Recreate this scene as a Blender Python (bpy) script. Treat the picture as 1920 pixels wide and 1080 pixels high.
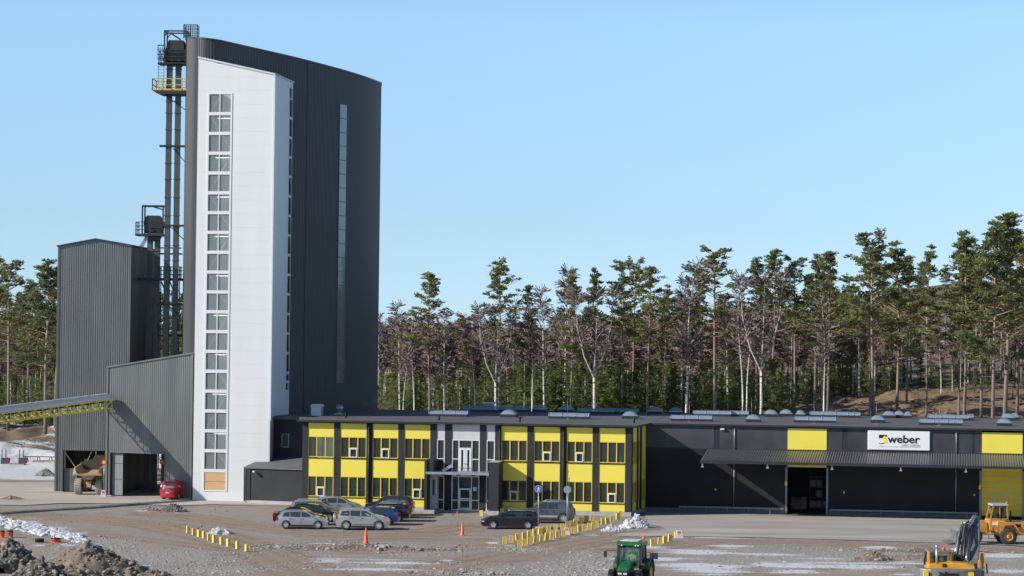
import bpy, bmesh, math, random
import numpy as np
from mathutils import Vector, Matrix, Euler
from mathutils import noise as mnoise
R = math.radians
random.seed(7)
sc = bpy.context.scene
for o in list(bpy.data.objects): bpy.data.objects.remove(o)
COL = sc.collection

# ------------------------------------------------------------------ camera, world, sun, exposure
CH = 16.2; FPX = 4400.0; PITCH = math.atan(80/FPX); ROLL = 0.0115
cam = bpy.data.cameras.new("camera"); camo = bpy.data.objects.new("camera", cam); COL.objects.link(camo)
camo.matrix_world = Matrix.Translation((0, 0, CH)) @ Matrix.Rotation(R(90)+PITCH, 4, 'X') @ Matrix.Rotation(ROLL, 4, 'Z')
cam.sensor_width = 36; cam.lens = 36*FPX/1920; cam.clip_start = 1; cam.clip_end = 5000
sc.camera = camo
SUN_EL, SUN_AZ = 28.0, 19.0           # azimuth measured from the left (-X) towards the camera (-Y)
tosun = Vector((-math.cos(R(SUN_EL))*math.cos(R(SUN_AZ)), -math.cos(R(SUN_EL))*math.sin(R(SUN_AZ)), math.sin(R(SUN_EL))))
w = bpy.data.worlds.new("World"); sc.world = w; w.use_nodes = True
nt = w.node_tree; bg = nt.nodes["Background"]
sky = nt.nodes.new("ShaderNodeTexSky"); sky.sky_type = 'NISHITA'; sky.sun_disc = False
sky.sun_elevation = R(SUN_EL)
sky.sun_rotation = math.atan2(tosun.x, tosun.y) % (2*math.pi)
sky.air_density = 0.6; sky.dust_density = 0.0; sky.ozone_density = 4
tcw = nt.nodes.new("ShaderNodeTexCoord"); sxw = nt.nodes.new("ShaderNodeSeparateXYZ"); nt.links.new(tcw.outputs['Generated'], sxw.inputs[0])
rpw = nt.nodes.new("ShaderNodeValToRGB"); nt.links.new(sxw.outputs[2], rpw.inputs[0])
for i, (p, c) in enumerate([(0.0045, (.91, 1.05, 1.26)), (0.045, (1.28, 1.24, 1.19)), (0.131, (2.15, 2.0, 1.64)), (0.5, (1.3, 1.1, 1.0)), (1.0, (1.0, 0.9, 0.85))]):
    e = rpw.color_ramp.elements[i] if i < 2 else rpw.color_ramp.elements.new(p)
    e.position = p; e.color = (c[0]/3, c[1]/3, c[2]/3, 1)
mlw = nt.nodes.new("ShaderNodeVectorMath"); mlw.operation = 'MULTIPLY'; nt.links.new(sky.outputs[0], mlw.inputs[0]); nt.links.new(rpw.outputs[0], mlw.inputs[1])
scw = nt.nodes.new("ShaderNodeVectorMath"); scw.operation = 'SCALE'; scw.inputs['Scale'].default_value = 3.0; nt.links.new(mlw.outputs[0], scw.inputs[0])
nt.links.new(scw.outputs[0], bg.inputs[0]); bg.inputs[1].default_value = 0.105
sl = bpy.data.lights.new("sun", 'SUN'); so = bpy.data.objects.new("sun", sl); COL.objects.link(so)
sl.energy = 5.0; sl.angle = R(0.5); sl.color = (1, 0.95, 0.87)
so.rotation_euler = tosun.to_track_quat('Z', 'Y').to_euler()
sc.view_settings.view_transform = 'Standard'; sc.view_settings.look = 'None'; sc.view_settings.exposure = 0.1; sc.view_settings.gamma = 1
sc.cycles.max_bounces = 6; sc.cycles.transparent_max_bounces = 12

# ------------------------------------------------------------------ survey helpers: photo measurements -> metres
CM = camo.matrix_world.to_3x3()
def ray(px, py): return CM @ Vector(((px-960)/FPX, (540-py)/FPX, -1))
def G(px, py, z=0.0):
    d = ray(px, py); t = (z-CH)/d.z
    return Vector((d.x*t, d.y*t, z))
def P(px, py, D):
    d = ray(px, py); t = D/d.y
    return Vector((d.x*t, D, CH+d.z*t))
class Frame:
    """a vertical wall plane: origin o on the ground, x axis along the wall, y axis = into the building"""
    def __init__(s, a, b):
        s.o = Vector((a.x, a.y, 0)); s.u = Vector((b.x-a.x, b.y-a.y, 0)).normalized(); s.n = Vector((-s.u.y, s.u.x, 0))
        s.ang = math.atan2(s.u.y, s.u.x); s.L = (Vector((b.x, b.y, 0))-s.o).length
    def sz(s, px, py, d=0.0):
        r = ray(px, py); o = s.o + s.n*d
        t = (o-Vector((0, 0, CH))).dot(s.n)/r.dot(s.n)
        p = Vector((0, 0, CH))+r*t
        return (p-s.o).dot(s.u), p.z
    def s(s, px, py=900, d=0.0): return s.sz(px, py, d)[0]
    def z(s, px, py, d=0.0): return s.sz(px, py, d)[1]
    def local(s, p): q = p-s.o; return Vector((q.dot(s.u), q.dot(s.n), p.z))
    def world(s, x, y, z=0): return s.o+s.u*x+s.n*y+Vector((0, 0, z))

# ------------------------------------------------------------------ materials
MATS = {}
def mat(name, col, rough=0.6, metal=0.0, var=0.08, vscale=1.5, bump=0.0, bscale=20, coat=0.0, spec=0.5, stretch=(1, 1, 1), emit=0, trans=0):
    if name in MATS: return MATS[name]
    m = bpy.data.materials.new(name); m.use_nodes = True; t = m.node_tree; N = t.nodes; L = t.links
    b = N["Principled BSDF"]
    b.inputs['Roughness'].default_value = rough; b.inputs['Metallic'].default_value = metal
    b.inputs['Specular IOR Level'].default_value = spec; b.inputs['Coat Weight'].default_value = coat
    tc = N.new("ShaderNodeTexCoord"); mp = N.new("ShaderNodeMapping"); mp.inputs['Scale'].default_value = stretch
    L.new(tc.outputs['Object'], mp.inputs[0])
    nz = N.new("ShaderNodeTexNoise"); nz.inputs['Scale'].default_value = vscale; nz.inputs['Detail'].default_value = 6
    L.new(mp.outputs[0], nz.inputs[0])
    mr = N.new("ShaderNodeMapRange"); mr.inputs[1].default_value = 0.3; mr.inputs[2].default_value = 0.7
    mr.inputs[3].default_value = 1-var; mr.inputs[4].default_value = 1+var
    L.new(nz.outputs[0], mr.inputs[0])
    mx = N.new("ShaderNodeVectorMath"); mx.operation = 'SCALE'; mx.inputs[0].default_value = col[:3]
    L.new(mr.outputs[0], mx.inputs['Scale']); L.new(mx.outputs[0], b.inputs['Base Color'])
    if bump:
        n2 = N.new("ShaderNodeTexNoise"); n2.inputs['Scale'].default_value = bscale; n2.inputs['Detail'].default_value = 5
        L.new(mp.outputs[0], n2.inputs[0]); bp = N.new("ShaderNodeBump"); bp.inputs['Strength'].default_value = bump
        bp.inputs['Distance'].default_value = 0.05; L.new(n2.outputs[0], bp.inputs['Height']); L.new(bp.outputs[0], b.inputs['Normal'])
    if emit:
        b.inputs['Emission Color'].default_value = (*col[:3], 1); b.inputs['Emission Strength'].default_value = emit
    if trans: b.inputs['Transmission Weight'].default_value = trans
    MATS[name] = m; return m
def glass_mat(name, tint, alpha, rough=0.03):
    if name in MATS: return MATS[name]
    m = bpy.data.materials.new(name); m.use_nodes = True; t = m.node_tree; N = t.nodes; L = t.links
    b = N["Principled BSDF"]; b.inputs['Base Color'].default_value = (*tint, 1); b.inputs['Roughness'].default_value = rough
    b.inputs['Specular IOR Level'].default_value = 0.9
    tr = N.new("ShaderNodeBsdfTransparent"); tr.inputs[0].default_value = (0.75, 0.85, 0.8, 1)
    mx = N.new("ShaderNodeMixShader"); mx.inputs[0].default_value = alpha
    L.new(tr.outputs[0], mx.inputs[1]); L.new(b.outputs[0], mx.inputs[2]); L.new(mx.outputs[0], N["Material Output"].inputs[0])
    MATS[name] = m; return m
def barkmat(name, low, high, h0, h1, marks=None):
    """bark whose colour changes with height up the trunk, as on a Scots pine; marks = dark birch bands"""
    if name in MATS: return MATS[name]
    m = mat(name, low, 0.85, 0, 0.2, 3); t = m.node_tree; N = t.nodes; L = t.links; b = N["Principled BSDF"]
    tc = N.new("ShaderNodeTexCoord"); sx = N.new("ShaderNodeSeparateXYZ"); L.new(tc.outputs['Object'], sx.inputs[0])
    mr = N.new("ShaderNodeMapRange"); mr.inputs[1].default_value = h0; mr.inputs[2].default_value = h1; L.new(sx.outputs[2], mr.inputs[0])
    mix = N.new("ShaderNodeMix"); mix.data_type = 'RGBA'; mix.inputs[6].default_value = (*low, 1); mix.inputs[7].default_value = (*high, 1)
    L.new(mr.outputs[0], mix.inputs[0]); out = mix.outputs[2]
    if marks:
        mp = N.new("ShaderNodeMapping"); mp.inputs['Scale'].default_value = (1.2, 1.2, 4); L.new(tc.outputs['Object'], mp.inputs[0])
        nz = N.new("ShaderNodeTexNoise"); nz.inputs['Scale'].default_value = 1.2; nz.inputs['Detail'].default_value = 4; L.new(mp.outputs[0], nz.inputs[0])
        m2 = N.new("ShaderNodeMapRange"); m2.inputs[1].default_value = 0.55; m2.inputs[2].default_value = 0.62; L.new(nz.outputs[0], m2.inputs[0])
        mx2 = N.new("ShaderNodeMix"); mx2.data_type = 'RGBA'; mx2.inputs[7].default_value = (*marks, 1)
        L.new(out, mx2.inputs[6]); L.new(m2.outputs[0], mx2.inputs[0]); out = mx2.outputs[2]
    L.new(out, b.inputs['Base Color']); return m

M_blackwall = mat('black_render', (0.030, 0.031, 0.034), 0.8, 0, 0.22, 0.5, 0.15, 30)
M_blackpier = mat('black_pier', (0.024, 0.025, 0.028), 0.75, 0, 0.2, 1, 0.1, 30)
M_greypanel = mat('dark_grey_panel', (0.046, 0.048, 0.055), 0.55, 0, 0.45, 0.35, 0.1, 30)
M_yellow = mat('yellow_panel', (0.90, 0.74, 0.09), 0.55, 0, 0.03, 0.6, 0.05, 40)
M_yframe = mat('yellow_frame', (0.80, 0.58, 0.06), 0.5, 0, 0.04)
M_white = mat('white_cladding', (0.73, 0.735, 0.73), 0.45, 0, 0.035, 0.6, stretch=(1, 1, .12))
M_whiteframe = mat('white_frame', (0.75, 0.75, 0.76), 0.4, 0, 0.03)
M_lightwall = mat('light_grey_render', (0.62, 0.60, 0.60), 0.7, 0, 0.04)
M_plinth = mat('concrete_plinth', (0.42, 0.42, 0.42), 0.85, 0, 0.15, 1.2, 0.2, 25)
M_corr = mat('grey_steel_sheet', (0.17, 0.175, 0.17), 0.38, 0.45, 0.16, 0.8, stretch=(1, 1, .12))
M_corrdk = mat('anthracite_steel_sheet', (0.044, 0.045, 0.048), 0.5, 0.25, 0.10, 0.12, spec=.85)
M_steel = mat('dark_painted_steel', (0.05, 0.055, 0.058), 0.5, 0.3, 0.15)
M_leg = mat('elevator_steel', (0.11, 0.12, 0.12), 0.5, 0.4, 0.15)
M_galv = mat('galvanised_steel', (0.42, 0.44, 0.46), 0.4, 0.6, 0.1)
M_roof = mat('roofing_felt', (0.11, 0.11, 0.112), 0.75, 0, 0.14, 0.35, 0.15, 30)
M_roofdk = mat('roof_trim', (0.035, 0.035, 0.04), 0.5, 0.2, 0.1)
M_glassoff = glass_mat('office_glass', (0.055, 0.072, 0.066), 0.62)
M_glasstow = glass_mat('stair_glass', (0.46, 0.50, 0.50), 0.42)
M_dome = glass_mat('skylight_plastic', (0.36, 0.45, 0.58), 0.6, 0.12)
M_ply = mat('plywood', (0.62, 0.40, 0.19), 0.7, 0, 0.08, 3, 0, 20, stretch=(0.4, 1, 4))
M_intgrey = mat('interior_grey', (0.60, 0.62, 0.60), 0.8, 0, 0.05)
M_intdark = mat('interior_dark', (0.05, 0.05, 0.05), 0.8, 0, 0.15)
M_rail = mat('railing_yellow', (0.75, 0.55, 0.05), 0.5, 0, 0.05)
M_lamp = mat('fluorescent_tube', (1, 0.97, 0.85), 0.5, 0, 0, emit=2.5)
M_black = mat('black_rubber', (0.02, 0.02, 0.021), 0.8, 0, 0.2, 6)
M_tyre = mat('dusty_tyre', (0.05, 0.048, 0.045), 0.85, 0, 0.3, 5)
M_rim = mat('alloy_rim', (0.62, 0.63, 0.65), 0.35, 0.3, 0.05)
M_carglass = glass_mat('car_glass', (0.05, 0.065, 0.068), 0.75)
M_trim = mat('black_trim', (0.025, 0.025, 0.027), 0.5, 0, 0.1)
M_redl = mat('red_lens', (0.45, 0.01, 0.01), 0.2, 0, 0.05, coat=0.5)
M_clearl = mat('clear_lens', (0.75, 0.78, 0.8), 0.12, 0.3, 0.05, coat=1)
M_orange = mat('orange_plastic', (0.85, 0.13, 0.03), 0.5, 0, 0.06)
M_amber = mat('amber_lens', (0.9, 0.2, 0.03), 0.3, 0, 0.05)
M_whitep = mat('white_paint', (0.8, 0.8, 0.8), 0.5, 0, 0.04)
M_redp = mat('red_paint', (0.62, 0.03, 0.02), 0.4, 0, 0.04)
M_yelp = mat('sign_yellow', (0.9, 0.6, 0.03), 0.4, 0, 0.03)
M_bluep = mat('sign_blue', (0.02, 0.12, 0.48), 0.4, 0, 0.03)
M_signyel = mat('logo_yellow', (0.95, 0.85, 0.0), 0.5, 0, 0.01)
M_ink = mat('black_ink', (0.01, 0.01, 0.01), 0.5, 0, 0.02)
M_greyink = mat('grey_ink', (0.25, 0.25, 0.25), 0.5, 0, 0.02)
M_block = mat('yellow_block_side', (0.80, 0.58, 0.14), 0.7, 0, 0.10, 3)
M_stone = mat('crushed_stone', (0.33, 0.31, 0.29), 0.85, 0, 0.35, 1.5)
M_concfoot = mat('painted_concrete', (0.62, 0.61, 0.59), 0.8, 0, 0.12, 4)
M_snow = mat('old_snow', (0.62, 0.63, 0.65), 0.6, 0, 0.32, 2.2, 0.5, 8)
M_wood = mat('weathered_wood', (0.42, 0.33, 0.22), 0.8, 0, 0.2, 2)
M_machine = mat('machine_yellow', (0.80, 0.36, 0.025), 0.45, 0, 0.14, 2.5)
M_machyel = mat('loader_yellow', (0.62, 0.30, 0.05), 0.55, 0, 0.25, 2.5)
M_machgrey = mat('machine_grey', (0.20, 0.20, 0.20), 0.5, 0.2, 0.2, 2)
M_green = mat('tractor_green', (0.012, 0.14, 0.038), 0.35, 0, 0.12, 3, coat=0.3)
M_dust = mat('dusty_truck', (0.42, 0.31, 0.19), 0.85, 0, 0.25, 2)
M_dusttyre = mat('muddy_tyre', (0.36, 0.33, 0.27), 0.9, 0, 0.25, 2, 0.4, 12)
M_rust = mat('rusty_steel', (0.22, 0.09, 0.05), 0.8, 0.2, 0.25, 3)

# ------------------------------------------------------------------ mesh builder
class MB:
    def __init__(s): s.v = []; s.f = []; s.m = []; s.sm = []; s.mi = 0; s.T = None
    def add(s, vs, fs, smooth=False):
        n = len(s.v)
        if s.T is not None: vs = [s.T @ Vector(v) for v in vs]
        s.v.extend([tuple(v) for v in vs])
        for f in fs: s.f.append(tuple(n+i for i in f)); s.m.append(s.mi); s.sm.append(smooth)
        return s
    def box(s, x0, x1, y0, y1, z0, z1):
        if x0 > x1: x0, x1 = x1, x0
        if y0 > y1: y0, y1 = y1, y0
        if z0 > z1: z0, z1 = z1, z0
        return s.add([(x0,y0,z0),(x1,y0,z0),(x1,y1,z0),(x0,y1,z0),(x0,y0,z1),(x1,y0,z1),(x1,y1,z1),(x0,y1,z1)],
              [(0,3,2,1),(4,5,6,7),(0,1,5,4),(1,2,6,5),(2,3,7,6),(3,0,4,7)])
    def cb(s, c, sx, sy, sz): return s.box(c[0]-sx/2, c[0]+sx/2, c[1]-sy/2, c[1]+sy/2, c[2]-sz/2, c[2]+sz/2)
    def prism(s, pts, a0, a1, axis='y'):
        """2D outline extruded along axis (y: pts are x,z; x: pts are y,z; z: pts are x,y)"""
        n = len(pts)
        def v(p, a): return {'y': (p[0], a, p[1]), 'x': (a, p[0], p[1]), 'z': (p[0], p[1], a)}[axis]
        vs = [v(p, a0) for p in pts]+[v(p, a1) for p in pts]
        fs = [tuple(range(n)), tuple(range(2*n-1, n-1, -1))]+[(i, n+i, n+(i+1) % n, (i+1) % n) for i in range(n)]
        return s.add(vs, fs)
    def tube(s, pts, rad, n=6, cap=True, smooth=True):
        pts = [Vector(p) for p in pts]
        if not isinstance(rad, (list, tuple)): rad = [rad]*len(pts)
        vs = []; fs = []
        for i, p in enumerate(pts):
            d = (pts[min(i+1, len(pts)-1)]-pts[max(i-1, 0)])
            if d.length < 1e-9: d = Vector((0, 0, 1))
            q = d.to_track_quat('Z', 'Y')
            for k in range(n):
                a = 2*math.pi*(k+0.5)/n
                vs.append(p+q @ Vector((math.cos(a)*rad[i], math.sin(a)*rad[i], 0)))
        for i in range(len(pts)-1):
            for k in range(n):
                a = i*n+k; b = i*n+(k+1) % n; fs.append((a, b, b+n, a+n))
        s.add(vs, fs, smooth)
        if cap:
            m = len(vs); base = len(s.v)-m
            s.f.append(tuple(base+k for k in range(n-1, -1, -1))); s.m.append(s.mi); s.sm.append(False)
            s.f.append(tuple(base+m-n+k for k in range(n))); s.m.append(s.mi); s.sm.append(False)
        return s
    def cyl(s, p0, p1, r0, r1=None, n=16): return s.tube([p0, p1], [r0, r0 if r1 is None else r1], n)
    def beam(s, p0, p1, w, h=None):
        h = h or w; p0 = Vector(p0); p1 = Vector(p1); q = (p1-p0).to_track_quat('Z', 'Y'); vs = []
        for p in (p0, p1):
            for a, b in ((-1, -1), (1, -1), (1, 1), (-1, 1)): vs.append(p+q @ Vector((a*w/2, b*h/2, 0)))
        return s.add(vs, [(3,2,1,0),(4,5,6,7),(0,1,5,4),(1,2,6,5),(2,3,7,6),(3,0,4,7)])
    def lathe(s, prof, c=(0, 0, 0), axis='z', n=20, smooth=True):
        vs = []; fs = []; c = Vector(c)
        for r, h in prof:
            for k in range(n):
                a = 2*math.pi*k/n; x = r*math.cos(a); y = r*math.sin(a)
                vs.append(c+Vector({'z': (x, y, h), 'y': (x, h, y), 'x': (h, x, y)}[axis]))
        for i in range(len(prof)-1):
            for k in range(n):
                a = i*n+k; b = i*n+(k+1) % n; fs.append((a, b, b+n, a+n))
        return s.add(vs, fs, smooth)
    def rock(s, c, r, sq=0.7):
        t = (1+5**.5)/2; ico = [(-1,t,0),(1,t,0),(-1,-t,0),(1,-t,0),(0,-1,t),(0,1,t),(0,-1,-t),(0,1,-t),(t,0,-1),(t,0,1),(-t,0,-1),(-t,0,1)]
        F = [(0,11,5),(0,5,1),(0,1,7),(0,7,10),(0,10,11),(1,5,9),(5,11,4),(11,10,2),(10,7,6),(7,1,8),(3,9,4),(3,4,2),(3,2,6),(3,6,8),(3,8,9),(4,9,5),(2,4,11),(6,2,10),(8,6,7),(9,8,1)]
        a = random.random()*6.28; ca, sa = math.cos(a), math.sin(a)
        vs = []
        for x, y, z in ico:
            k = r/1.9*random.uniform(0.75, 1.25); x, y = x*1.2, y*0.9
            vs.append((c[0]+(x*ca-y*sa)*k, c[1]+(x*sa+y*ca)*k, c[2]+z*k*sq))
        return s.add(vs, F)
    def build(s, name, mats, parent=None, bevel=0, recalc=True, auto=True):
        me = bpy.data.meshes.new(name); me.from_pydata(s.v, [], s.f)
        if not isinstance(mats, (list, tuple)): mats = [mats]
        for m in mats: me.materials.append(m)
        me.polygons.foreach_set('material_index', s.m); me.polygons.foreach_set('use_smooth', s.sm)
        if recalc:
            b = bmesh.new(); b.from_mesh(me); bmesh.ops.recalc_face_normals(b, faces=b.faces); b.to_mesh(me); b.free()
        me.update()
        o = bpy.data.objects.new(name, me); COL.objects.link(o)
        if parent is not None: o.parent = parent
        if bevel:
            md = o.modifiers.new('bevel', 'BEVEL'); md.width = bevel; md.segments = 2; md.limit_method = 'ANGLE'; md.angle_limit = R(35)
        return o
def tag(o, label=None, cat=None, group=None, kind=None):
    if label: o['label'] = label
    if cat: o['category'] = cat
    if group: o['group'] = group
    if kind: o['kind'] = kind
    return o
def empty(name, loc=(0, 0, 0), rz=0, label=None, cat=None, group=None):
    o = bpy.data.objects.new(name, None); COL.objects.link(o); o.empty_display_size = 0.3
    o.location = loc; o.rotation_euler = (0, 0, rz); return tag(o, label, cat, group)
KIDS = {}
def kids(o): return [c for c in KIDLIST if c.parent == o]
def copy_tree(o, parent=None):
    c = o.copy(); COL.objects.link(c); c.parent = parent
    for ch in o.children: copy_tree(ch, c)
    return c
def place(o, loc, rz=0, s=1.0, label=None, group=None):
    o.location = loc; o.rotation_euler = (0, 0, rz); o.scale = (s, s, s)
    if label: o['label'] = label
    if group: o['group'] = group
    return o
ORD = ['first','second','third','fourth','fifth','sixth','seventh','eighth','ninth','tenth','eleventh','twelfth','thirteenth','fourteenth','fifteenth','sixteenth','seventeenth','eighteenth','nineteenth','twentieth']
def text_obj(txt, size, m, parent, name='lettering', bold=0.0, depth=0.01, align='LEFT', sx=1.0, shear=0.0):
    c = bpy.data.curves.new(name, 'FONT'); c.body = txt; c.size = size; c.extrude = depth; c.offset = bold; c.align_x = align; c.shear = shear; c.resolution_u = 4
    tmp = bpy.data.objects.new('tmp', c); COL.objects.link(tmp); bpy.context.view_layer.update()
    me = bpy.data.meshes.new_from_object(tmp.evaluated_get(bpy.context.evaluated_depsgraph_get()))
    bpy.data.objects.remove(tmp); me.materials.clear(); me.materials.append(m); me.name = name
    for v in me.vertices: v.co = Vector((v.co.x*sx, -v.co.z, v.co.y))      # stands up, faces -y
    me.update()
    o = bpy.data.objects.new(name, me); COL.objects.link(o); o.parent = parent; return o
def smooth(a, b, x): 
    t = np.clip((x-a)/(b-a), 0, 1); return t*t*(3-2*t)
RIB = [(0.0, 0.0), (0.32, 0.0), (0.5, 1.0), (0.82, 1.0)]
def corr(mb, s0, s1, zb, zt, pitch=0.22, depth=0.026, y=0.0, phase=0.0):
    """vertical trapezoidal sheet from s0 to s1 in the local x direction; zb, zt numbers or functions of x"""
    fb = zb if callable(zb) else (lambda x: zb); ft = zt if callable(zt) else (lambda x: zt)
    xs = []; k = math.floor(s0/pitch)-1
    while k*pitch < s1+pitch:
        for a, d in RIB:
            x = (k+a)*pitch
            if s0 < x < s1: xs.append((x, d))
        k += 1
    f = lambda x: 0.0
    xs = [(s0, xs[0][1] if xs else 0)]+xs+[(s1, xs[-1][1] if xs else 0)]
    vs = []; fs = []
    for x, d in xs: vs += [(x, y-d*depth, fb(x)), (x, y-d*depth, ft(x))]
    for i in range(len(xs)-1): fs.append((2*i, 2*i+2, 2*i+3, 2*i+1))
    return mb.add(vs, fs)

# ------------------------------------------------------------------ terrain
def terrain(x, y):
    t = x/np.maximum(y, 60.0)
    b = 3.0*smooth(264, 302, y)+np.clip(y-302, 0, 300)*0.026
    rt = smooth(0.05, 0.2, t)
    b = b+rt*(3.6*smooth(262, 325, y)+np.clip(y-330, 0, 300)*0.055)
    b = b+smooth(0.155, 0.185, t)*smooth(0.215, 0.19, t)*0
    b = b+0.6*smooth(-0.17, -0.2, t)*smooth(262, 300, y)
    b = b+np.clip(150-y, 0, 40)*0.035
    return b
def T(x, y): return float(terrain(np.array(float(x)), np.array(float(y))))

SNOWS = [(1300,1034.5,82,6.5),(1301,1062,80,14),(1374,1025.5,46,6),(1186,1014,30,3),(1432,1056,32,5),(1648,1026,25,2.5),(1610,1060,130,9),(1700,1077,40,3),
 (1880,1043,56,9),(1890,1070,56,7),(1560,1048,70,3),(1500,1071,60,5),(607,1018.5,32,2),(615,1051,55,4.5),(735,1054,110,5),(840,1052,22,5),(925,1017.5,15,2),
 (35,980,45,9),(95,993,45,9),(135,1004,26,6),(72,1023,18,2),(131,1021,14,3),(185,1038,12,3),(212,1046,12,2),(268,1060,14,2.5),(30,1012,20,3),(160,1075,30,4),
 (700,1068,90,4),(1160,1050,26,4),(1140,1070,30,9),(1225,1026,40,3),(268,957,16,1.6),(330,961,10,1),(480,978,10,1),(390,998,12,2),(1440,1040,70,2.5),(1780,1030,50,2),(1350,1008,60,1.5),(920,1027,14,1),(955,1022,16,1),(995,1017,18,1),(1035,1012,18,1),(1075,1007,18,1),(1110,1003,16,1),(1250,1050,40,5),(1340,1072,60,7),(1500,1060,60,6),(1700,1055,50,5),
 (50,868,75,16),(40,893,70,6),(20,846,50,5),(95,850,22,6),(140,867,70,10),(300,872,40,14),(300,895,40,5)]
GRAVEL = [(670,1030,200,14),(760,1062,230,10),(300,1045,160,16),(180,1020,80,14),(400,1068,120,10),(1110,1055,60,22),(1060,1068,70,14),(980,1030,60,6),(1500,1050,260,22),(1760,1050,200,20),(130,1060,150,30),(330,965,70,6),(560,1004,90,4)]
def ell(lst):
    out = []
    for px, py, hx, hy in lst:
        c = G(px, py); a = G(px-hx, py); b = G(px, py+hy); t = G(px, py-hy)
        out.append((c.x, (b.y+t.y)/2, abs(c.x-a.x), abs(t.y-b.y)/2))
    return out
def emask(E, X, Y, soft=0.5):
    m = np.zeros_like(X)
    for cx, cy, rx, ry in E:
        d = np.sqrt(((X-cx)/rx)**2+((Y-cy)/ry)**2)
        m = np.maximum(m, np.clip(1.02-d*0.62, 0, 1))
    return m
def build_ground():
    xs = np.concatenate([np.arange(-1500, -300, 100), np.arange(-300, -70, 10), np.arange(-70, 70, 0.5), np.arange(70, 300, 10), np.arange(300, 1501, 100)])
    ys = np.concatenate([np.arange(-60, 100, 20), np.arange(100, 146, 5), np.arange(146, 215, 0.4), np.arange(215, 345, 0.75), np.arange(345, 460, 6), np.arange(460, 700, 20), np.arange(700, 2201, 150)])
    X, Y = np.meshgrid(xs, ys); Z = terrain(X, Y)
    rnd = np.array([[mnoise.fractal(Vector((x*0.09, y*0.06, 0)), 1, 2, 4) if (abs(x) < 75 and 140 < y < 345) else 0 for x in xs] for y in ys])
    pad = smooth(262, 275, Y)
    Z = Z+rnd*(0.9*pad) - np.abs(rnd)*0.06*(1-pad)
    bank = smooth(-0.165, -0.185, X/np.maximum(Y, 1))*smooth(266, 285, Y)*smooth(318, 296, Y)
    rr = np.array([[mnoise.fractal(Vector((x*0.35, y*0.25, 5)), 1, 2, 4) if (abs(x) < 75 and 260 < y < 345) else 0 for x in xs] for y in ys])
    Z = Z+rr*0.5*pad
    ny, nx = X.shape
    vs = np.stack([X.ravel(), Y.ravel(), Z.ravel()], 1)
    idx = np.arange(nx*ny).reshape(ny, nx)
    fs = np.stack([idx[:-1, :-1].ravel(), idx[:-1, 1:].ravel(), idx[1:, 1:].ravel(), idx[1:, :-1].ravel()], 1)
    me = bpy.data.meshes.new('ground'); me.from_pydata(vs.tolist(), [], fs.tolist()); me.update()
    me.polygons.foreach_set('use_smooth', [True]*len(fs))
    sn = emask(ell(SNOWS), X, Y); gr = emask(ell(GRAVEL), X, Y)
    forest = smooth(258, 268, Y)
    sn = np.where(Y > 262, np.clip(0.32+rnd*0.5+0.35*bank*0, 0, 0.6)*smooth(400, 300, Y)*(X < 0), sn)
    # snow lying among the rocks on the hillside to the right
    c = (X/np.maximum(Y, 1)-0.175); sn = np.maximum(sn, np.clip(1.1-np.sqrt((c/0.016)**2+((Y-440)/70)**2), 0, 0.85))
    sn = np.where((Y > 262) & (X/np.maximum(Y, 1) < -0.16) & (Y < 330), np.clip(0.36+rr*0.7, 0, 0.9), sn)
    sn = np.maximum(sn, 1.25*smooth(243, 252, Y)*smooth(286, 278, Y)*smooth(-0.135, -0.14, X/np.maximum(Y, 1)))
    slope = smooth(0.10, 0.14, X/np.maximum(Y, 1))*smooth(258, 266, Y)*smooth(350, 335, Y)
    at = me.color_attributes.new('zone', 'FLOAT_COLOR', 'POINT')
    dat = np.stack([sn.ravel(), gr.ravel(), slope.ravel(), forest.ravel()], 1).astype(np.float32)
    at.data.foreach_set('color', dat.ravel())
    # driven lanes and wheel ruts: worn, browner ground along surveyed lines across the yard
    ROADS = [([(-40,958),(150,972),(300,985),(420,1010),(520,1045),(600,1085)], 3.4), ([(300,962),(600,1003),(800,1000),(900,985)], 3.0), ([(700,1095),(850,1062),(960,1040),(1080,1018),(1180,1003),(1300,992)], 2.8), ([(1180,1035),(1350,1014),(1600,1020),(1950,1034)], 2.0), ([(1300,1090),(1500,1070),(1700,1045),(1960,1030)], 1.6), ([(-40,1000),(200,1003),(420,1030),(700,1012),(900,1012)], 1.3), ([(560,1028),(700,1036),(900,1026),(1060,1006)], 1.4)]
    lane = np.zeros_like(X); rut = np.zeros_like(X)
    for pl_, wd in ROADS:
        g = [G(*q) for q in pl_]; dm = np.full_like(X, 1e9)
        for a, b_ in zip(g[:-1], g[1:]):
            dx, dy = b_.x-a.x, b_.y-a.y; tt = np.clip(((X-a.x)*dx+(Y-a.y)*dy)/(dx*dx+dy*dy), 0, 1); dm = np.minimum(dm, np.hypot(X-a.x-tt*dx, Y-a.y-tt*dy))
        lane = np.maximum(lane, np.clip(1.3-dm/wd*.8, 0, 1))
        for off in ((.9,) if wd < 2 else (.8, 2.3)): rut = np.maximum(rut, np.clip(1-np.abs(dm-off)/.45, 0, 1)*(dm < wd+1))
    at2 = me.color_attributes.new('wear', 'FLOAT_COLOR', 'POINT')
    at2.data.foreach_set('color', np.stack([lane.ravel(), rut.ravel(), 0*lane.ravel(), 0*lane.ravel()+1], 1).astype(np.float32).ravel())
    o = bpy.data.objects.new('ground', me); COL.objects.link(o); o['kind'] = 'structure'
    m = bpy.data.materials.new('ground_soil'); m.use_nodes = True; t = m.node_tree; N = t.nodes; L = t.links; b = N["Principled BSDF"]
    me.materials.append(m)
    b.inputs['Specular IOR Level'].default_value = 0.25
    tc = N.new("ShaderNodeTexCoord"); va = N.new("ShaderNodeVertexColor"); va.layer_name = 'zone'
    sp = N.new("ShaderNodeSeparateColor"); L.new(va.outputs[0], sp.inputs[0])
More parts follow.
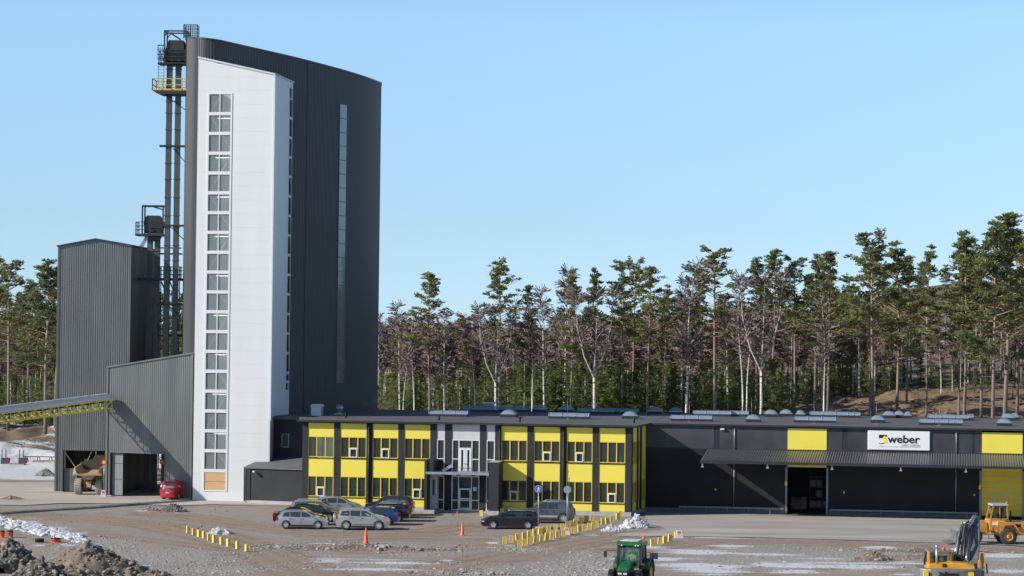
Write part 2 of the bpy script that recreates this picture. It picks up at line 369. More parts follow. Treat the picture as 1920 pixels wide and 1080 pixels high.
    def noise(scale, detail=5, stretch=None, rough=0.6):
        n = N.new("ShaderNodeTexNoise"); n.inputs['Scale'].default_value = scale; n.inputs['Detail'].default_value = detail; n.inputs['Roughness'].default_value = rough
        if stretch:
            mp = N.new("ShaderNodeMapping"); mp.inputs['Scale'].default_value = stretch; L.new(tc.outputs['Object'], mp.inputs[0]); L.new(mp.outputs[0], n.inputs[0])
        else: L.new(tc.outputs['Object'], n.inputs[0])
        return n.outputs[0]
    def mrange(v, a, b_, c=0.0, d=1.0):
        n = N.new("ShaderNodeMapRange"); n.inputs[1].default_value = a; n.inputs[2].default_value = b_; n.inputs[3].default_value = c; n.inputs[4].default_value = d
        L.new(v, n.inputs[0]); return n.outputs[0]
    def mth(op, a, b_):
        n = N.new("ShaderNodeMath"); n.operation = op
        for i, q in enumerate((a, b_)):
            if isinstance(q, (int, float)): n.inputs[i].default_value = q
            else: L.new(q, n.inputs[i])
        return n.outputs[0]
    def mixc(f, a, b_):
        n = N.new("ShaderNodeMix"); n.data_type = 'RGBA'
        if isinstance(f, (int, float)): n.inputs[0].default_value = f
        else: L.new(f, n.inputs[0])
        for i, q in ((6, a), (7, b_)):
            if isinstance(q, tuple): n.inputs[i].default_value = (*q, 1)
            else: L.new(q, n.inputs[i])
        return n.outputs[2]
    big = noise(0.05, 5, (1, 0.6, 1)); mid = noise(0.5, 6); fine = noise(4.0, 6); tr = noise(0.25, 5, (0.35, 1.6, 1)); grit = noise(11, 4)
    soil = mixc(mrange(mid, 0.3, 0.7), (0.30, 0.245, 0.195), (0.40, 0.34, 0.285))
    soil = mixc(mrange(big, 0.35, 0.65), soil, (0.34, 0.31, 0.28))
    soil = mixc(mrange(tr, 0.55, 0.7, 0, 0.45), soil, (0.26, 0.215, 0.175))
    grav = mixc(mrange(grit, 0.38, 0.6), (0.22, 0.20, 0.18), (0.52, 0.50, 0.47))
    gm = mrange(mth('ADD', sp.outputs[1], mth('MULTIPLY', mth('SUBTRACT', fine, 0.5), 1.3)), 0.35, 0.75, 0.0, 0.85)
    col = mixc(gm, soil, grav)
    col = mixc(mrange(grit, 0.62, 0.7, 0, 0.55), col, (0.50, 0.49, 0.47))
    col = mixc(mrange(grit, 0.36, 0.30, 0, 0.5), col, (0.10, 0.085, 0.07))
    v2 = N.new("ShaderNodeVertexColor"); v2.layer_name = 'wear'; s2 = N.new("ShaderNodeSeparateColor"); L.new(v2.outputs[0], s2.inputs[0])
    lm = mrange(mth('ADD', s2.outputs[0], mth('MULTIPLY', mth('SUBTRACT', mid, 0.5), 1.2)), 0.45, 0.75, 0, 0.85)
    brown = mixc(mrange(fine, 0.35, 0.65), (0.30, 0.225, 0.16), (0.40, 0.315, 0.235))
    col = mixc(lm, col, brown)
    rm = mth('MULTIPLY', s2.outputs[1], mrange(mid, 0.38, 0.55, 0, 0.8)); col = mixc(rm, col, (0.20, 0.155, 0.12))
    wet = mrange(noise(0.16, 4, (0.5, 1.6, 1)), 0.60, 0.66, 0, 0.45); col = mixc(wet, col, (0.17, 0.14, 0.115))
    # woodland floor and cleared slope
    wood = mixc(mrange(mid, 0.35, 0.65), (0.12, 0.10, 0.065), (0.25, 0.19, 0.13))
    col = mixc(va.outputs[1], col, wood)
    sl_ = mixc(mrange(fine, 0.35, 0.65), (0.13, 0.085, 0.05), (0.33, 0.24, 0.15))
    sl_ = mixc(mrange(mid, 0.55, 0.68, 0, .8), sl_, (0.10, 0.065, 0.04))
    col = mixc(sp.outputs[2], col, sl_)
    sm_ = mrange(mth('ADD', sp.outputs[0], mth('ADD', mth('MULTIPLY', mth('SUBTRACT', tr, 0.5), 2.6), mth('MULTIPLY', mth('SUBTRACT', fine, 0.5), 1.5))), 0.56, 0.66)
    snc = mixc(mrange(fine, 0.4, 0.7), (0.72, 0.74, 0.78), (0.50, 0.50, 0.50))
    col = mixc(sm_, col, snc)
    L.new(col, b.inputs['Base Color'])
    b.inputs['Roughness'].default_value = 0.85
    bp = N.new("ShaderNodeBump"); bp.inputs['Strength'].default_value = 0.9; bp.inputs['Distance'].default_value = 0.12
    L.new(mth('ADD', mth('MULTIPLY', fine, 0.6), mth('MULTIPLY', grit, 0.5)), bp.inputs['Height']); L.new(bp.outputs[0], b.inputs['Normal'])
    return o
build_ground()

def sheet(name, pix, z, m, kind='structure', sub=True):
    mb = MB(); pts = [G(x, y) for x, y in pix]
    mb.add([(p.x, p.y, z) for p in pts], [tuple(range(len(pts)))])
    o = mb.build(name, m); 
    if o.data.polygons[0].normal.z < 0: o.data.flip_normals()
    o['kind'] = kind; return o
M_conc = mat('apron_concrete', (0.40, 0.375, 0.335), 0.85, 0, 0.22, 0.22, 0.2, 20, stretch=(0.35, 1.8, 1))
M_pad = mat('pad_concrete', (0.46, 0.42, 0.36), 0.85, 0, 0.2, 0.2, 0.2, 20, stretch=(0.4, 1.8, 1))
sheet('concrete_apron', [(1205,960),(2300,985),(2300,1034),(1920,1024),(1840,1020.5),(1700,1016.5),(1560,1012),(1430,1008.5),(1330,1007),(1270,1005.5),(1190,1007),(1146,1004.5),(1168,1000),(1210,998),(1250,993),(1240,988),(1215,984),(1214,975)], 0.03, M_conc)
sheet('concrete_pad', [(-120,905),(100,905),(230,912),(400,920),(560,944),(540,949),(470,947.5),(400,946),(330,948),(200,944),(110,944),(40,948),(-30,946),(-120,951)], 0.026, M_pad)

# ------------------------------------------------------------------ the tall curved tower
def catmull(pts, n=14):
    out = []; m = len(pts)
    for i in range(m):
        p0, p1, p2, p3 = (np.array(pts[(i+k-1) % m]) for k in range(4))
        for j in range(n):
            t = j/n
            out.append(0.5*((2*p1)+(-p0+p2)*t+(2*p0-5*p1+4*p2-p3)*t*t+(-p0+3*p1-3*p2+p3)*t**3))
    return out
def build_tower():
    ctl = [(343,234),(345.5,228),(352,223.6),(366,221.5),(400,221.4),(440,223.8),(490,227.6),(543,231.6),(592,235.6),(632,239.6),(672,244.8),(694,250),(705,256),(708.5,262),(706.5,266),(694,269.5),(640,270),(560,267),(480,260),(400,250),(355,241)]
    topy = lambda px: float(np.interp(px, [343,362.6,390,413.4,440.9,482,531,571.8,608.9,644.6,685.8,708.5], [69,70,73,77.6,84,93.2,104.2,114.3,124,133.6,146.6,155.5]))
    ctl = [(px, D, P(px+9, topy(px), D).z if i < 14 else P(717.5, 156, 262).z) for i, (px, D) in enumerate(ctl)]
    c3 = [(P(px, 620, D).x, D, z) for px, D, z in ctl]
    dense = catmull(c3, 40)
    # resample by arc length
    P2 = [Vector((p[0], p[1], 0)) for p in dense]; zs = [p[2] for p in dense]
    P2.append(P2[0]); zs.append(zs[0])
    cum = [0]
    for i in range(1, len(P2)): cum.append(cum[-1]+(P2[i]-P2[i-1]).length)
    Ltot = cum[-1]
    def at(s):
        s = s % Ltot; lo = int(np.searchsorted(cum, s, side='right'))-1; lo = min(lo, len(P2)-2)
        t = (s-cum[lo])/max(cum[lo+1]-cum[lo], 1e-9); p = P2[lo].lerp(P2[lo+1], t)
        d = (P2[lo+1]-P2[lo]).normalized(); return p, Vector((d.y, -d.x, 0)), zs[lo]*(1-t)+zs[lo+1]*t
    o = Vector((at(0)[0].x, at(0)[0].y, 0)); root = empty('curved_tower', o, 0, 'tall black corrugated steel tower with a curved lens-shaped plan and white stair front', 'tower')
    n = int(Ltot/0.26); pitch = Ltot/n; vs = []; fs = []
    for i in range(n):
        for a, d in RIB:
            p, nn, z = at((i+a)*pitch); q = p+nn*(0.05*d)-o
            vs += [(q.x, q.y, -0.1), (q.x, q.y, z)]
    m = len(vs)//2
    for i in range(m): j = (i+1) % m; fs.append((2*i, 2*j, 2*j+1, 2*i+1))
    mb = MB(); mb.add(vs, fs); wl = mb.build('wall', M_corrdk, root, recalc=False)
    # roof cap and trim
    mb = MB(); k = 240; ring = [at(i*Ltot/k) for i in range(k)]
    vs = [(p.x-o.x, p.y-o.y, z-0.12) for p, nn, z in ring]; c = sum((Vector(v) for v in vs), Vector())/k; vs.append(tuple(c))
    mb.add(vs, [(i, (i+1) % k, k) for i in range(k)]); mb.build('roof', M_roof, root)
    mb = MB(); vs = []
    for p, nn, z in ring:
        for dn, dz in ((0.09, -0.1), (0.09, 0.06), (-0.06, 0.06), (-0.06, -0.1)): q = p+nn*dn-o; vs.append((q.x, q.y, z+dz))
    mb.add(vs, [(4*i+a, 4*((i+1) % k)+a, 4*((i+1) % k)+(a+1) % 4, 4*i+(a+1) % 4) for i in range(k) for a in range(4)])
    mb.build('roof_edge', M_galv if False else M_steel, root)
    # the narrow translucent window band and the bolted seam on the shaded flank
    def s_at(px):
        best = None
        for i in range(0, int(Ltot*10)):
            p, nn, z = at(i/10)
            if nn.y > -0.02: continue
            x = 960+FPX*p.x/p.y
            if best is None or abs(x-px) < best[0]: best = (abs(x-px), i/10)
        return best[1]
    sa, sb = s_at(631.5), s_at(645); D = at(sa)[0].y
    z1 = P(645, 195, D).z; z0 = P(636, 718, D).z; rows = 20; rh = (z1-z0)/rows
    fr = MB(); pn = MB()
    def pt(s, off, z): p, nn, _ = at(s); q = p+nn*off-o; return (q.x, q.y, z)
    K = 6
    for r in range(rows):
        a, b = z0+r*rh, z0+(r+1)*rh
        for j in range(K):
            s0 = sa+(sb-sa)*j/K; s1 = sa+(sb-sa)*(j+1)/K
            pn.add([pt(s0, .09, a+.04), pt(s1, .09, a+.04), pt(s1, .09, b-.04), pt(s0, .09, b-.04)], [(0, 1, 2, 3)])
    for r in range(rows+1):
        z = z0+r*rh; fr.beam(pt(sa-.06, .10, z), pt(sb+.06, .10, z), .08, .05)
    for s_ in (sa-.03, sb+.03): fr.beam(pt(s_, .10, z0-.04), pt(s_, .10, z1+.04), .05, .05)
    wf = fr.build('window', mat('band_frame', (0.18, 0.2, 0.23), 0.5), root)
    pn.build('pane', mat('translucent_band', (0.07, 0.083, 0.105), 0.22, 0, 0.3, 0.5, coat=0.4), wf)
    sm = MB(); s_ = s_at(571); D = at(s_)[0].y; zt = at(s_)[2]
    sm.beam(pt(s_, .08, 7.5), pt(s_, .08, zt-.1), .05, .03)
    for i in range(15): z = 9+i*2.35; sm.cyl(pt(s_, .08, z), pt(s_, .16, z), .05, .05, 8)
    sm.build('seam_rail', mat('seam', (0.06, 0.065, 0.07), 0.4, 0.5), root)
    # -------- white stair block
    F = Frame(G(361, 938), G(504.5, 941.5)); L = F.L
    ztl = F.z(377, 108); ztr = F.z(517, 140)
    br = P(543.5, 620, 230.0); S = Frame(F.world(L, 0), br); SL = S.L; ztb = S.z(552, 157)
    zf = lambda s: ztl+(ztr-ztl)*s/L
    wb = empty('stair_block', F.o, F.ang, 'white clad stairwell block with a tall ladder of windows, standing on the curved tower', 'building')
    a0 = F.s(391, 176); a1 = F.s(435, 176); wt = F.z(413, 176); wbz = F.z(400, 882.5); plz = F.z(400, 919.5)
    mb = MB(); bz = -0.05; gap = 1.28; z = bz; T_ = 0.12
    while z < ztl:
        zt = min(z+gap, 99); e = 0.005
        def band(sA, sB):
            if sB-sA < .05: return
            A, B = zf(sA), zf(sB); h0 = min(zt-e, A), min(zt-e, B)
            if h0[0] > z and h0[1] > z:
                mb.add([(sA, 0, z), (sB, 0, z), (sB, 0, h0[1]), (sA, 0, h0[0]), (sA, T_, z), (sB, T_, z), (sB, T_, h0[1]), (sA, T_, h0[0])], [(0,3,2,1),(4,5,6,7),(0,1,5,4),(1,2,6,5),(2,3,7,6),(3,0,4,7)])
        if z+gap < plz or z > wt:
            if z > min(ztr, ztl)-3:
                for q in range(8): band(L*q/8, L*(q+1)/8)
            else: band(0, L)
        else:
            band(0, a0); band(a1, L)
            if z < plz: mb.box(a0, a1, 0, T_, z, plz)
            if zt > wt: mb.box(a0, a1, 0, T_, max(wt, z), zt-e)
        z += gap
    mb.build('front_wall', M_white, wb)
    mb = MB(); sv = [F.local(S.world(0, 0)), F.local(S.world(SL, 0))]
    z = bz; us = (sv[1]-sv[0]).normalized(); ns = Vector((-us.y, us.x, 0))
    sp0 = S.s(540.2, 400); sp1 = S.s(547.8, 400); swt = S.z(549, 187); swb = S.z(537, 716)
    def sside(sA, sB, zA, zB0, zB1):
        p = sv[0]+us*sA; q = sv[0]+us*sB; p.z = q.z = 0
        vs = [p+Vector((0,0,zA)), q+Vector((0,0,zA)), q+Vector((0,0,zB1)), p+Vector((0,0,zB0))]
        vs += [v+ns*T_ for v in vs]; mb.add(vs, [(0,3,2,1),(4,5,6,7),(0,1,5,4),(1,2,6,5),(2,3,7,6),(3,0,4,7)])
    sp1 = min(sp1, SL-.35); zs_ = lambda s: ztr+(ztb-ztr)*s/SL
    while z < ztr:
        zt = z+gap-0.005
        cut = lambda s: min(zt, zs_(s))
        if cut(0) > z:
            if z+gap < swb or z > swt: sside(0, SL, z, cut(0), cut(SL)) if cut(SL) > z else None
            else: sside(0, sp0, z, cut(0), cut(sp0)); sside(sp1, SL, z, cut(sp1), cut(SL))
        z += gap
    mb.build('side_wall', M_white, wb)
    # roof of the block and its edge trim
    mb = MB(); q = F.local(S.world(SL, 0)); 
    mb.add([(0,0,ztl),(L,0,ztr),(q.x,q.y,ztb),(0,4.0,ztl+.3)], [(0,1,2,3)])
    mb.build('roof', M_white, wb, recalc=False)
    mb = MB(); mb.beam((-.05,-.04,ztl+.04),(L+.05,-.04,ztr+.04),.14,.16); mb.beam((L+.04,-.04,ztr+.04),(q.x+.04,q.y,ztb+.04),.16,.14)
    mb.beam((L+.02,-.03,7.6),(L+.02,-.03,ztr),.12,.12); mb.build('trim', mat('pale_trim', (0.6,0.63,0.65), .4), wb)
    # tall window ladder
    rows = 19; rh = (wt-wbz)/rows; am = (a0+a1)/2
    fr = MB()
    fr.box(a0-.06, a0+.10, -.05, .1, plz-.08, wt+.06); fr.box(a1-.10, a1+.06, -.05, .1, plz-.08, wt+.06)
    fr.box(a0+.1, a1-.1, -.05, .1, wt-.03, wt+.06); fr.box(a0+.1, a1-.1, -.05, .1, plz-.08, plz+.03)
    for r in range(rows): z = wbz+r*rh; fr.box(a0+.10, a1-.10, -.05, .1, z-.15, z+.15)
    for r in range(rows): z = wbz+r*rh; fr.box(am-.04, am+.04, -.04, .09, z+.15, z+rh-.15 if r < rows-1 else wt-.03)
    wf = fr.build('window', M_whiteframe, wb)
    pn = MB(); pn.add([(a0+.1,.05,wbz),(a1-.1,.05,wbz),(a1-.1,.05,wt),(a0+.1,.05,wt)], [(0,1,2,3)]); pn.build('pane', M_glasstow, wf, recalc=False)
    mb = MB(); pz = (wbz-.15-plz)
    mb.box(a0+.1, a1-.1, .0, .05, plz+.03, plz+pz*.48); mb.box(a0+.1, a1-.1, .0, .05, plz+pz*.5, wbz-.15); mb.build('plywood_panel', M_ply, wb)
    # stair interior seen through the panes
    mb = MB(); mb.box(a0-.6, a1+.6, 2.0, 2.05, 0, wt+1); mb.box(a0-.65, a0-.6, .15, 2.05, 0, wt+1); mb.box(a1+.6, a1+.65, .15, 2.05, 0, wt+1)
    mb.build('stairwell_wall', M_intgrey, wb)
    st = MB(); rl = MB(); lp = MB(); bc = MB()
    for k in range(10):
        z = wbz+rh*(2*k)+.2
        st.box(a0-.5, a1+.5, 1.2, 2.0, z-.16, z-.02)
        rl.box(a0-.4, am+.2+.0, 1.0, 1.03, z+.9, z+.95); rl.box(am-.1, a1, 1.0, 1.03, z+.9, z+.95); rl.box(am-.1, a1, 1.0, 1.03, z+.45, z+.49)
        for x in (a0+.3, am-.1, am+.55, a1-.1): rl.box(x-.02, x+.02, 1.0, 1.03, z, z+.93)
        d = 1 if k % 2 else -1
        bc.beam((am-d*1.0, .5, z+.1), (am+d*1.0, .5, z+rh*2-.4), .12, .08)
        for t in range(9): st.box(am+.15, a1-.2, 1.5+t*.03, 1.56+t*.03, z+rh+t*.19, z+rh+t*.19+.05)
        lp.box(am-.55-.2*(k % 2), am+.6, 1.3, 1.36, z+rh*2-.55, z+rh*2-.49)
    s2 = st.build('stair', M_intgrey, wb); rl.build('stair_railing', M_rail, s2); bc.build('brace', M_whiteframe, wb); lp.build('strip_light', M_lamp, wb)
    # windows along the side
    fr = MB(); pn = MB(); rows = 15; rh = (swt-swb)/(rows-.55)
    def sb_(s0, s1, d0, d1, zA, zB, m):
        vs = []
        for zz in (zA, zB):
            for (s_, d_) in ((s0, d0), (s1, d0), (s1, d1), (s0, d1)): v = sv[0]+us*s_+ns*d_; vs.append((v.x, v.y, zz))
        m.add(vs, [(0,3,2,1),(4,5,6,7),(0,1,5,4),(1,2,6,5),(2,3,7,6),(3,0,4,7)])
    for r in range(rows):
        z1 = swt-r*rh; z0 = max(z1-rh, swb)
        sb_(sp0, sp1, .10, .12, z0+.12, z1-.12, pn); sb_(sp0, sp1, .0, .11, z0-.12, z0+.12, fr)
    sb_(sp0-.1, sp0, -.03, .1, swb-.1, swt+.1, fr); sb_(sp1, sp1+.1, -.03, .1, swb-.1, swt+.1, fr); sb_(sp0-.1, sp1+.1, -.03, .1, swt-.12, swt+.02, fr)
    wf = fr.build('side_window', M_white, wb); pn.build('pane', mat('dark_pane', (0.012,0.014,0.018), .7, spec=.1), wf)
    return F
FT = build_tower()

# ------------------------------------------------------------------ silo building (left) and drive-through lean-to
def silo_building():
    F = Frame(G(103.5, 922.5), P(243.2, 620, 228.2)); L = F.L
    root = empty('silo_building', F.o, F.ang, 'tall grey ribbed steel gable building at the left with a dump truck in its doorway', 'building')
    zl = F.z(110, 462); zr = F.z(248, 461.5); zp = F.z(181, 449.5); o0 = F.s(118, 880); o1 = F.s(196.5, 880); oz = F.z(150, 843.5)
    gab = lambda x: zl+(zp-zl)*x/(L*.515) if x < L*.515 else zp+(zr-zp)*(x-L*.515)/(L*.485)
    mb = MB(); corr(mb, 0, o0, .05, gab); corr(mb, o0, o1, oz, gab); corr(mb, o1, L, .05, gab)
    mb.build('front_wall', M_corr, root, recalc=False)
    Dp = 11.0
    mb = MB(); T0 = mb
    # right-hand side wall, ribs running along its length
    mb.T = Matrix.Translation((L, 0, 0)) @ Matrix.Rotation(R(90), 4, 'Z'); corr(mb, 0, Dp, -.05, zr); mb.T = None
    mb.build('side_wall', M_corr, root, recalc=False)
    mb = MB(); mb.T = Matrix.Translation((0, Dp, 0)) @ Matrix.Rotation(R(-90), 4, 'Z'); corr(mb, 0, Dp, -.05, zl); mb.T = None
    mb.build('side_wall', M_corr, root, recalc=False)
    mb = MB(); b0, b1 = L*.45, L*.98
    for (a, b, z0) in ((0, b0, -.05), (b0, b1, 4.2), (b1, L, -.05)): mb.add([(a, Dp, z0), (b, Dp, z0), (b, Dp, gab(b)), (a, Dp, gab(a))], [(3, 2, 1, 0)])
    mb.build('back_wall', M_corr, root, recalc=False)
    mb = MB(); x = L*.515
    for (a, za, b, zb) in ((-.18, zl-.03, x, zp+.02), (x, zp+.02, L+.18, zr-.03)):
        mb.add([(a,-.2,za),(b,-.2,zb),(b,Dp+.2,zb),(a,Dp+.2,za),(a,-.2,za+.12),(b,-.2,zb+.12),(b,Dp+.2,zb+.12),(a,Dp+.2,za+.12)], [(0,3,2,1),(4,5,6,7),(0,1,5,4),(1,2,6,5),(2,3,7,6),(3,0,4,7)])
    mb.build('roof', M_steel, root)
    mb = MB(); mb.box(-.08, .10, -.08, .04, .0, zl); mb.box(L-.12, L+.06, -.08, .06, .0, zr); mb.box(o0-.08, o0, -.06, .05, 0, oz); mb.box(o0-.08, o1, -.06, .05, oz-.05, oz+.06)
    mb.build('corner_trim', M_corr, root)
    mb = MB(); mb.box(-.15, o0+.1, -.12, .6, -.05, .07); mb.box(o1-.1, L+.15, -.12, .5, -.05, .07); mb.box(-.1, .4, 0, Dp, -.05, .07); mb.build('footing', M_plinth, root)
    # interior: timber lining, door leaf, cross braces
    mb = MB(); mb.box(.3, .36, .3, Dp-.2, .3, 6.5); mb.box(L-.4, L-.34, .3, Dp-.2, .3, 6.5); mb.build('lining', mat('timber_lining', (0.30, 0.22, 0.14), .8, 0, .25, 1.5, stretch=(1, 3, .4)), root)
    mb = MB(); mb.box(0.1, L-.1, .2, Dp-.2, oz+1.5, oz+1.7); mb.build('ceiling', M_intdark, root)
    mb = MB(); mb.box(.5, 2.0, 5.0, 5.1, .2, 7); mb.box(2.0, 2.5, 5.0, 5.3, .2, 7); mb.box(2.5, 3.9, 5.1, 5.15, .2, 7); mb.build('partition', mat('timber_wall', (0.22, 0.17, 0.11), .8, 0, .3, 1), root)
    mb = MB(); mb.beam((o0+.1, .35, oz-.3), (o0+1.8, .35, oz-2.6), .07); mb.beam((o0+1.6, .35, oz-2.6), (o0+2.8, .35, oz), .07); mb.box(o0+3.1, o0+3.2, .3, .4, 0, oz); mb.box(o0+.05, o0+.15, .3, .4, 0, oz)
    mb.build('brace', M_galv, root)
    mb = MB(); mb.box(o0+.05, o0+1.35, .2, .26, .1, 2.3); mb.box(o0+.05, o0+1.6, .18, .22, 1.6, 1.68); dl = mb.build('door_leaf', mat('door_green_grey', (0.13, 0.145, 0.135), .6, .2, .12), root)
    mb = MB(); mb.box(L*.47, L*.97, Dp-1.2, Dp-1.15, 1.9, 4.2); mb.build('rear_gate', mat('pale_gate', (0.45, 0.5, 0.52), .6), root)
    return F
FS = silo_building()

def leanto():
    F = Frame(G(199, 930), G(358.5, 936.5)); L = F.L
    root = empty('drive_through_shed', F.o, F.ang, 'grey ribbed steel drive-through shed with a sloping roof, between silo building and white stair block', 'building')
    zl = F.z(198.5, 690); zr = F.z(356.5, 663); top = lambda x: zl+(zr-zl)*x/L
    o0 = F.s(206.5, 890); o1 = F.s(309, 890); oz = F.z(250, 848)
    mb = MB(); corr(mb, 0, o0, .05, top); corr(mb, o0, o1, oz, top); corr(mb, o1, L, .05, top); mb.build('front_wall', M_corr, root, recalc=False)
    Dp = 6.0
    mb = MB(); mb.T = Matrix.Translation((0, 4.2, 0)) @ Matrix.Rotation(R(-90), 4, 'Z'); corr(mb, 0, 4.2, -.05, zl); mb.build('side_wall', M_corr, root, recalc=False)
    mb = MB(); a = -.1; b = L+.1
    mb.add([(a,-.15,zl),(b,-.15,zr),(b,Dp+.2,zr),(a,Dp+.2,zl),(a,-.15,zl+.14),(b,-.15,zr+.14),(b,Dp+.2,zr+.14),(a,Dp+.2,zl+.14)], [(0,3,2,1),(4,5,6,7),(0,1,5,4),(1,2,6,5),(2,3,7,6),(3,0,4,7)])
    mb.build('roof', M_corr, root)
    mb = MB(); corr(mb, 1.9, o1+1.2, 5.2, lambda x: top(x)); mb.T = None
    mb.v = [(x, y+Dp, z) for x, y, z in mb.v]; mb.build('back_wall', M_corr, root, recalc=False)
    mb = MB(); mb.box(-.1, .1, -.1, .06, 0, zl); mb.box(L-.1, L+.05, -.1, .05, 0, zr); mb.box(o0-.06, o0, -.07, .05, 0, oz); mb.box(o1, o1+.06, -.07, .05, 0, oz); mb.box(o0-.06, o1+.06, -.07, .05, oz-.08, oz); mb.build('corner_trim', M_corr, root)
    mb = MB(); mb.box(-.2, o0+.3, -.25, .4, -.05, .09); mb.build('footing', M_plinth, root); mb = MB(); mb.box(L-1.1, L+.05, -.5, .2, -.05, .12); mb.build('footing', M_plinth, root)
    x0 = o0+.05; x1 = F.s(227.5, 890); m = mat('door_green_grey', (0.13,0.145,0.135))
    for (za, zb, x) in ((0, oz-.1, 0),):
        mb = MB(); mb.box(x0, x1, .25, .33, .12, 1.62); mb.box(x0, x1, .25, .33, 1.66, 3.1); mb.box(x0, x1, .25, .33, 3.14, oz-.05); mb.box(x0-.02, x1+.1, .22, .25, 1.58, 1.62)
        mb.build('door_leaf', mat('door_leaf_grey', (0.20, 0.22, 0.215), .55, .1, .08), root)
    return F
FL = leanto()

def signal_post(px, py, py_top, h_px, label, foot=True):
    p = G(px, py); root = empty('prohibition_sign', p, 0, label, 'road sign', 'round prohibition signs at the drive-through')
    z = P(px, py_top, p.y).z
    mb = MB(); mb.cyl((0, 0, .0), (0, 0, z+.25), .035, n=10); mb.build('post', M_galv, root)
    mb = MB(); mb.cyl((0, -.05, z), (0, -.09, z), .27, n=28); d = mb.build('sign_plate', M_redp, root)
    mb = MB(); mb.cyl((0, -.088, z), (0, -.10, z), .16, n=28); mb.build('sign_face', M_yelp, d)
    if foot:
        mb = MB(); mb.prism([(-.30,0),(.30,0),(.19,.62),(-.19,.62)], -.2, .2); f = mb.build('foot', M_concfoot, root, bevel=.02)
        mb = MB(); mb.box(-.13, .13, -.205, -.19, .36, .52); mb.build('reflector', M_redp, f)
signal_post(194.5, 931.5, 866.5, 0, 'round red and yellow sign on a post between the two drive-through openings')
signal_post(303.5, 926, 866, 0, 'round red and yellow sign on a thin post above the red van', False)

# ------------------------------------------------------------------ bucket elevators behind the shed
def elevator(name, label, legs, D, ztop, zbase, flanges, platforms, head, ladders=()):
    cx = sum(legs)/len(legs); p = P(cx, 620, D); root = empty(name, (p.x, D, 0), 0, label, 'bucket elevator')
    ex = lambda px: P(px, 620, D).x-p.x
    for l in legs:
        mb = MB(); x = ex(l); mb.box(x-.27, x+.27, -.2, .2, zbase, ztop)
        for z in flanges: mb.box(x-.33, x+.33, -.26, .26, z-.04, z+.04)
        mb.build('leg', M_leg, root)
    return root, ex
def railing(mb, pts, z, h=1.1, r=.03, step=1.0, mids=(.55,)):
    for a, b in zip(pts[:-1], pts[1:]):
        a = Vector((a[0], a[1], z)); b = Vector((b[0], b[1], z)); n = max(1, round((b-a).length/step))
        for k in range(n+1): q = a.lerp(b, k/n); mb.beam(q, q+Vector((0, 0, h)), r*2)
        for m_ in (h,)+tuple(mids): mb.beam(a+Vector((0,0,m_)), b+Vector((0,0,m_)), r*2)
def zpix(py, D): return P(320, py, D).z
D1 = 231.0
root, ex = elevator('tall_bucket_elevator', 'tall dark twin-leg bucket elevator rising beside the curved tower', (311.3, 327.8), D1, zpix(118, D1), 0,
                    [zpix(y, D1) for y in (130, 190, 212, 243, 274, 306, 336, 370, 404, 426, 460, 488, 517, 544, 571, 598, 617, 640)], None, None)
mb = MB(); xh = 1.05; z0 = zpix(115, D1); z1 = zpix(96, D1); z2 = zpix(77, D1)
mb.T = Matrix.Translation((.15, 0, 0)); mb.prism([(-xh+.1, z0), (xh+.05, z0), (xh+.15, z1), (xh-.1, z1+.1), (xh-.25, z2), (-xh+.45, z2), (-xh+.15, z1+.1), (-xh-.1, z1)], -.8, .8); mb.box(-xh-.15, xh+.2, -.9, .9, z0-.02, z0+.22)
for k in range(3): mb.box(-xh-.12, xh+.17, -.86, -.78, z0+.35+k*.32, z0+.41+k*.32)
mb.prism([(-.9, z0), (.95, z0), (.6, z0-.5), (-.65, z0-.5)], -.4, .4)
hd = mb.build('head_housing', M_steel, root)
mb = MB(); zt = zpix(60, D1)
for x in (-.85, 1.3):
    for y in (-.9, .9): mb.beam((x, y, z0-.3), (x, y, zt), .13)
    mb.beam((x, -.9, zt), (x, .9, zt), .13)
for y in (-.9, .9): mb.beam((-.85, y, zt), (1.3, y, zt), .13); mb.beam((-.45, y, zt), (-.85, y, zt-.5), .09)
mb.beam((-.4, 0, zt-.1), (.6, 0, zt-.75), .22, .14); mb.build('hoist_frame', M_steel, root)
mb = MB(); mb.box(-1.5, 1.4, -1.0, 1.0, z0-.35, z0-.22); railing(mb, [(1.3,-1), (-1.4,-1), (-1.4, 1)], z0-.22, 1.1, .025, .6); mb.build('head_platform', M_steel, root)
def ladder(mb, x, y, za, zb, w=.5, cage=True):
    for s_ in (-w/2, w/2): mb.beam((x+s_, y, za), (x+s_, y, zb), .05)
    z = za
    while z < zb: mb.beam((x-w/2, y, z), (x+w/2, y, z), .03); z += .3
    if cage:
        z = za+2.3
        while z < zb+.1:
            for k in range(6):
                a, b = math.pi*k/6, math.pi*(k+1)/6
                mb.beam((x+.4*math.cos(a), y-.75*math.sin(a), z), (x+.4*math.cos(b), y-.75*math.sin(b), z), .04)
            z += .9
        for k in range(7):
            a = math.pi*k/6; mb.beam((x+.4*math.cos(a), y-.75*math.sin(a), za+2.3), (x+.4*math.cos(a), y-.75*math.sin(a), zb), .03)
mb = MB(); zp = zpix(172, D1); ladder(mb, -1.2, -.5, zp, zpix(89, D1)+.2, .55, False)
for z in np.arange(zpix(112, D1), zpix(88, D1)+.1, .45):
    for k in range(6):
        a, b = 2*math.pi*k/6, 2*math.pi*(k+1)/6; mb.beam((-1.2+.42*math.cos(a), -.5+.42*math.sin(a), z), (-1.2+.42*math.cos(b), -.5+.42*math.sin(b), z), .035)
for k in range(4): a = math.pi*k/2+.4; mb.beam((-1.2+.42*math.cos(a), -.5+.42*math.sin(a), zpix(112, D1)), (-1.2+.42*math.cos(a), -.5+.42*math.sin(a), zpix(88, D1)), .03)
mb.build('ladder', M_steel, root)
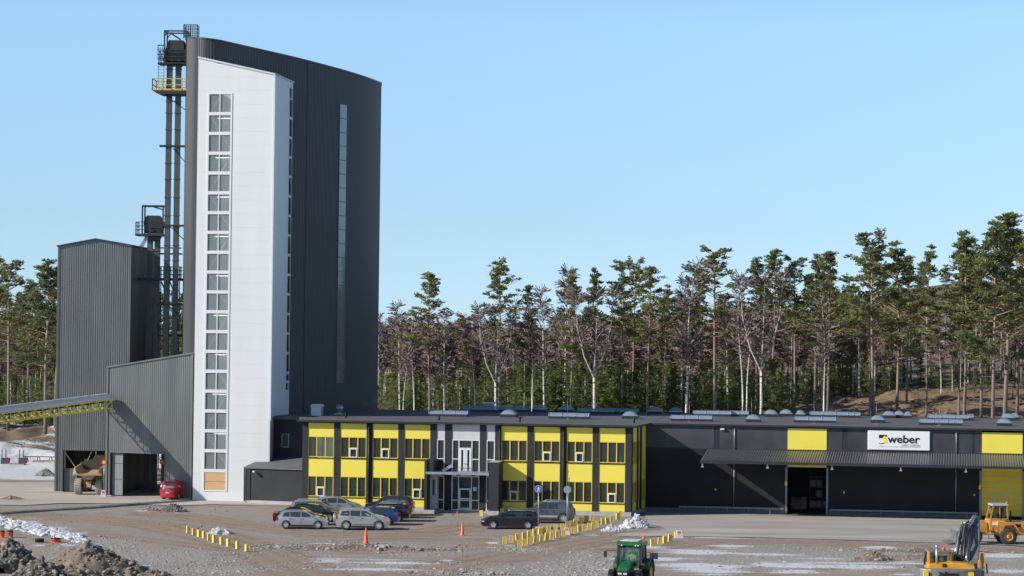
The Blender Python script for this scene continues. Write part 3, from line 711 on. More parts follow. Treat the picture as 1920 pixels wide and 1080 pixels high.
mb = MB(); mb.prism([(-1.95, zp), (2.0, zp), (2.0, zp-.35), (-1.2, zp-.35)], -1.4, 1.2); pf = mb.build('middle_platform', M_steel, root)
mb = MB(); mb.box(-1.95, 2.0, -1.42, -1.36, zp, zp+.16); railing(mb, [(2.0,-1.38), (-1.9,-1.38), (-1.9,1.2), (2.0,1.2)], zp, 1.15, .04, 1.1); mb.box(-2.9,-2.3,-1.5,-1.4,zp+.4,zp+1.2) if False else None
mb.build('yellow_railing', M_rail, pf)
mb = MB()
for y_, x1 in ((274, 2.0), (423, 2.3), (571, 1.9)):
    z = zpix(y_, D1); mb.box(-1.3, x1, -.35, .35, z-.09, z+.09); mb.beam((0, -.3, z-.2), (x1, -.3, z-2.4), .08); mb.build('wall_bracket', M_steel, root); mb = MB()
mb.beam((-.9, -.35, zp-.3), (1.9, -.35, zp-2.3), .08); mb.build('wall_bracket', M_steel, root); mb = MB(); mb.beam((1.0, .3, zpix(118, D1)), (1.9, .3, zpix(133, D1)), .2)
mb.build('wall_bracket', M_steel, root)
mb = MB(); mb.tube([(2.4, 0, zpix(480, D1)), (3.0-1.9+.0+1.2, 0, zpix(480, D1)), (2.3, 0, zpix(578, D1)), (2.9, 0, zpix(579, D1))], .13, 8); mb.tube([(1.2, 0, zpix(477, D1)), (2.3, 0, zpix(478, D1))], .1, 8); mb.build('duct', mat('blue_grey_duct', (.10,.14,.18), .4, .3), root)

# caged ladder on the tower's crown
mb = MB(); p = P(357, 620, 231); D_ = 229; xa = P(337, 620, D_).x; xb = P(362, 620, D_).x; zz0 = 44.4; zz1 = P(355, 46, D_).z
for k in range(7): x = xa+(xb-xa)*k/6; mb.beam((x, D_, zz0), (x, D_, zz1), .07 if k % 3 else .11)
for z in np.linspace(zz0+.3, zz1, 4): mb.beam((xa, D_, z), (xb, D_, z), .05); mb.beam((xa, D_+1.2, z), (xb, D_+1.2, z), .05); mb.beam((xb, D_, z), (xb, D_+1.2, z), .05); mb.beam((xa, D_, z), (xa, D_+1.2, z), .05)
for x in (xa, xb): mb.beam((x, D_+1.2, zz0), (x, D_+1.2, zz1), .08)
o_ = mb.build('roof_access_cage', M_steel); tag(o_, 'black steel access cage on the very top left corner of the tower', 'cage')

D2 = 232.5
root, ex = elevator('short_bucket_elevator', 'lower dark twin-leg bucket elevator whose head rises above the silo building', (279.3, 293.0), D2, zpix(448, D2), 0, [zpix(y, D2) for y in (470, 500, 530, 560, 600)], None, None)
mb = MB(); z0 = zpix(438, D2); z1 = zpix(418, D2); z2 = zpix(405, D2)
mb.prism([(-.8, z0), (.85, z0), (.95, z1), (.75, z2-.25), (.55, z2), (-.6, z2), (-.8, z2-.25), (-.95, z1)], -.7, .7); mb.prism([(-.6, z0-.2), (.8, z0-.2), (.5, z0-.8), (-.45, z0-.8)], -.35, .35); mb.build('head_housing', M_steel, root)
mb = MB(); zt = zpix(387, D2)
for x in (-1.05, 1.0):
    for y in (-.8, .8): mb.beam((x, y, z0-.3), (x, y, zt), .14)
    mb.beam((x, -.8, zt), (x, .8, zt), .12)
for y in (-.8, .8): mb.beam((-1.05, y, zt), (1.0, y, zt), .13)
mb.beam((0, -.6, zt-.1), (.9, -.6, zt-.35), .2, .12); mb.build('hoist_frame', M_steel, root)
mb = MB(); mb.box(-1.7, 1.15, -1.1, 1.1, z0-.28, z0-.08); railing(mb, [(1.1,-1.1), (-1.65,-1.1), (-1.65, 1.1)], z0-.08, 1.15, .03, .7, (.4, .75)); mb.box(-.3, -.1, -1.15, -1.1, z0, z0+1.1); mb.build('head_platform', M_steel, root)
mb = MB(); mb.beam((-.6, 0, z0-.3), (-1.7, 0, z0-2.2), .22, .2); mb.beam((-1.75, 0, z0-2.1), (-.7, 0, z0-.35), .10, .3); mb.build('chute', M_galv, root)
# cross walkway between the elevators
mb = MB(); z = zpix(524, D2); xL = ex(262); xR = ex(341); mb.box(xL, xR, -.9, .9, z-.12, z+.12); railing(mb, [(ex(296), -.9), (xR, -.9)], z+.1, 1.15, .025, .35, (.4, .8)); railing(mb, [(ex(296), .9), (xR, .9)], z+.1, 1.15, .025, .35, (.4, .8))
for x in (ex(302), ex(318)): mb.beam((x-.1, 0, z-.1), (x+.5, 0, z-1.5), .12)
z = zpix(629, D2); mb.box(ex(296), xR, -.4, .4, z-.12, z+.1); z3 = zpix(622, D2); railing(mb, [(ex(296), -.4), (xR, -.4)], z, 1.1, .025, .5)
z = zpix(465, D2); mb.box(ex(296), ex(338), -.1, .1, z-.06, z+.06); z = zpix(476, D2); mb.box(ex(296), ex(340), -.1, .1, z-.08, z+.08)
for x in (ex(299), ex(315), ex(334)): mb.beam((x, .5, 2), (x, .5, zpix(500, D2)), .09)
for k in range(6): z = 3+k*2.2; mb.beam((ex(299), .5, z), (ex(334), .5, z), .06); mb.beam((ex(299), .5, z), (ex(334), .5, z+2.2), .05)
mb.build('walkway', M_steel, root)

# ------------------------------------------------------------------ conveyor gallery
def conveyor():
    A = P(199, 757, 223.2); B = P(0, 778, 212); d = (B-A).normalized(); E = A+d*62; E.z = A.z-(A.z-B.z)*62/(B-A).length-1.0
    L = (E-A).length; ax = (E-A).normalized(); root = empty('conveyor', A, 0, 'long yellow lattice conveyor gallery with a silver tube cover, running off to the left', 'conveyor')
    side = ax.cross(Vector((0, 0, 1))).normalized(); up = side.cross(ax)
    f = lambda t, u, v: ax*t+side*u+up*v
    M4 = Matrix((( ax.x, side.x, up.x, 0), (ax.y, side.y, up.y, 0), (ax.z, side.z, up.z, 0), (0, 0, 0, 1)))
    mb = MB(); wd = .75; n = int(L/1.0)
    for u in (-wd, wd):
        for v in (-.42, .42): mb.beam(f(0, u, v), f(L, u, v), .09)
        for k in range(n): mb.beam(f(k, u, -.42), f(k, u, .42), .06); mb.beam(f(k, u, -.42 if k % 2 else .42), f(k+1, u, .42 if k % 2 else -.42), .045)
    for k in range(n): mb.beam(f(k, -wd, -.42), f(k, wd, -.42), .06)
    mb.build('truss', mat('conveyor_yellow', (0.78, 0.68, 0.05), .5, 0, .12), root)
    mb = MB(); vs = []; K = 8; pts = []
    for i in range(K+1): a = math.pi*i/K; pts.append((-math.cos(a)*.72, .45+math.sin(a)*.55))
    m = int(L/1.2)
    for j in range(m+1):
        for r in (0, 1):
            if j == m and r: break
            rr = 1.0 if r == 0 else 1.05
            for (u, v) in pts: vs.append(f(j*L/m+(0 if r == 0 else .03), u*rr, .45+(v-.45)*rr))
    rows = len(vs)//(K+1); fs = [(i*(K+1)+k, i*(K+1)+k+1, (i+1)*(K+1)+k+1, (i+1)*(K+1)+k) for i in range(rows-1) for k in range(K)]
    mb.add(vs, fs, True); mb.build('tube_cover', mat('silver_sheet', (0.80, 0.82, 0.86), .4, .1, .05), root)
    mb = MB()
    for k in range(n): 
        mb.cyl(f(k+.5, -.6, .1), f(k+.5, .6, .1), .08, n=8); 
        if k % 2: mb.cyl(f(k+.2, -.5, -.2), f(k+.2, .5, -.2), .08, n=8)
    mb.build('rollers', M_galv, root); 
    mb = MB(); mb.add([f(0,-.5,.2), f(L,-.5,.2), f(L,.5,.2), f(0,.5,.2)], [(0,1,2,3)]); mb.build('belt', M_black, root)
    mb = MB()
    for t in (38, 56):
        q = f(t, 0, -.42); gz = -A.z
        for s_ in (-1, 1): mb.beam((q.x+side.x*s_*.6, q.y+side.y*s_*.6, q.z), (q.x+side.x*s_*1.3, q.y+side.y*s_*1.3, gz), .16)
    mb.build('trestle', M_galv, root)
conveyor()

# ------------------------------------------------------------------ office building
def window_unit(s0, s1, z0, z1, y, parent, frame_m, vent=None, label=None, nm='window'):
    """three-light window; vent = index of the light with a lower white-framed sash"""
    fr = MB(); t = .07; n = 3; w_ = (s1-s0)/n
    fr.box(s0, s1, y-.05, y+.06, z1-t, z1); fr.box(s0, s1, y-.05, y+.06, z0, z0+t)
    for k in range(n+1):
        x = s0+k*w_; a, b = (x, x+t) if k == 0 else ((x-t, x) if k == n else (x-.045, x+.045)); fr.box(a, b, y-.05, y+.06, z0+t, z1-t)
    if vent is not None:
        zc = z0+(z1-z0)*.45; xa = s0+vent*w_; fr.box(xa+.045, xa+w_-.045, y-.04, y+.05, zc, zc+.07)
    wf = fr.build(nm, frame_m, parent)
    pn = MB(); pn.add([(s0+t, y+.03, z0+t), (s1-t, y+.03, z0+t), (s1-t, y+.03, z1-t), (s0+t, y+.03, z1-t)], [(0, 1, 2, 3)]); pn.build('pane', M_glassoff, wf, recalc=False)
    if vent is not None:
        v = MB(); a, b = xa+.05, xa+w_-.05; c, d = z0+.02, zc; q = .085
        v.box(a, b, y-.09, y-.02, c, c+q); v.box(a, b, y-.09, y-.02, d-q, d); v.box(a, a+q, y-.09, y-.02, c+q, d-q); v.box(b-q, b, y-.09, y-.02, c+q, d-q)
        v.build('vent_sash', M_whiteframe, wf)
    return wf
def office():
    F = Frame(G(565.5, 953), G(1183, 967.8)); L = F.L
    S = Frame(F.world(L, 0), G(1211, 958)); W0 = S.world(S.L, 0)
    root = empty('office_building', F.o, F.ang, 'two storey office with bright yellow panels, black piers and grouped windows', 'building')
    zr = lambda py: F.z(1150, py)
    zl = lambda py: F.z(600, py)
    lv = dict(pl=.5*(zl(948)+zr(958)), y3=.5*(zl(933.5)+zr(944.3)), w1b=.5*(zl(932)+zr(942.7)), w1t=.5*(zl(893)+zr(903.3)), y2t=.5*(zl(861)+zr(869)), w2b=.5*(zl(858)+zr(867.5)), w2t=.5*(zl(818.5)+zr(828)), y1t=.5*(zl(793.5)+zr(802.3)), ev=.5*(zl(791)+zr(800)))
    print('side', sp0 if 0 else 0) if 0 else print('levels', {k: round(v, 2) for k, v in lv.items()}, 'L', L, 'S', S.L)
    pl, y3, w1b, w1t, y2t, w2b, w2t, y1t, ev = (lv[k] for k in ('pl','y3','w1b','w1t','y2t','w2b','w2t','y1t','ev'))
    sx = lambda px: F.s(px, 880)
    bays = [(577,625.5,'y'),(637.5,686.5,'y'),(698,746,'y'),(757.5,806,'y'),(818.5,833.5,'e'),(847,899,'e'),(911.5,927.5,'e'),(939.5,988,'y'),(1000.5,1049.5,'y'),(1062,1110.5,'y'),(1123,1172,'y')]
    up_v = {1, 2, 8, 9}; lo_v = {0, 3, 7, 10}
    # piers
    mb = MB(); prev = 0.0
    for (a, b, k) in bays+[(1500, 1500, 'x')]:
        a_, b_ = (sx(a), sx(b)) if k != 'x' else (L, L)
        mb = MB(); mb.box(prev, a_, -.02, .25, pl, ev); prev = b_; mb.build('pier', M_blackpier, root)
    mb = MB(); mb.box(-.0, sx(806), .0, .3, -.1, pl); mb.box(sx(939.5), L-.0, .0, .3, -.1, pl); mb.box(sx(806), sx(939.5), .02, .3, -.1, .12); mb.build('plinth', M_plinth, root)
    for i, (a, b, k) in enumerate(bays):
        s0, s1 = sx(a), sx(b)
        if k == 'y':
            for za, zb in ((pl+.01, y3), (w1t, y2t), (w2t, y1t)): mb = MB(); mb.box(s0, s1, .03, .12, za, zb); mb.build('yellow_panel', M_yellow, root)
            mb = MB(); mb.box(s0, s1, -.04, .05, y3, y3+.05); mb.build('sill', M_blackpier, root); mb = MB(); mb.box(s0, s1, -.04, .05, y2t, y2t+.05); mb.build('sill', M_blackpier, root); mb = MB(); mb.box(s0, s1, 0, .1, y1t, ev); mb.build('lintel', M_blackpier, root)
            window_unit(s0, s1, w1b, w1t, .08, root, M_yframe, 1 if i in lo_v else None)
            window_unit(s0, s1, w2b, w2t, .08, root, M_yframe, 1 if i in up_v else None)
        else:
            mb = MB(); mb.box(s0, s1, .03, .12, w2t-.05, y1t); mb.box(s0, s1, 0, .1, y1t, ev); mb.build('white_panel', M_lightwall, root)
            zb, zt = F.z(872, 956, 0)+.0, w2t-.05; zb = .15
            fl = F.z(872, 892); fr = MB(); t = .09; y = .06
            cols = [s0, s1] if b-a < 30 else [s0, s0+(s1-s0)*.25, s0+(s1-s0)*.72, s1]
            fr.box(s0, s1, y-.05, y+.05, zt-t, zt); fr.box(s0, s1, y-.05, y+.05, zb, zb+t); fr.box(s0, s1, y-.05, y+.05, fl-.12, fl+.12)
            for c in cols: c0 = min(max(c, s0+t/2), s1-t/2); fr.box(c0-t/2, c0+t/2, y-.06, y+.06, zb, zt)
            zu = F.z(872, 861); zd = F.z(872, 938)
            fr.box(s0, s1, y-.05, y+.05, zu-.04, zu+.04) if len(cols) == 2 else (fr.box(cols[0], cols[1], y-.05, y+.05, zu-.04, zu+.04), fr.box(cols[2], cols[3], y-.05, y+.05, zu-.04, zu+.04))
            fr.box(s0, s1, y-.05, y+.05, zd-.05, zd+.05)
            wf = fr.build('entrance_window', M_whiteframe, root)
            pn = MB(); pn.add([(s0, y+.02, zb), (s1, y+.02, zb), (s1, y+.02, zt), (s0, y+.02, zt)], [(0,1,2,3)]); pn.build('pane', M_glassoff, wf, recalc=False)
            if len(cols) == 4:
                c1, c2 = cols[1], cols[2]; dt = F.z(872, 839.5)
                # upper balcony double door
                d = MB(); mid = (c1+c2)/2
                for (p, q) in ((c1+.05, mid-.01), (mid+.01, c2-.05)):
                    d.box(p, q, y-.1, y-.02, fl+.1, fl+.35); d.box(p, q, y-.1, y-.02, dt-.2, dt); d.box(p, p+.17, y-.1, y-.02, fl+.35, dt-.2); d.box(q-.17, q, y-.1, y-.02, fl+.35, dt-.2)
                d = d.build('door', M_whiteframe, root); tag(d, 'upper double door with white frames')
                hh = MB(); hh.box(mid-.12, mid+.12, y-.16, y-.11, fl+1.05, fl+1.1); hh.build('handle', M_galv, d)
                r = MB(); zt2 = fl+.75
                for zz in (fl+.25, fl+.5, fl+.75): r.box(c1-.02, c2+.02, y-.22, y-.18, zz-.02, zz+.02)
                r.build('guard_rail', M_galv, root)
                dt2 = F.z(872, 915.5); d = MB(); p, q = c1+.02, c2-.02
                d.box(p, q, y-.1, y-.02, zb, zb+.25); d.box(p, q, y-.1, y-.02, dt2-.14, dt2); d.box(p, p+.16, y-.1, y-.02, zb+.25, dt2-.14); d.box(q-.16, q, y-.1, y-.02, zb+.25, dt2-.14); d.box(p+.16, q-.16, y-.1, y-.02, zb+1.0, zb+1.1)
                d = d.build('door', M_whiteframe, root); tag(d, 'glazed entrance door at ground level')
                hh = MB(); hh.box(q-.12, q-.06, y-.2, y-.12, zb+.9, zb+1.5); hh.build('handle', M_galv, d)
                nb = MB(); nb.box(cols[2]+.15, cols[3]-.25, y-.03, y-.01, zb+1.75, zb+2.1); nb.build('notice', M_whitep, root)
    # entrance porch: two projecting side walls, canopy
    fo = -2.3
    rs0, rs1 = F.s(916, 900, fo), F.s(934, 900, fo); zt = F.z(925, 867, fo)
    mb = MB(); mb.box(rs0, rs0+.9, fo, -.02, .35, zt); mb.build('porch_wall', M_blackpier, root)
    mb = MB(); mb.box(rs0-.05, rs0+.95, fo-.06, -.02, -.1, .35); mb.box(rs0-.03, rs0+.93, fo-.04, -.02, zt, zt+.05); mb.build('porch_footing', M_plinth, root)
    ls0 = F.s(795.5, 900, fo); ls1 = F.s(812, 900, fo); zt2 = F.z(805, 862.5, fo); zm = F.z(805, 892, fo)
    mb = MB(); mb.box(ls0-.0, ls0+.25, fo, -.02, .3, zt2); mb.box(ls0, ls1, -2.2, -.05, zm+.35, zt2); o = mb.build('porch_wall', M_blackpier, root); 
    mb = MB(); mb.box(ls0+.25, ls1+.1, -.9, -.05, .3, zm); o = mb.build('porch_side_panel', M_lightwall, root)
    mb = MB(); mb.box(ls0+.25+.25, ls0+.25+.42, -.93, -.88, .3+1.2, zm-.4); mb.build('slot_window', mat('slot_dark', (.03, .03, .035), .3), root)
    mb = MB(); mb.box(ls0-.05, ls1+.15, fo-.05, -.02, -.1, .3); mb.build('porch_footing', M_plinth, root)
    cz = F.z(850, 889, fo); mb = MB(); mb.box(ls0+.1, rs0+.02, fo-.05, -.03, cz-.05, cz+.16); cn = mb.build('canopy', M_galv, root)
    mb = MB()
    for k in range(3): x = ls1+.9+k*1.35; mb.box(x-.16, x+.16, fo-.12, fo-.05, cz-.14, cz-.02)
    mb.build('canopy_light', M_black, cn)
    mb = MB(); x = F.s(838, 880, -1.5); mb.beam((x-.4, -1.5, cz+.2), (x+.5, -1.5, cz+.75), .12, .25); mb.build('floodlight', M_galv, root)
    # downpipes
    for px in (691.5, 1056.5, 936.5):
        mb = MB(); x = sx(px); mb.cyl((x, -.12, .15), (x, -.12, ev+.02), .07, n=10); mb.cyl((x, -.12, ev-.1), (x, .0, ev+.1), .07, n=10)
        for z in (1.5, 4, 6): mb.cyl((x, -.12, z), (x, -.12, z+.08), .1, n=10)
        mb.build('downpipe', M_roofdk, root)
    # right return wall
    q0 = F.local(S.world(0, 0)); us = (F.local(S.world(1, 0))-q0); ns = Vector((-us.y, us.x, 0)); A = math.atan2(us.y, us.x)
    TT = Matrix.Translation((q0.x, q0.y, 0)) @ Matrix.Rotation(A, 4, 'Z'); SL = S.L
    ss = lambda px: S.s(px, 880)
    yb = [(1186.2, 1194.3), (1196.8, 1199.6), (1203.0, 1211.0)]
    mb = MB(); mb.T = TT; prev = 0
    for a, b in yb: mb.box(prev, max(ss(a), prev+.05), -.02, .2, pl, ev); prev = min(ss(b), SL)
    mb.build('pier', M_blackpier, root)
    mb = MB(); mb.T = TT; mb.box(0, SL, -.0, .25, -.1, pl); mb.build('plinth', M_plinth, root)
    for i, (a, b) in enumerate(yb):
        s0, s1 = ss(a), min(ss(b), SL); mb = MB(); mb.T = TT
        for za, zb in ([(pl+.01, y3), (w1t, y2t), (w2t, y1t)] if i < 2 else [(pl+.01, y3), (w1t, y1t)]): mb = MB(); mb.T = TT; mb.box(s0, s1, .03, .1, za, zb); mb.build('yellow_panel', M_yellow, root)
        for (za, zb) in ([(y3, w1t), (y2t, w2t)] if i < 2 else [(y3, w1t)]):
            fr = MB(); fr.T = TT; n = 3 if s1-s0 > 1 else 1
            for k in range(n+1): x = s0+(s1-s0)*k/n; fr.box(max(x-.05, s0), min(x+.05, s1), .02, .1, za, zb)
            fr.box(s0, s1, .02, .1, zb-.07, zb-.0); fr.box(s0, s1, .02, .1, za, za+.08)
            wf = fr.build('window', M_yframe, root); pn = MB(); pn.T = TT; pn.add([(s0,.07,za),(s1,.07,za),(s1,.07,zb),(s0,.07,zb)], [(0,1,2,3)]); pn.build('pane', M_glassoff, wf, recalc=False)
    # rooms behind the glass
    mb = MB(); mb.box(.2, L-.2, 5.0, 5.1, 0, ev-.2); mb.box(.2, L-.2, .3, 5.0, 3.7, 3.95); mb.box(.2, L-.2, .3, 5.0, -.02, .06); 
    for (a, b, k) in bays[1:]: x = (sx(a)-.28); mb.box(x-.06, x+.06, .3, 5.0, .06, 3.7) if random.random() < .7 else None; mb.box(x-.06, x+.06, .3, 5.0, 3.95, ev-.2) if random.random() < .7 else None
    mb.build('interior', mat('room_walls', (0.34, 0.35, 0.33), .9, 0, .4, .6), root)
    mb = MB()
    for z in (w1b, w2b):
        for k in range(9):
            if k not in (4, 5): x = sx(577)+.1+k*.12+(0 if k < 5 else .35); mb.box(x, x+.06, .35+.05*(k % 2), .38+.05*(k % 2), z, z+1.8)
    mb.build('curtain', mat('white_curtain', (.7, .72, .7), .8), root)
    mb = MB(); rnd = random.Random(3)
    for i in (1, 2, 3, 7, 8, 9, 10):
        for z in (w1b, w2b):
            for k in range(2): x = sx(bays[i][0])+.3+rnd.random()*1.5; mb.box(x, x+.1+rnd.random()*.3, .5, .7, z-.1, z+.15+rnd.random()*.35)
    mb.build('window_clutter', mat('clutter', (.45, .4, .38), .7, 0, .5, 2), root)
    # roof
    W = Frame(W0, G(1921, 974)); 
    fl = F.local
    ztop = 7.98; zbot = ev+.0
    pts = [Vector((-.45, -.55, 0)), Vector((L+.45, -.55, 0)), fl(W.world(.35, -.3)), fl(W.world(.3, 26.5)), Vector((2.0, 27.5, 0)), Vector((-.45, 9.0, 0))]
    mb = MB(); n = len(pts); mb.add([(p.x, p.y, ztop) for p in pts], [tuple(range(n))]); mb.build('roof', M_roof, root, recalc=False)
    mb = MB(); 
    for i in range(n):
        a, b = pts[i], pts[(i+1) % n]; a = Vector((a.x, a.y, 0)); b = Vector((b.x, b.y, 0)); mb.add([(a.x,a.y,zbot),(b.x,b.y,zbot),(b.x,b.y,ztop+.012),(a.x,a.y,ztop+.012)], [(0,1,2,3)])
    mb.add([(p.x, p.y, zbot) for p in pts], [tuple(range(n-1, -1, -1))]); mb.build('eaves', M_roofdk, root, recalc=False)
    return F, W
FO, FW = office()

def warehouse():
    F = FW; L = 90.0; root = empty('warehouse_building', F.o, F.ang, 'long black flat roofed warehouse with a ribbed canopy and yellow gate panels', 'building')
    ev = F.z(1500, 801); ct = F.z(1560, 847); pl = .35
    sx = lambda px, py=870: F.s(px, py)
    g0, g1 = sx(1476.5), sx(1549.5); d0, d1 = sx(1841), sx(1917); gz = F.z(1510, 876)
    # lower wall with the open gate
    mb = MB(); mb.box(-.3, g0, 0, .2, pl, ct); mb.box(g1, d0, 0, .2, pl, ct); mb.box(d1, L, 0, .2, pl, ct); mb.build('wall', mat('black_wall_canopy_shade', (.013, .014, .017), .8, 0, .25, .4), root)  # wall black darkened so its colour carries the shade under the canopy
    # upper panels between piers
    mb = MB(); prevp = [(-.3, sx(1338.5)), (sx(1349), g0), (g1, sx(1579)), (sx(1589), sx(1823.5)), (sx(1828), sx(1841)), (d1, L)]
    for a, b in prevp: mb.box(a, b, -.02, .2, ct+.12, ev)
    mb.build('upper_panel', M_greypanel, root)
    mb = MB()
    for a, b in ((1338.5, 1349), (1579, 1589), (1823.5, 1828)): mb.box(sx(a), sx(b), -.0, .2, ct, ev)
    mb.box(-.3, L, -.04, .1, ct, ct+.12); mb.build('pier', M_blackpier, root)
    yp = []
    for (a, b, y0, y1) in ((g0, g1, 803.5, 845.5), (d0, d1, 811, 852.5)):
        mb = MB(); c = (1513 if a == g0 else 1878); mb.box(a, b, -.06, .05, ct+.14, F.z(c, y0)); mb.build('yellow_panel', M_yellow, root)
        mb = MB(); mb.box(a, b, -.05, .1, gz, ct-.05); mb.build('gate_lintel', M_yellow, root)
    # closed yellow gate with wicket
    mb = MB(); mb.box(d0, d1, .0, .1, pl-.1, gz)
    gt = mb.build('gate', mat('yellow_gate', (0.74, 0.55, 0.05), .6, 0, .05, .8), root)
    w0, w1 = sx(1866), sx(1888.5); wz = F.z(1877, 928.5); mb = MB(); mb.box(w0-.06, w0+.04, -.04, 0, pl, wz); mb.box(w1-.04, w1+.06, -.04, 0, pl, wz); mb.box(w0-.06, w1+.06, -.04, 0, wz, wz+.1); mb.build('wicket_frame', M_galv, gt)
    mb = MB()
    for z in np.arange(pl+.4, gz, .5): mb.box(d0, d1, -.006, 0, z, z+.02)
    mb.build('gate_joint', mat('gate_line', (.45, .34, .03), .7), gt)
    mb = MB()
    for x in (g0-.18, g1, d0-.2, d1): mb.box(x, x+.18, -.1, .1, 0, gz)
    mb.build('gate_frame', M_galv if False else mat('gate_post', (.24, .25, .26), .5, .3), root)
    mb = MB()
    for x, px in ((g0-.12, 0), (d0-.15, 0)): mb.box(x-.1, x+.12, -.16, -.1, 2.6, 2.95)
    for px in (1342, 1583, 1827): mb.box(sx(px)-.07, sx(px)+.07, -.05, 0, 2.0, 2.15)
    mb.build('yellow_marker', M_yelp, root)
    # open gate interior
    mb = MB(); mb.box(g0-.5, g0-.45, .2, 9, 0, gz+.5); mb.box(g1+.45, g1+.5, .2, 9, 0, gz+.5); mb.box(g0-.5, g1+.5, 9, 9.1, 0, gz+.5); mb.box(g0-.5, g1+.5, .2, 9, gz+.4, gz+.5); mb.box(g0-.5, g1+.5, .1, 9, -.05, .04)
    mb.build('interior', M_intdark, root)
    mb = MB()
    for k in range(4):
        mb.box(g0+1.9, g1+.2, 5+k*.0, 5.1, .2+k*.95, .28+k*.95)
    for k in range(4): x = g0+1.9+k*.55; mb.box(x, x+.06, 4.95, 5.05, 0, 3.6)
    sh = mb.build('rack', M_steel, root)
    mb = MB(); rr = random.Random(5)
    for k in range(3):
        for j in range(3):
            if rr.random() < .8: x = g0+1.95+j*.56; mb.box(x, x+.48, 5.1, 5.7, .3+k*.95, .9+k*.95)
    mb.build('goods', mat('goods', (.30, .24, .2), .8, 0, .4, 1), root); mb = MB(); mb.box(g0+.2, g0+1.6, 6, 6.9, 0, 1.1); mb.build('goods', mat('goods', (.30, .24, .2), .8, 0, .4, 1), root)
    # plinth, guard rail with posts
    mb = MB(); mb.box(-.2, g0-.2, -.03, .2, -.1, pl); mb.box(g1+.2, d0-.2, -.03, .2, -.1, pl); mb.box(d1+.2, L, -.03, .2, -.1, pl); mb.build('plinth', mat('dark_plinth', (.15, .16, .16), .8, 0, .1), root)
    mb = MB(); mb.box(sx(1275), g0-.3, -.55, -.5, .42, .58); mb.box(g1+.3, d0-.3, -.55, -.5, .42, .58)
    px = 1282
    for px in list(range(1285, 1470, 40))+list(range(1573, 1830, 40)): x = sx(px); mb.box(x-.04, x+.04, -.5, -.42, 0, .6)
    mb.build('guard_rail', mat('rail_steel', (.22, .22, .21), .5, .4), root)
    # canopy: ribbed translucent sheet on a steel edge
    cs = F.s(1327, 843.5); co = -6.0; cz1 = F.z(1560, 869, co); cs2 = F.s(1313.5, 863, co); czt = ct+.02
    mb = MB(); pitch = .22; xs = []; k = 0; x = cs
    n = int((L-cs)/pitch)
    vs = []; fs = []
    for i in range(n):
        for a, d in RIB: vs += [(cs+(i+a)*pitch, -.05, czt+.05*d), (cs+(i+a)*pitch+(cs2-cs), co, cz1+.06*d)]
    for i in range(len(vs)//2-1): fs.append((2*i, 2*i+1, 2*i+3, 2*i+2))
    mb.add(vs, fs); cn = mb.build('canopy', mat('canopy_sheet', (.15, .153, .16), .42, .3, .10, .3), root, recalc=False)
    mb = MB(); mb.box(cs2-.05, L, co-.06, co, cz1-.2, cz1+.03); mb.beam((cs, -.05, czt-.08), (cs2, co, cz1-.1), .1, .16); mb.box(cs, L, -.12, -.02, czt-.1, czt-.0); mb.build('canopy_edge', M_roofdk, cn)
    mb = MB()
    for px in (1317, 1439, 1560, 1689, 1811, 1930): x = F.s(px, 874, co+.1); mb.box(x-.05, x+.05, co+.05, co+.15, cz1-.45, cz1-.2); mb.prism([(x-.14, cz1-.55), (x+.14, cz1-.55), (x+.06, cz1-.4), (x-.06, cz1-.4)], co, co+.2)
    mb.build('canopy_lamp', M_galv, cn)
    mb = MB()
    for px in (1377, 1793): x = sx(px, 830); mb.cyl((x, -.1, ct), (x, -.1, ev+.1), .04, n=8); mb.cyl((x, -.1, .4), (x, -.1, ct-.1), .035, n=8)
    mb.build('downpipe', M_galv, root)
    mb = MB(); x = sx(1355, 804); mb.box(x-.2, x+.15, -.25, -.05, ev-.35, ev-.22); mb.build('camera_bracket', M_whitep, root)
    # side, back and roof
    zt = 7.98
    mb = MB(); mb.box(.3, L, 26.0, 26.2, 0, ev); mb.box(L-.2, L, .2, 26, 0, ev); mb.build('back_wall', M_blackwall, root)
    mb = MB(); mb.add([(.35, -.30, zt), (L, -.45, zt), (L, 26.5, zt), (.3, 26.5, zt)], [(0,1,2,3)]); mb.build('roof', M_roof, root, recalc=False)
    mb = MB(); mb.box(.36, L, -.46, -.28, ev, zt-.012) if False else None
    mb.add([(.35,-.30,ev),(L,-.45,ev),(L,-.45,zt-.006),(.35,-.30,zt-.006)], [(0,1,2,3)]); mb.add([(.35,-.30,ev),(L,-.45,ev),(L,.3,ev),(.35,.3,ev)], [(3,2,1,0)]); mb.add([(.3,26.5,ev),(L,26.5,ev),(L,26.5,zt+.05),(.3,26.5,zt+.05)], [(0,1,2,3)])
    mb.build('eaves', M_roofdk, root, recalc=False)
    # billboard
    so_ = F.o; s0, s1 = sx(1627, 825), sx(1743.7, 825); z1, z0 = F.z(1685, 807), F.z(1685, 844)
    sg = empty('company_sign', F.world(s0, -.12), F.ang, 'white sign reading weber with a black and yellow emblem, on the warehouse front', 'sign')
    W = s1-s0; H = z1-z0; mb = MB(); mb.box(0, W, -.06, .06, z0, z1); mb.build('sign_board', mat('sign_white', (.86, .86, .86), .4, 0, .01, coat=.3), sg, bevel=.06)
    X = lambda u: u/1410*W; Z = lambda v: z1-v/455*H         # sign-board units taken from the photograph
    u0 = 318; v0 = 195
    def poly(pts, y, m, nm):
        mb = MB(); mb.prism([(X(a-u0), Z(b-v0)) for a, b in pts], y-.012, y, 'y'); return mb.build(nm, m, sg)
    arc = [(570+0, 392)]
    circ = lambda a: (612+58*math.cos(R(a)), 440-60*math.sin(R(a)))
    pts = [(570, 300), (752, 300), (752, 345), (728, 345), (706, 312), (650, 382)]+[(635-2+0, 384)]+[(612, 374), (590, 380), (570, 388)]
    poly(pts, -.062, M_ink, 'emblem_black')
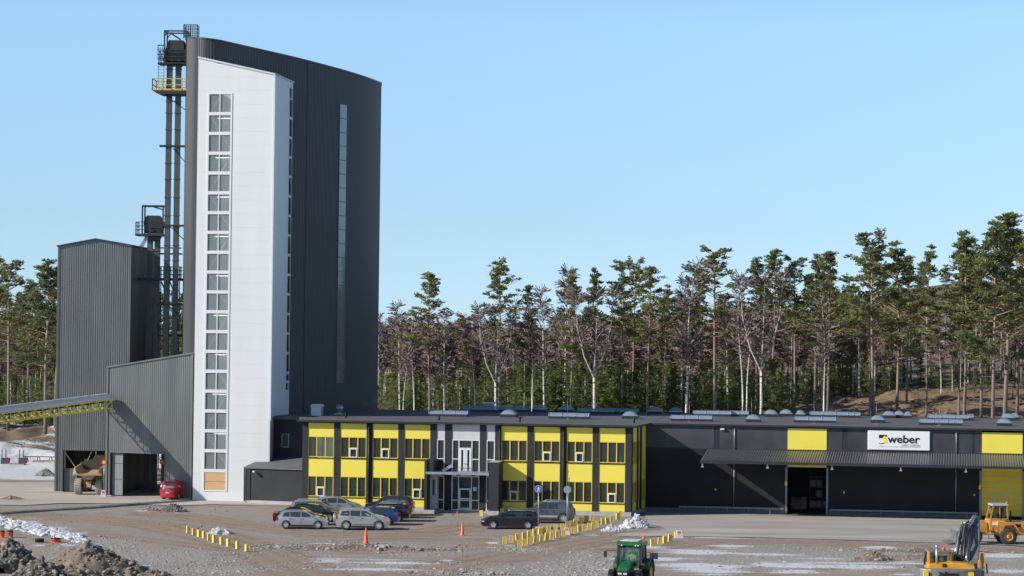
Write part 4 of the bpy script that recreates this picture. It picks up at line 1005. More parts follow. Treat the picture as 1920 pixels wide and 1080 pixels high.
    poly([(704, 312), (768, 487), (672, 480), (668, 440), (648, 385)], -.075, M_signyel, 'emblem_yellow')
    poly([(562, 490), (600, 500), (640, 498), (668, 484), (695, 488), (672, 506), (630, 517), (592, 513), (566, 502)], -.062, M_ink, 'emblem_black')
    t = text_obj('weber', H*.60, M_ink, sg, 'lettering', .022, .006, sx=1.0); 
    bb = [v.co for v in t.data.vertices]; tw = max(v.x for v in bb)-min(v.x for v in bb); zmin = min(v.z for v in bb); zmax = max(v.z for v in bb); x0_ = min(v.x for v in bb)
    kx = X(1500-765)/tw; kz = (Z(300-v0)-Z(488-v0))/(zmax-zmin)
    for v in t.data.vertices: v.co = Vector(((v.co.x-x0_)*kx+X(765-u0), v.co.y-.075, (v.co.z-zmin)*kz+Z(488-v0)))
    t = text_obj('SAINT-GOBAIN', H*.1, M_greyink, sg, 'lettering', .0, .004)
    bb = [v.co for v in t.data.vertices]; tw = max(v.x for v in bb)-min(v.x for v in bb); zmin = min(v.z for v in bb); zmax = max(v.z for v in bb); x0_ = min(v.x for v in bb)
    kx = X(1498-1088)/tw; kz = (Z(512-v0)-Z(555-v0))/(zmax-zmin)
    for v in t.data.vertices: v.co = Vector(((v.co.x-x0_)*kx+X(1088-u0), v.co.y-.07, (v.co.z-zmin)*kz+Z(555-v0)))
    poly([(572, 570), (1508, 570), (1508, 577), (572, 577)], -.065, M_greyink, 'rule_line')
warehouse()

# ------------------------------------------------------------------ rooflights, vents, chimneys
def rooflights():
    zr = 7.98
    def bar(i, x0, x1, y, lab):
        a = G(x0, y, zr); b = G(x1, y+(x1-x0)*.0, zr); c = (a+b)/2; L = abs(b.x-a.x); ang = FW.ang
        root = empty('barrel_rooflight', (c.x, c.y, zr), ang, lab, 'rooflight', 'barrel rooflights on the flat roof')
        mb = MB(); mb.box(-L/2, L/2, -.65, .65, -.01, .22); mb.build('kerb', M_roofdk, root)
        mb = MB(); K = 7; vs = []; prof = [(-.62*math.cos(math.pi*k/K), .22+.34*math.sin(math.pi*k/K)) for k in range(K+1)]
        nseg = max(2, int(L/1.0)); 
        for j in range(nseg+1):
            for (u, v) in prof: vs.append((-L/2+L*j/nseg, u, v))
        mb.add(vs, [(j*(K+1)+k, (j+1)*(K+1)+k, (j+1)*(K+1)+k+1, j*(K+1)+k+1) for j in range(nseg) for k in range(K)], True)
        for e in (0, nseg): mb.add([vs[e*(K+1)+k] for k in range(K+1)], [tuple(range(K+1))])
        gl = mb.build('glazing', M_dome, root)
        mb = MB()
        for j in range(nseg+1):
            x = -L/2+L*j/nseg; mb.tube([(x, u*1.02, v+.01) for u, v in prof], .03, 4)
        mb.build('glazing_bar', M_galv, gl)
        mb = MB(); mb.add([(-L/2+.03, -.6, .225), (L/2-.03, -.6, .225), (L/2-.03, .6, .225), (-L/2+.03, .6, .225)], [(0,1,2,3)]); mb.build('shaft', mat('shaft_grey', (.3, .33, .38), .6), root)
    def dome(x, y, hw, lab):
        c = G(x, y, zr); r = hw*c.y/FPX; root = empty('dome_rooflight', (c.x, c.y, zr), FW.ang, lab, 'rooflight', 'dome rooflights on the flat roof')
        mb = MB(); mb.box(-r, r, -r, r, -.01, .28); mb.build('kerb', M_roofdk, root)
        mb = MB(); K = 8; n = 6; vs = []; q = r*.97
        for i in range(-n, n+1):
            for j in range(-n, n+1): u, v = i/n, j/n; vs.append((u*q, v*q, .28+.42*((1-u*u)*(1-v*v))**.55))
        m_ = 2*n+1; mb.add(vs, [(i*m_+j, (i+1)*m_+j, (i+1)*m_+j+1, i*m_+j+1) for i in range(m_-1) for j in range(m_-1)], True); mb.build('glazing', M_dome, root, recalc=False)
        mb = MB(); 
        for (a, b) in (((-q,-q),(q,-q)),((q,-q),(q,q)),((q,q),(-q,q)),((-q,q),(-q,-q))): mb.beam((a[0],a[1],.3), (b[0],b[1],.3), .08, .06)
        mb.build('frame', M_galv, root)
        mb = MB(); mb.add([(-q, -q, .285), (q, -q, .285), (q, q, .285), (-q, q, .285)], [(0,1,2,3)]); mb.build('shaft', mat('shaft_grey', (.3, .33, .38), .6), root)
    bars = [(805,879,780.5),(870,937,772),(938,993,772),(1030,1105,785),(1084,1153,775.8),(1155,1197,776.5),(1259,1334,789.5),(1301,1370,780.2),(1371,1403,780.6),(1491,1565,792.3),(1520,1590,782),(1591,1612,783),(1742,1813,788),(1814,1824,787),(1726,1801,797)]
    bars.sort(); wh = lambda y: 'front row' if y > 783.5 and True else 'back row'
    for i, (a, b, y) in enumerate(bars): bar(i, a, b, y, 'low barrel rooflight on the flat roof, %s from the left of its kind' % ORD[i])
    domes = [(954.5,781.8,15),(1012,772,13),(1061.6,772.2,13),(1182,784.8,14.5),(1228,775.8,13),(1267,777.2,13),(1412.5,791.2,14),(1445.5,781.3,13),(1474,780.5,12),(1501,782,9),(1646,792.3,13.5),(1667,783.6,12.5),(1686,783.2,10),(1702,784.5,7),(1890,788.3,13),(1902,787.3,9),(1883,798.5,13.8)]
    domes.sort()
    for i, (x, y, h) in enumerate(domes): dome(x, y, h, 'square dome rooflight of clear plastic, %s from the left among the domes on the roof' % ORD[i])
    # vents
    c = G(594.5, 779, zr); r = empty('roof_vent', c, FW.ang, 'square galvanised ventilation box on the roof beside the tower', 'vent')
    mb = MB(); mb.box(-.50, .50, -.45, .45, -.02, .85); mb.build('casing', M_galv, r, bevel=.02); mb = MB(); mb.prism([(-.58,.85),(.58,.85),(.42,1.08),(-.42,1.08)], -.5, .5); mb.build('cap', M_galv, r)
    c = G(636.5, 777, zr); r = empty('roof_vent', c, 0, 'round galvanised exhaust cowl on the roof near the tower foot', 'vent')
    mb = MB(); mb.box(-.5, .4, -.4, .4, -.02, .1); mb.lathe([(.18,.1),(.18,.3),(.32,.4),(.36,.7),(.2,.95),(0,.95)]); mb.build('cowl', M_galv, r)
    c = G(916, 771.5, zr); r = empty('roof_vent', c, FW.ang, 'grey box ventilator at the far edge of the roof before the birches', 'vent')
    mb = MB(); mb.box(-.55, .55, -.5, .5, -.02, .8); mb.build('casing', mat('vent_grey', (.28, .32, .34), .5), r, bevel=.02); mb = MB(); mb.box(-.6, .6, -.55, .55, .8, .95); mb.build('cap', M_galv, r)
    for i, (x, y, h, lb) in enumerate(((648.5,784,.5,'short black pipe on the roof edge above the first yellow bays'),(823,788,.45,'short black pipe on the roof edge above the entrance'),(975,791,.45,'short black pipe on the roof edge right of the entrance'),(1189,793,.45,'short black pipe on the roof edge at the office corner'))):
        c = G(x, y, zr); mb = MB(); mb.cyl((0,0,-.02), (0,0,h), .09, n=10); mb.cyl((0,0,h-.1), (0,0,h+.02), .12, n=10); o = mb.build('vent_pipe', M_black); o.location = c; tag(o, lb, 'pipe', 'vent pipes along the roof edge')
    for i, (x, y) in enumerate(((847, 780), (1064, 786), (1292, 792), (1409, 784), (1526, 794), (1643, 795), (1761, 798), (1925, 798))):
        c = G(x, y, zr); mb = MB(); mb.cyl((0,0,-.02), (0,0,2.0), .018, .01, n=6); mb.box(-.12, .12, -.12, .12, -.02, .06); o = mb.build('lightning_rod', M_galv); o.location = c; tag(o, 'thin lightning rod standing on the flat roof, %s from the left' % ORD[i], 'lightning rod', 'lightning rods on the roof')
    # red sloping rail beside the tower foot
    p = G(700, 776, zr); mb = MB(); mb.beam((-1.0, 0, 1.15), (.9, 0, .25), .16, .12); mb.beam((-.9, 0, 0), (-.9, 0, 1.1), .08); mb.beam((.8, 0, 0), (.8, 0, .3), .08); o = mb.build('roof_ladder', mat('dull_red', (.25, .07, .06), .6)); o.location = p; tag(o, 'dull red sloping beam on the roof at the tower foot', 'beam')
rooflights()

# ------------------------------------------------------------------ annex between tower and office
def annex():
    F = Frame(G(460.5, 943.5), G(565.5, 947.5)); L = F.L
    root = empty('annex_building', F.o, F.ang, 'black rendered link building with a lean-to, between white stair block and yellow office', 'building')
    s1 = L; sd = 4.2
    z1 = F.z(500, 879); mb = MB(); mb.box(0, s1+.6, 0, .2, .3, z1); mb.box(0, .2, .2, sd, .3, z1); mb.build('lower_wall', M_blackwall, root)
    mb = MB(); mb.box(-.03, .45, -.06, 0, .3, z1); mb.build('pier', M_blackpier, root)
    mb = MB(); mb.box(-.03, s1+.6, -.02, .2, -.1, .3); mb.box(-.03, .2, .2, sd, -.1, .3); mb.build('plinth', M_plinth, root)
    us0 = F.s(503.5, 820, sd); us1 = F.s(572, 820, sd)+1; zu = F.z(520, 783, sd); zb = F.z(530, 857, sd)
    zeb = F.z(500, 877, -.15)
    mb = MB(); mb.add([(-.15,-.15,zeb),(s1+.8,-.15,zeb),(s1+.8,sd,zb),(us0-.2,sd,zb),(-.15,-.15,zeb-.12),(s1+.8,-.15,zeb-.12),(s1+.8,sd,zb-.12),(us0-.2,sd,zb-.12)], [(0,1,2,3),(7,6,5,4),(0,4,5,1),(3,7,4,0)])
    mb.build('lean_to_roof', mat('lean_roof', (.14, .14, .142), .8, 0, .12), root, recalc=False)
    w0, w1 = F.s(529, 825, sd), F.s(541.5, 825, sd); wz0, wz1 = F.z(535, 837.5, sd), F.z(535, 814, sd)
    mb = MB(); mb.box(us0, w0, sd, sd+.2, zb-1, zu); mb.box(w1, us1, sd, sd+.2, zb-1, zu); mb.box(w0, w1, sd, sd+.2, zb-1, wz0); mb.box(w0, w1, sd, sd+.2, wz1, zu); mb.build('upper_wall', M_blackwall, root)
    mb = MB(); mb.box(us0-.05, us0+.45, sd-.05, sd, zb, zu); mb.build('upper_pier', M_blackpier, root)
    fr = MB(); fr.box(w0-.05, w0+.05, sd-.05, sd+.05, wz0-.05, wz1+.05); fr.box(w1-.05, w1+.05, sd-.05, sd+.05, wz0-.05, wz1+.05); fr.box(w0+.05, w1-.05, sd-.05, sd+.05, wz0-.08, wz0+.03); fr.box(w0+.05, w1-.05, sd-.05, sd+.05, wz1-.03, wz1+.05)
    wf = fr.build('window', mat('grey_frame', (.3, .31, .32), .5), root); mb = MB(); mb.add([(w0, sd+.08, wz0), (w1, sd+.08, wz0), (w1, sd+.08, wz1), (w0, sd+.08, wz1)], [(0,1,2,3)]); mb.build('pane', M_glassoff, wf, recalc=False)
    mb = MB(); a, b = us0-.25, us1+8; zt = 7.9
    mb.add([(a,sd-.4,zt),(b-8,sd-.4,zt),(b,sd+6,zt),(b,sd+24,zt),(a,sd+24,zt)], [(0,1,2,3,4)]); mb.add([(a,sd-.4,zt-.25),(b-8,sd-.4,zt-.25),(b-8,sd-.4,zt+.01),(a,sd-.4,zt+.01)], [(0,1,2,3)]); mb.add([(a,sd-.4,zt-.25),(b-8,sd-.4,zt-.25),(b-8,sd+.3,zt-.25),(a,sd+.3,zt-.25)], [(3,2,1,0)])
    mb.build('roof', M_roof, root, recalc=False)
    mb = MB(); x = us0-.3; mb.cyl((x, sd-.45, zb), (x, sd-.45, zt), .08, n=10); mb.cyl((-.1, -.1, .2), (-.1, -.1, zeb), .07, n=10); mb.build('downpipe', M_black, root)
    mb = MB(); q = F.s(480, 885); zq = F.z(480, 885); mb.lathe([(.0, -.1), (.16, -.08), (.2, .05), (.1, .14), (0, .16)], (q, -.35, zq)); mb.beam((q, -.3, zq), (q, 0, zq), .06); mb.build('wall_lamp', M_galv, root)
annex()

# ------------------------------------------------------------------ cars
def car_paint(name, col, metal=0.35, rough=0.3, coat=0.8): return mat(name, col, rough, metal, 0.05, 1.0, coat=coat)
KINDS = {
 # length, width, height, outline rear->front over the roof, wheel x positions, wheel radius, side windows, windscreen and rear glass segments, belt height
 'hatch': dict(L=4.2, W=1.78, top=[(-2.02,.34),(-2.08,.60),(-2.02,.86),(-1.86,1.02),(-1.62,1.34),(-1.45,1.43),(-.9,1.48),(-.2,1.485),(.35,1.40),(1.08,1.02),(1.45,.93),(1.85,.80),(2.05,.66),(2.10,.45),(2.02,.26)],
   wh=(-1.27,1.31), r=.325, win=[[(-1.58,1.0),(-1.42,1.32),(-1.0,1.37),(-1.0,.98)],[(-.94,.98),(-.94,1.38),(-.12,1.40),(-.12,.96)],[(-.05,.96),(-.05,1.40),(.30,1.34),(.92,1.0),(.80,.95)]], glass=[(3,4),(8,9)]),
 'suv': dict(L=4.4, W=1.82, top=[(-2.12,.42),(-2.15,.75),(-2.12,1.05),(-1.98,1.12),(-1.86,1.50),(-1.72,1.62),(-1.0,1.68),(0,1.69),(.42,1.62),(1.02,1.18),(1.5,1.08),(1.95,.97),(2.16,.80),(2.20,.50),(2.10,.34)],
   wh=(-1.30,1.33), r=.37, win=[[(-1.80,1.16),(-1.66,1.50),(-1.05,1.55),(-1.05,1.13)],[(-.98,1.13),(-.98,1.56),(-.18,1.57),(-.18,1.11)],[(-.11,1.11),(-.11,1.57),(.36,1.52),(.88,1.16),(.78,1.10)]], glass=[(3,4),(8,9)]),
 'wagon': dict(L=4.8, W=1.84, top=[(-2.32,.36),(-2.38,.62),(-2.34,.92),(-2.24,1.02),(-2.00,1.38),(-1.85,1.46),(-1.0,1.50),(-.1,1.49),(.28,1.42),(1.05,1.02),(1.6,.93),(2.1,.80),(2.34,.66),(2.40,.45),(2.32,.25)],
   wh=(-1.42,1.42), r=.335, win=[[(-2.05,1.02),(-1.88,1.34),(-1.10,1.39),(-1.10,.99)],[(-1.03,.99),(-1.03,1.40),(-.20,1.41),(-.20,.97)],[(-.13,.97),(-.13,1.40),(.24,1.35),(.88,1.01),(.78,.95)]], glass=[(3,4),(8,9)]),
 'saloon': dict(L=4.6, W=1.80, top=[(-2.22,.36),(-2.28,.60),(-2.24,.90),(-2.05,1.00),(-1.60,1.05),(-1.05,1.37),(-.7,1.43),(-.1,1.43),(.28,1.36),(1.05,.98),(1.55,.90),(2.02,.78),(2.24,.64),(2.30,.45),(2.22,.25)],
   wh=(-1.34,1.38), r=.33, win=[[(-1.45,1.05),(-1.05,1.30),(-.92,1.33),(-.92,1.0)],[(-.85,1.0),(-.85,1.34),(-.16,1.35),(-.16,.97)],[(-.09,.97),(-.09,1.35),(.24,1.30),(.88,.98),(.78,.93)]], glass=[(4,5),(8,9)]),
 'pickup': dict(L=4.9, W=1.84, top=[(-2.35,.55),(-2.42,.80),(-2.40,1.10),(-2.28,1.20),(-2.02,1.72),(-1.85,1.80),(-.8,1.82),(.3,1.80),(.55,1.72),(1.05,1.22),(1.6,1.14),(2.15,1.02),(2.40,.86),(2.45,.60),(2.36,.44)],
   wh=(-1.45,1.42), r=.42, win=[[(-2.12,1.24),(-1.95,1.66),(-.72,1.70),(-.72,1.22)],[(-.65,1.22),(-.65,1.70),(-.12,1.70),(-.12,1.20)],[(-.05,1.20),(-.05,1.70),(.48,1.66),(.95,1.24),(.85,1.18)]], glass=[(3,4),(8,9)]),
 'van': dict(L=4.3, W=1.80, top=[(-2.12,.40),(-2.15,.70),(-2.14,1.10),(-2.10,1.20),(-2.02,1.72),(-1.88,1.82),(-1.0,1.86),(.2,1.85),(.62,1.74),(1.30,1.12),(1.6,1.04),(1.95,.92),(2.12,.74),(2.15,.48),(2.06,.28)],
   wh=(-1.32,1.36), r=.33, win=[[(.02,1.14),(.02,1.62),(.52,1.60),(1.08,1.14),(.98,1.08)]], glass=[(8,9)]),
}
def build_car(kind, paint, rim_m=M_rim, cladding=None, extras=()):
    K = KINDS[kind]; W2 = K['W']/2; L2 = K['L']/2; H = max(z for x, z in K['top']); belt = K['top'][2][1]+.08
    ctr = (K['top'][0][0]+K['top'][-1][0])/2
    def wfun(x, z):
        f = .93+.07*min(1, max(0, (z-.25)/.3))
        if z > belt: f *= 1-.21*((z-belt)/(H-belt))**1.15
        e = min(1, abs(x-ctr)/L2); f *= 1-.13*e**5
        return W2*f
    # side profile polygon with wheel arches
    low = .24; prof = list(K['top']); fx, fz = prof[-1]; rx, rz = prof[0]; ra = K['r']+.055
    def arch(cx, n=9): return [(cx+ra*math.cos(math.pi*k/n), max(low, K['r']+ra*math.sin(math.pi*k/n)-.0)) for k in range(n+1)]
    bot = [(fx-.1, low)]+[(K['wh'][1]+ra, low)]+arch(K['wh'][1])[1:-1]+[(K['wh'][1]-ra, low)]+[(K['wh'][0]+ra, low)]+arch(K['wh'][0])[1:-1]+[(K['wh'][0]-ra, low)]+[(rx+.1, low)]
    poly = prof+bot
    # one subdivision of the roofline for smoothness
    sm = []
    n0 = len(prof)
    for i, p in enumerate(poly):
        if 0 < i < n0-1:
            a, b = poly[i-1], poly[i+1]; sm.append((p[0]*.75+a[0]*.25*.5+p[0]*.125, p[1]*.875+a[1]*.125)); sm.append((p[0]*.875+b[0]*.125, p[1]*.875+b[1]*.125))
        else: sm.append(p)
    bm = bmesh.new(); vs = [bm.verts.new((x, 0, z)) for x, z in poly]; bm.faces.new(vs)
    for z in (.42, .6, belt-.05, belt+.04, belt+.2, belt+.36, H-.06):
        bmesh.ops.bisect_plane(bm, geom=bm.verts[:]+bm.edges[:]+bm.faces[:], plane_co=(0, 0, z), plane_no=(0, 0, 1))
    for x in np.linspace(-L2+.12, L2-.12, 11):
        bmesh.ops.bisect_plane(bm, geom=bm.verts[:]+bm.edges[:]+bm.faces[:], plane_co=(x, 0, 0), plane_no=(1, 0, 0))
    bmesh.ops.remove_doubles(bm, verts=bm.verts, dist=1e-4)
    bm.verts.index_update()
    pv = [(v.co.x, v.co.z) for v in bm.verts]; faces = [[v.index for v in f.verts] for f in bm.faces]; bedges = [(e.verts[0].index, e.verts[1].index) for e in bm.edges if len(e.link_faces) == 1]; bm.free()
    n = len(pv); mb = MB()
    vs = [(x, wfun(x, z), z) for x, z in pv]+[(x, -wfun(x, z), z) for x, z in pv]
    # crowned roof: a centre line slightly raised
    fs = faces+[[n+i for i in reversed(f)] for f in faces]
    cl = {}
    for a, b in bedges:
        for i in (a, b):
            if i not in cl:
                x, z = pv[i]; cl[i] = len(vs); up = .035 if z > .7 else 0; ex = .06 if abs(x-ctr) > L2-.35 else 0
                vs.append((x+math.copysign(ex, x-ctr), 0, z+up))
        fs.append([a, b, cl[b], cl[a]]); fs.append([b+n, a+n, cl[a], cl[b]])
    mb.add(vs, fs, True)
    root = empty('parked_car'); body = mb.build('body', paint, root, bevel=0)
    md = body.modifiers.new('es', 'EDGE_SPLIT'); md.split_angle = R(38)
    # sills / cladding / bumpers
    mb = MB()
    for s in (-1, 1): mb.box(K['wh'][0]+ra+.02, K['wh'][1]-ra-.02, s*(W2*.93-.02), s*(W2*.95+.012), low-.03, low+.1)
    mb.box(K['wh'][0]-ra, K['wh'][1]+ra, -W2*.8, W2*.8, low-.06, low+.35); mb.build('underbody', M_black, root)
    if cladding is not None:
        mb = MB()
        for s in (-1, 1): mb = MB(); mb.box(K['wh'][0]+ra+.05, K['wh'][1]-ra-.05, s*(W2*.96), s*(W2+.025), .5, .66); mb.build('cladding', cladding, root)
    for s in (-1, 1):
        mb = MB()
        for wpts in K['win']: mb.add([(x, s*(wfun(x, z)+.012), z) for x, z in wpts], [tuple(range(len(wpts)))])
        mb.build('side_window', M_carglass, root)
        mb = MB(); x, z = K['win'][-1][-1]; mb.cb((x-.02, s*(wfun(x, z)+.12), z+.08), .12, .2, .14); mb.build('mirror', paint, root, bevel=.03)
        mb = MB()
        for wpts in K['win'][-2:]: x = wpts[0][0]+.12; z = wpts[0][1]-.16; mb.cb((x, s*(wfun(x, z)+.02), z), .2, .03, .035)
        mb.build('door_handle', M_trim if paint is not M_trim else M_galv, root)
        mb = MB()
        for wpts in K['win'][-2:]:
            x = wpts[0][0]-.03; 
            for za, zb in ((low+.12, .6), (.6, belt-.02)): mb.add([(x-.008, s*(wfun(x, za)+.004), za), (x+.008, s*(wfun(x, za)+.004), za), (x+.008, s*(wfun(x, zb)+.004), zb), (x-.008, s*(wfun(x, zb)+.004), zb)], [(0,1,2,3)])
        mb.build('door_gap', M_black, root)
    P_ = K['top']
    for q, (i, j) in enumerate(K['glass']):
        (xa, za), (xb, zb) = P_[i], P_[j]; f0, f1 = .10, .92
        A = (xa+(xb-xa)*f0, za+(zb-za)*f0); B = (xa+(xb-xa)*f1, za+(zb-za)*f1); d = Vector((zb-za, 0, -(xb-xa))).normalized(); d = -d if d.z < 0 else d
        mb = MB(); ya, yb = wfun(*A)*.90, wfun(*B)*.90; off = d*.02; c = d*.055
        vs = [(A[0]+off.x, -ya, A[1]+off.z), (A[0]+c.x, 0, A[1]+c.z), (A[0]+off.x, ya, A[1]+off.z), (B[0]+off.x, yb, B[1]+off.z), (B[0]+c.x, 0, B[1]+c.z), (B[0]+off.x, -yb, B[1]+off.z)]
        mb.add(vs, [(0,1,4,5),(1,2,3,4)], True); mb.build('windscreen' if xa > 0 else 'rear_window', M_carglass, root)
    # lamps
    fxm, fzm = P_[-3]; rxm, rzm = P_[2]
    for s in (-1, 1):
        y = wfun(fxm, fzm)
        mb = MB(); mb.prism([(fxm-.42, fzm-.02), (fxm+.015, fzm-.10), (fxm+.03, fzm+.0), (fxm-.10, fzm+.045)], s*(y*.62), s*(y+.028)); mb.build('headlight', M_clearl, root, bevel=.02)
        y = wfun(rxm, rzm); mb = MB(); mb.prism([(rxm-.05, rzm-.22), (rxm+.2, rzm-.14), (rxm+.22, rzm+.04), (rxm+.04, rzm+.12), (rxm-.035, rzm+.02)], s*(y*.70), s*(y+.022)); mb.build('tail_light', M_redl, root, bevel=.02)
    mb = MB(); mb.box(P_[-2][0]-.06, P_[-2][0]+.05, -.45, .45, .36, .5); mb.build('grille', M_black, root)
    mb = MB(); mb.box(P_[1][0]-.075, P_[1][0], -.26, .26, rzm-.42, rzm-.31); mb.build('number_plate', M_whitep, root)
    # wheels
    for x in K['wh']:
        for s in (-1, 1):
            y = s*(W2*.99-.11); r = K['r']; mb = MB()
            mb.lathe([(r*.62, -.10), (r*.95, -.11), (r, -.07), (r, .07), (r*.95, .11), (r*.62, .10)], (x, y, r), 'y', 22); wl = mb.build('wheel', M_tyre, root)
            mb = MB(); yo = y+s*.085; mb.lathe([(r*.64, s*-.02), (r*.60, s*.015), (r*.56, s*-.03), (r*.12, s*-.045)], (x, yo, r), 'y', 22)
            for k in range(5):
                a = 2*math.pi*k/5+.3
                for da in (-.16, .16):
                    mb.beam((x+.06*math.cos(a+da), yo+s*.008, r+.06*math.sin(a+da)), (x+r*.6*math.cos(a+da*.8), yo+s*.008, r+r*.6*math.sin(a+da*.8)), .03, .045)
            mb.lathe([(.07, s*.02), (0, s*.025)], (x, yo, r), 'y', 12)
            mb.build('rim', rim_m, wl)
            mb = MB(); mb.lathe([(r*.6, 0), (0, 0)], (x, y+s*.03, r), 'y', 18); mb.build('brake_disc', M_black, wl)
    for e in extras:
        if e == 'rails':
            mb = MB()
            for s in (-1, 1): mb.tube([(-1.75, s*W2*.72, H-.08), (-1.65, s*W2*.72, H+.03), (.05, s*W2*.72, H+.05), (.2, s*W2*.72, H-.04)], .022, 6)
            mb.build('roof_rail', M_galv, root)
        if e == 'spare':
            mb = MB(); x = P_[1][0]-.12; mb.lathe([(0, -.11), (.34, -.11), (.37, -.06), (.37, .08), (.3, .11)], (x, 0, .92), 'x', 24); mb.build('spare_wheel', paint, root)
        if e == 'bullbar':
            mb = MB(); x = P_[-2][0]+.1; mb.tube([(x, -.6, .4), (x, -.6, .85), (x, .6, .85), (x, .6, .4)], .03, 6); mb.build('bull_bar', M_galv, root)
        if e == 'aerial':
            mb = MB(); mb.cyl((-.9, 0, H), (-1.2, 0, H+.35), .012, n=5); mb.build('aerial', M_black, root)
    return root
def put_car(root, px_c, py_b, yaw, label, group, dy=.0, cat='car', name=None):
    p = G(px_c, py_b); root.location = (p.x, p.y+K_W+dy, 0); root.rotation_euler = (0, 0, yaw); tag(root, label, cat, group)
    if name: root.name = name
    return root
K_W = .9
silver = car_paint('silver_paint', (.50, .53, .58), .55, .32); silver2 = car_paint('silver_beige_paint', (.50, .50, .49), .5, .34)
blackp = car_paint('black_paint', (.012, .013, .017), .2, .22); blackb = car_paint('blue_black_paint', (.012, .014, .028), .2, .22)
darkg = car_paint('dark_green_paint', (.02, .032, .028), .3, .25); bluep = car_paint('blue_paint', (.02, .07, .30), .4, .28); lblue = car_paint('bright_blue_paint', (.06, .16, .42), .45, .28)
greyp = car_paint('grey_paint', (.42, .43, .42), .5, .33); redp = car_paint('red_van_paint', (.50, .015, .02), .0, .35, .5)
A0 = .035
L_ = 'cars parked in the left column'; R_ = 'cars parked in the right column'
put_car(build_car('hatch', silver, extras=('aerial',)), 565, 992, A0, 'silver hatchback parked nearest at left, facing right', 'parked cars')
put_car(build_car('saloon', blackb), 562, 985.0, A0, 'black saloon parked directly behind the nearest silver hatchback', 'parked cars')
put_car(build_car('hatch', darkg), 588, 978.5, A0, 'dark green hatchback parked third in the left column', 'parked cars')
put_car(build_car('wagon', greyp, extras=('rails',)), 594, 971.5, A0, 'silver estate mostly hidden behind the dark green hatchback', 'parked cars')
put_car(build_car('hatch', silver2), 632, 964.0, A0+.05, 'silver hatchback parked closest to the yellow facade', 'parked cars', name='parked_car')
put_car(build_car('suv', silver2, extras=('rails', 'spare'), cladding=silver2), 679, 994, A0-.02, 'silver off-roader with spare wheel on its tail, behind the orange cone', 'parked cars')
put_car(build_car('hatch', bluep), 701, 984.5, math.pi+A0-.12, 'dark blue hatchback nose-left beside the silver off-roader', 'parked cars')
put_car(build_car('wagon', blackp, extras=('rails',)), 716, 977.5, math.pi+A0-.12, 'black estate with alloy wheels behind the dark blue hatchback', 'parked cars')
put_car(build_car('hatch', lblue), 726, 971, math.pi+A0-.1, 'bright blue hatchback behind the black estate', 'parked cars')
put_car(build_car('suv', car_paint('charcoal_paint', (.03, .03, .032), .3, .3)), 729, 966.5, math.pi+A0-.1, 'charcoal car farthest back in the right column before the yellow panels', 'parked cars')
put_car(build_car('wagon', blackb, extras=('rails',)), 957, 992.5, math.pi+A0, 'black estate car facing left with silver alloy wheels', 'parked cars')
put_car(build_car('pickup', car_paint('two_tone_silver', (.15, .16, .19), .5, .32), cladding=car_paint('light_silver', (.55, .53, .5), .4, .4), extras=('rails',)), 1025, 981, math.pi+A0-.06, 'silver and dark blue off-roader parked behind the black estate', 'parked cars')
van = build_car('van', redp); van.name = 'delivery_van'
p = G(316, 938); van.location = (p.x+.45, p.y+2.1, 0); van.rotation_euler = (0, 0, R(72)); van.scale = (.93, .93, .93); tag(van, 'small red delivery van with white Presto lettering on its rear', 'van')
t = text_obj('Presto', .44, M_whitep, van, 'lettering', .014, .004); t.rotation_euler = (R(-8), 0, R(-90)); t.location = (-2.20, .42, 1.24)
t = text_obj('Presto', .26, M_whitep, van, 'lettering', .006, .004); t.rotation_euler = (R(-5), 0, 0); t.location = (-1.6, -.90, 1.30)
mb = MB(); mb.prism([(.60,1.30),(.70,1.28),(.72,1.42),(.64,1.58),(.56,1.46),(.54,1.36)], -2.19, -2.17, 'x'); mb.build('flame_logo', M_whitep, van)
mb = MB()
for k in range(5): mb.box(-2.175, -2.16, .50-k*.09, .44-k*.09, .97, 1.04)
mb.build('small_lettering', M_whitep, van)

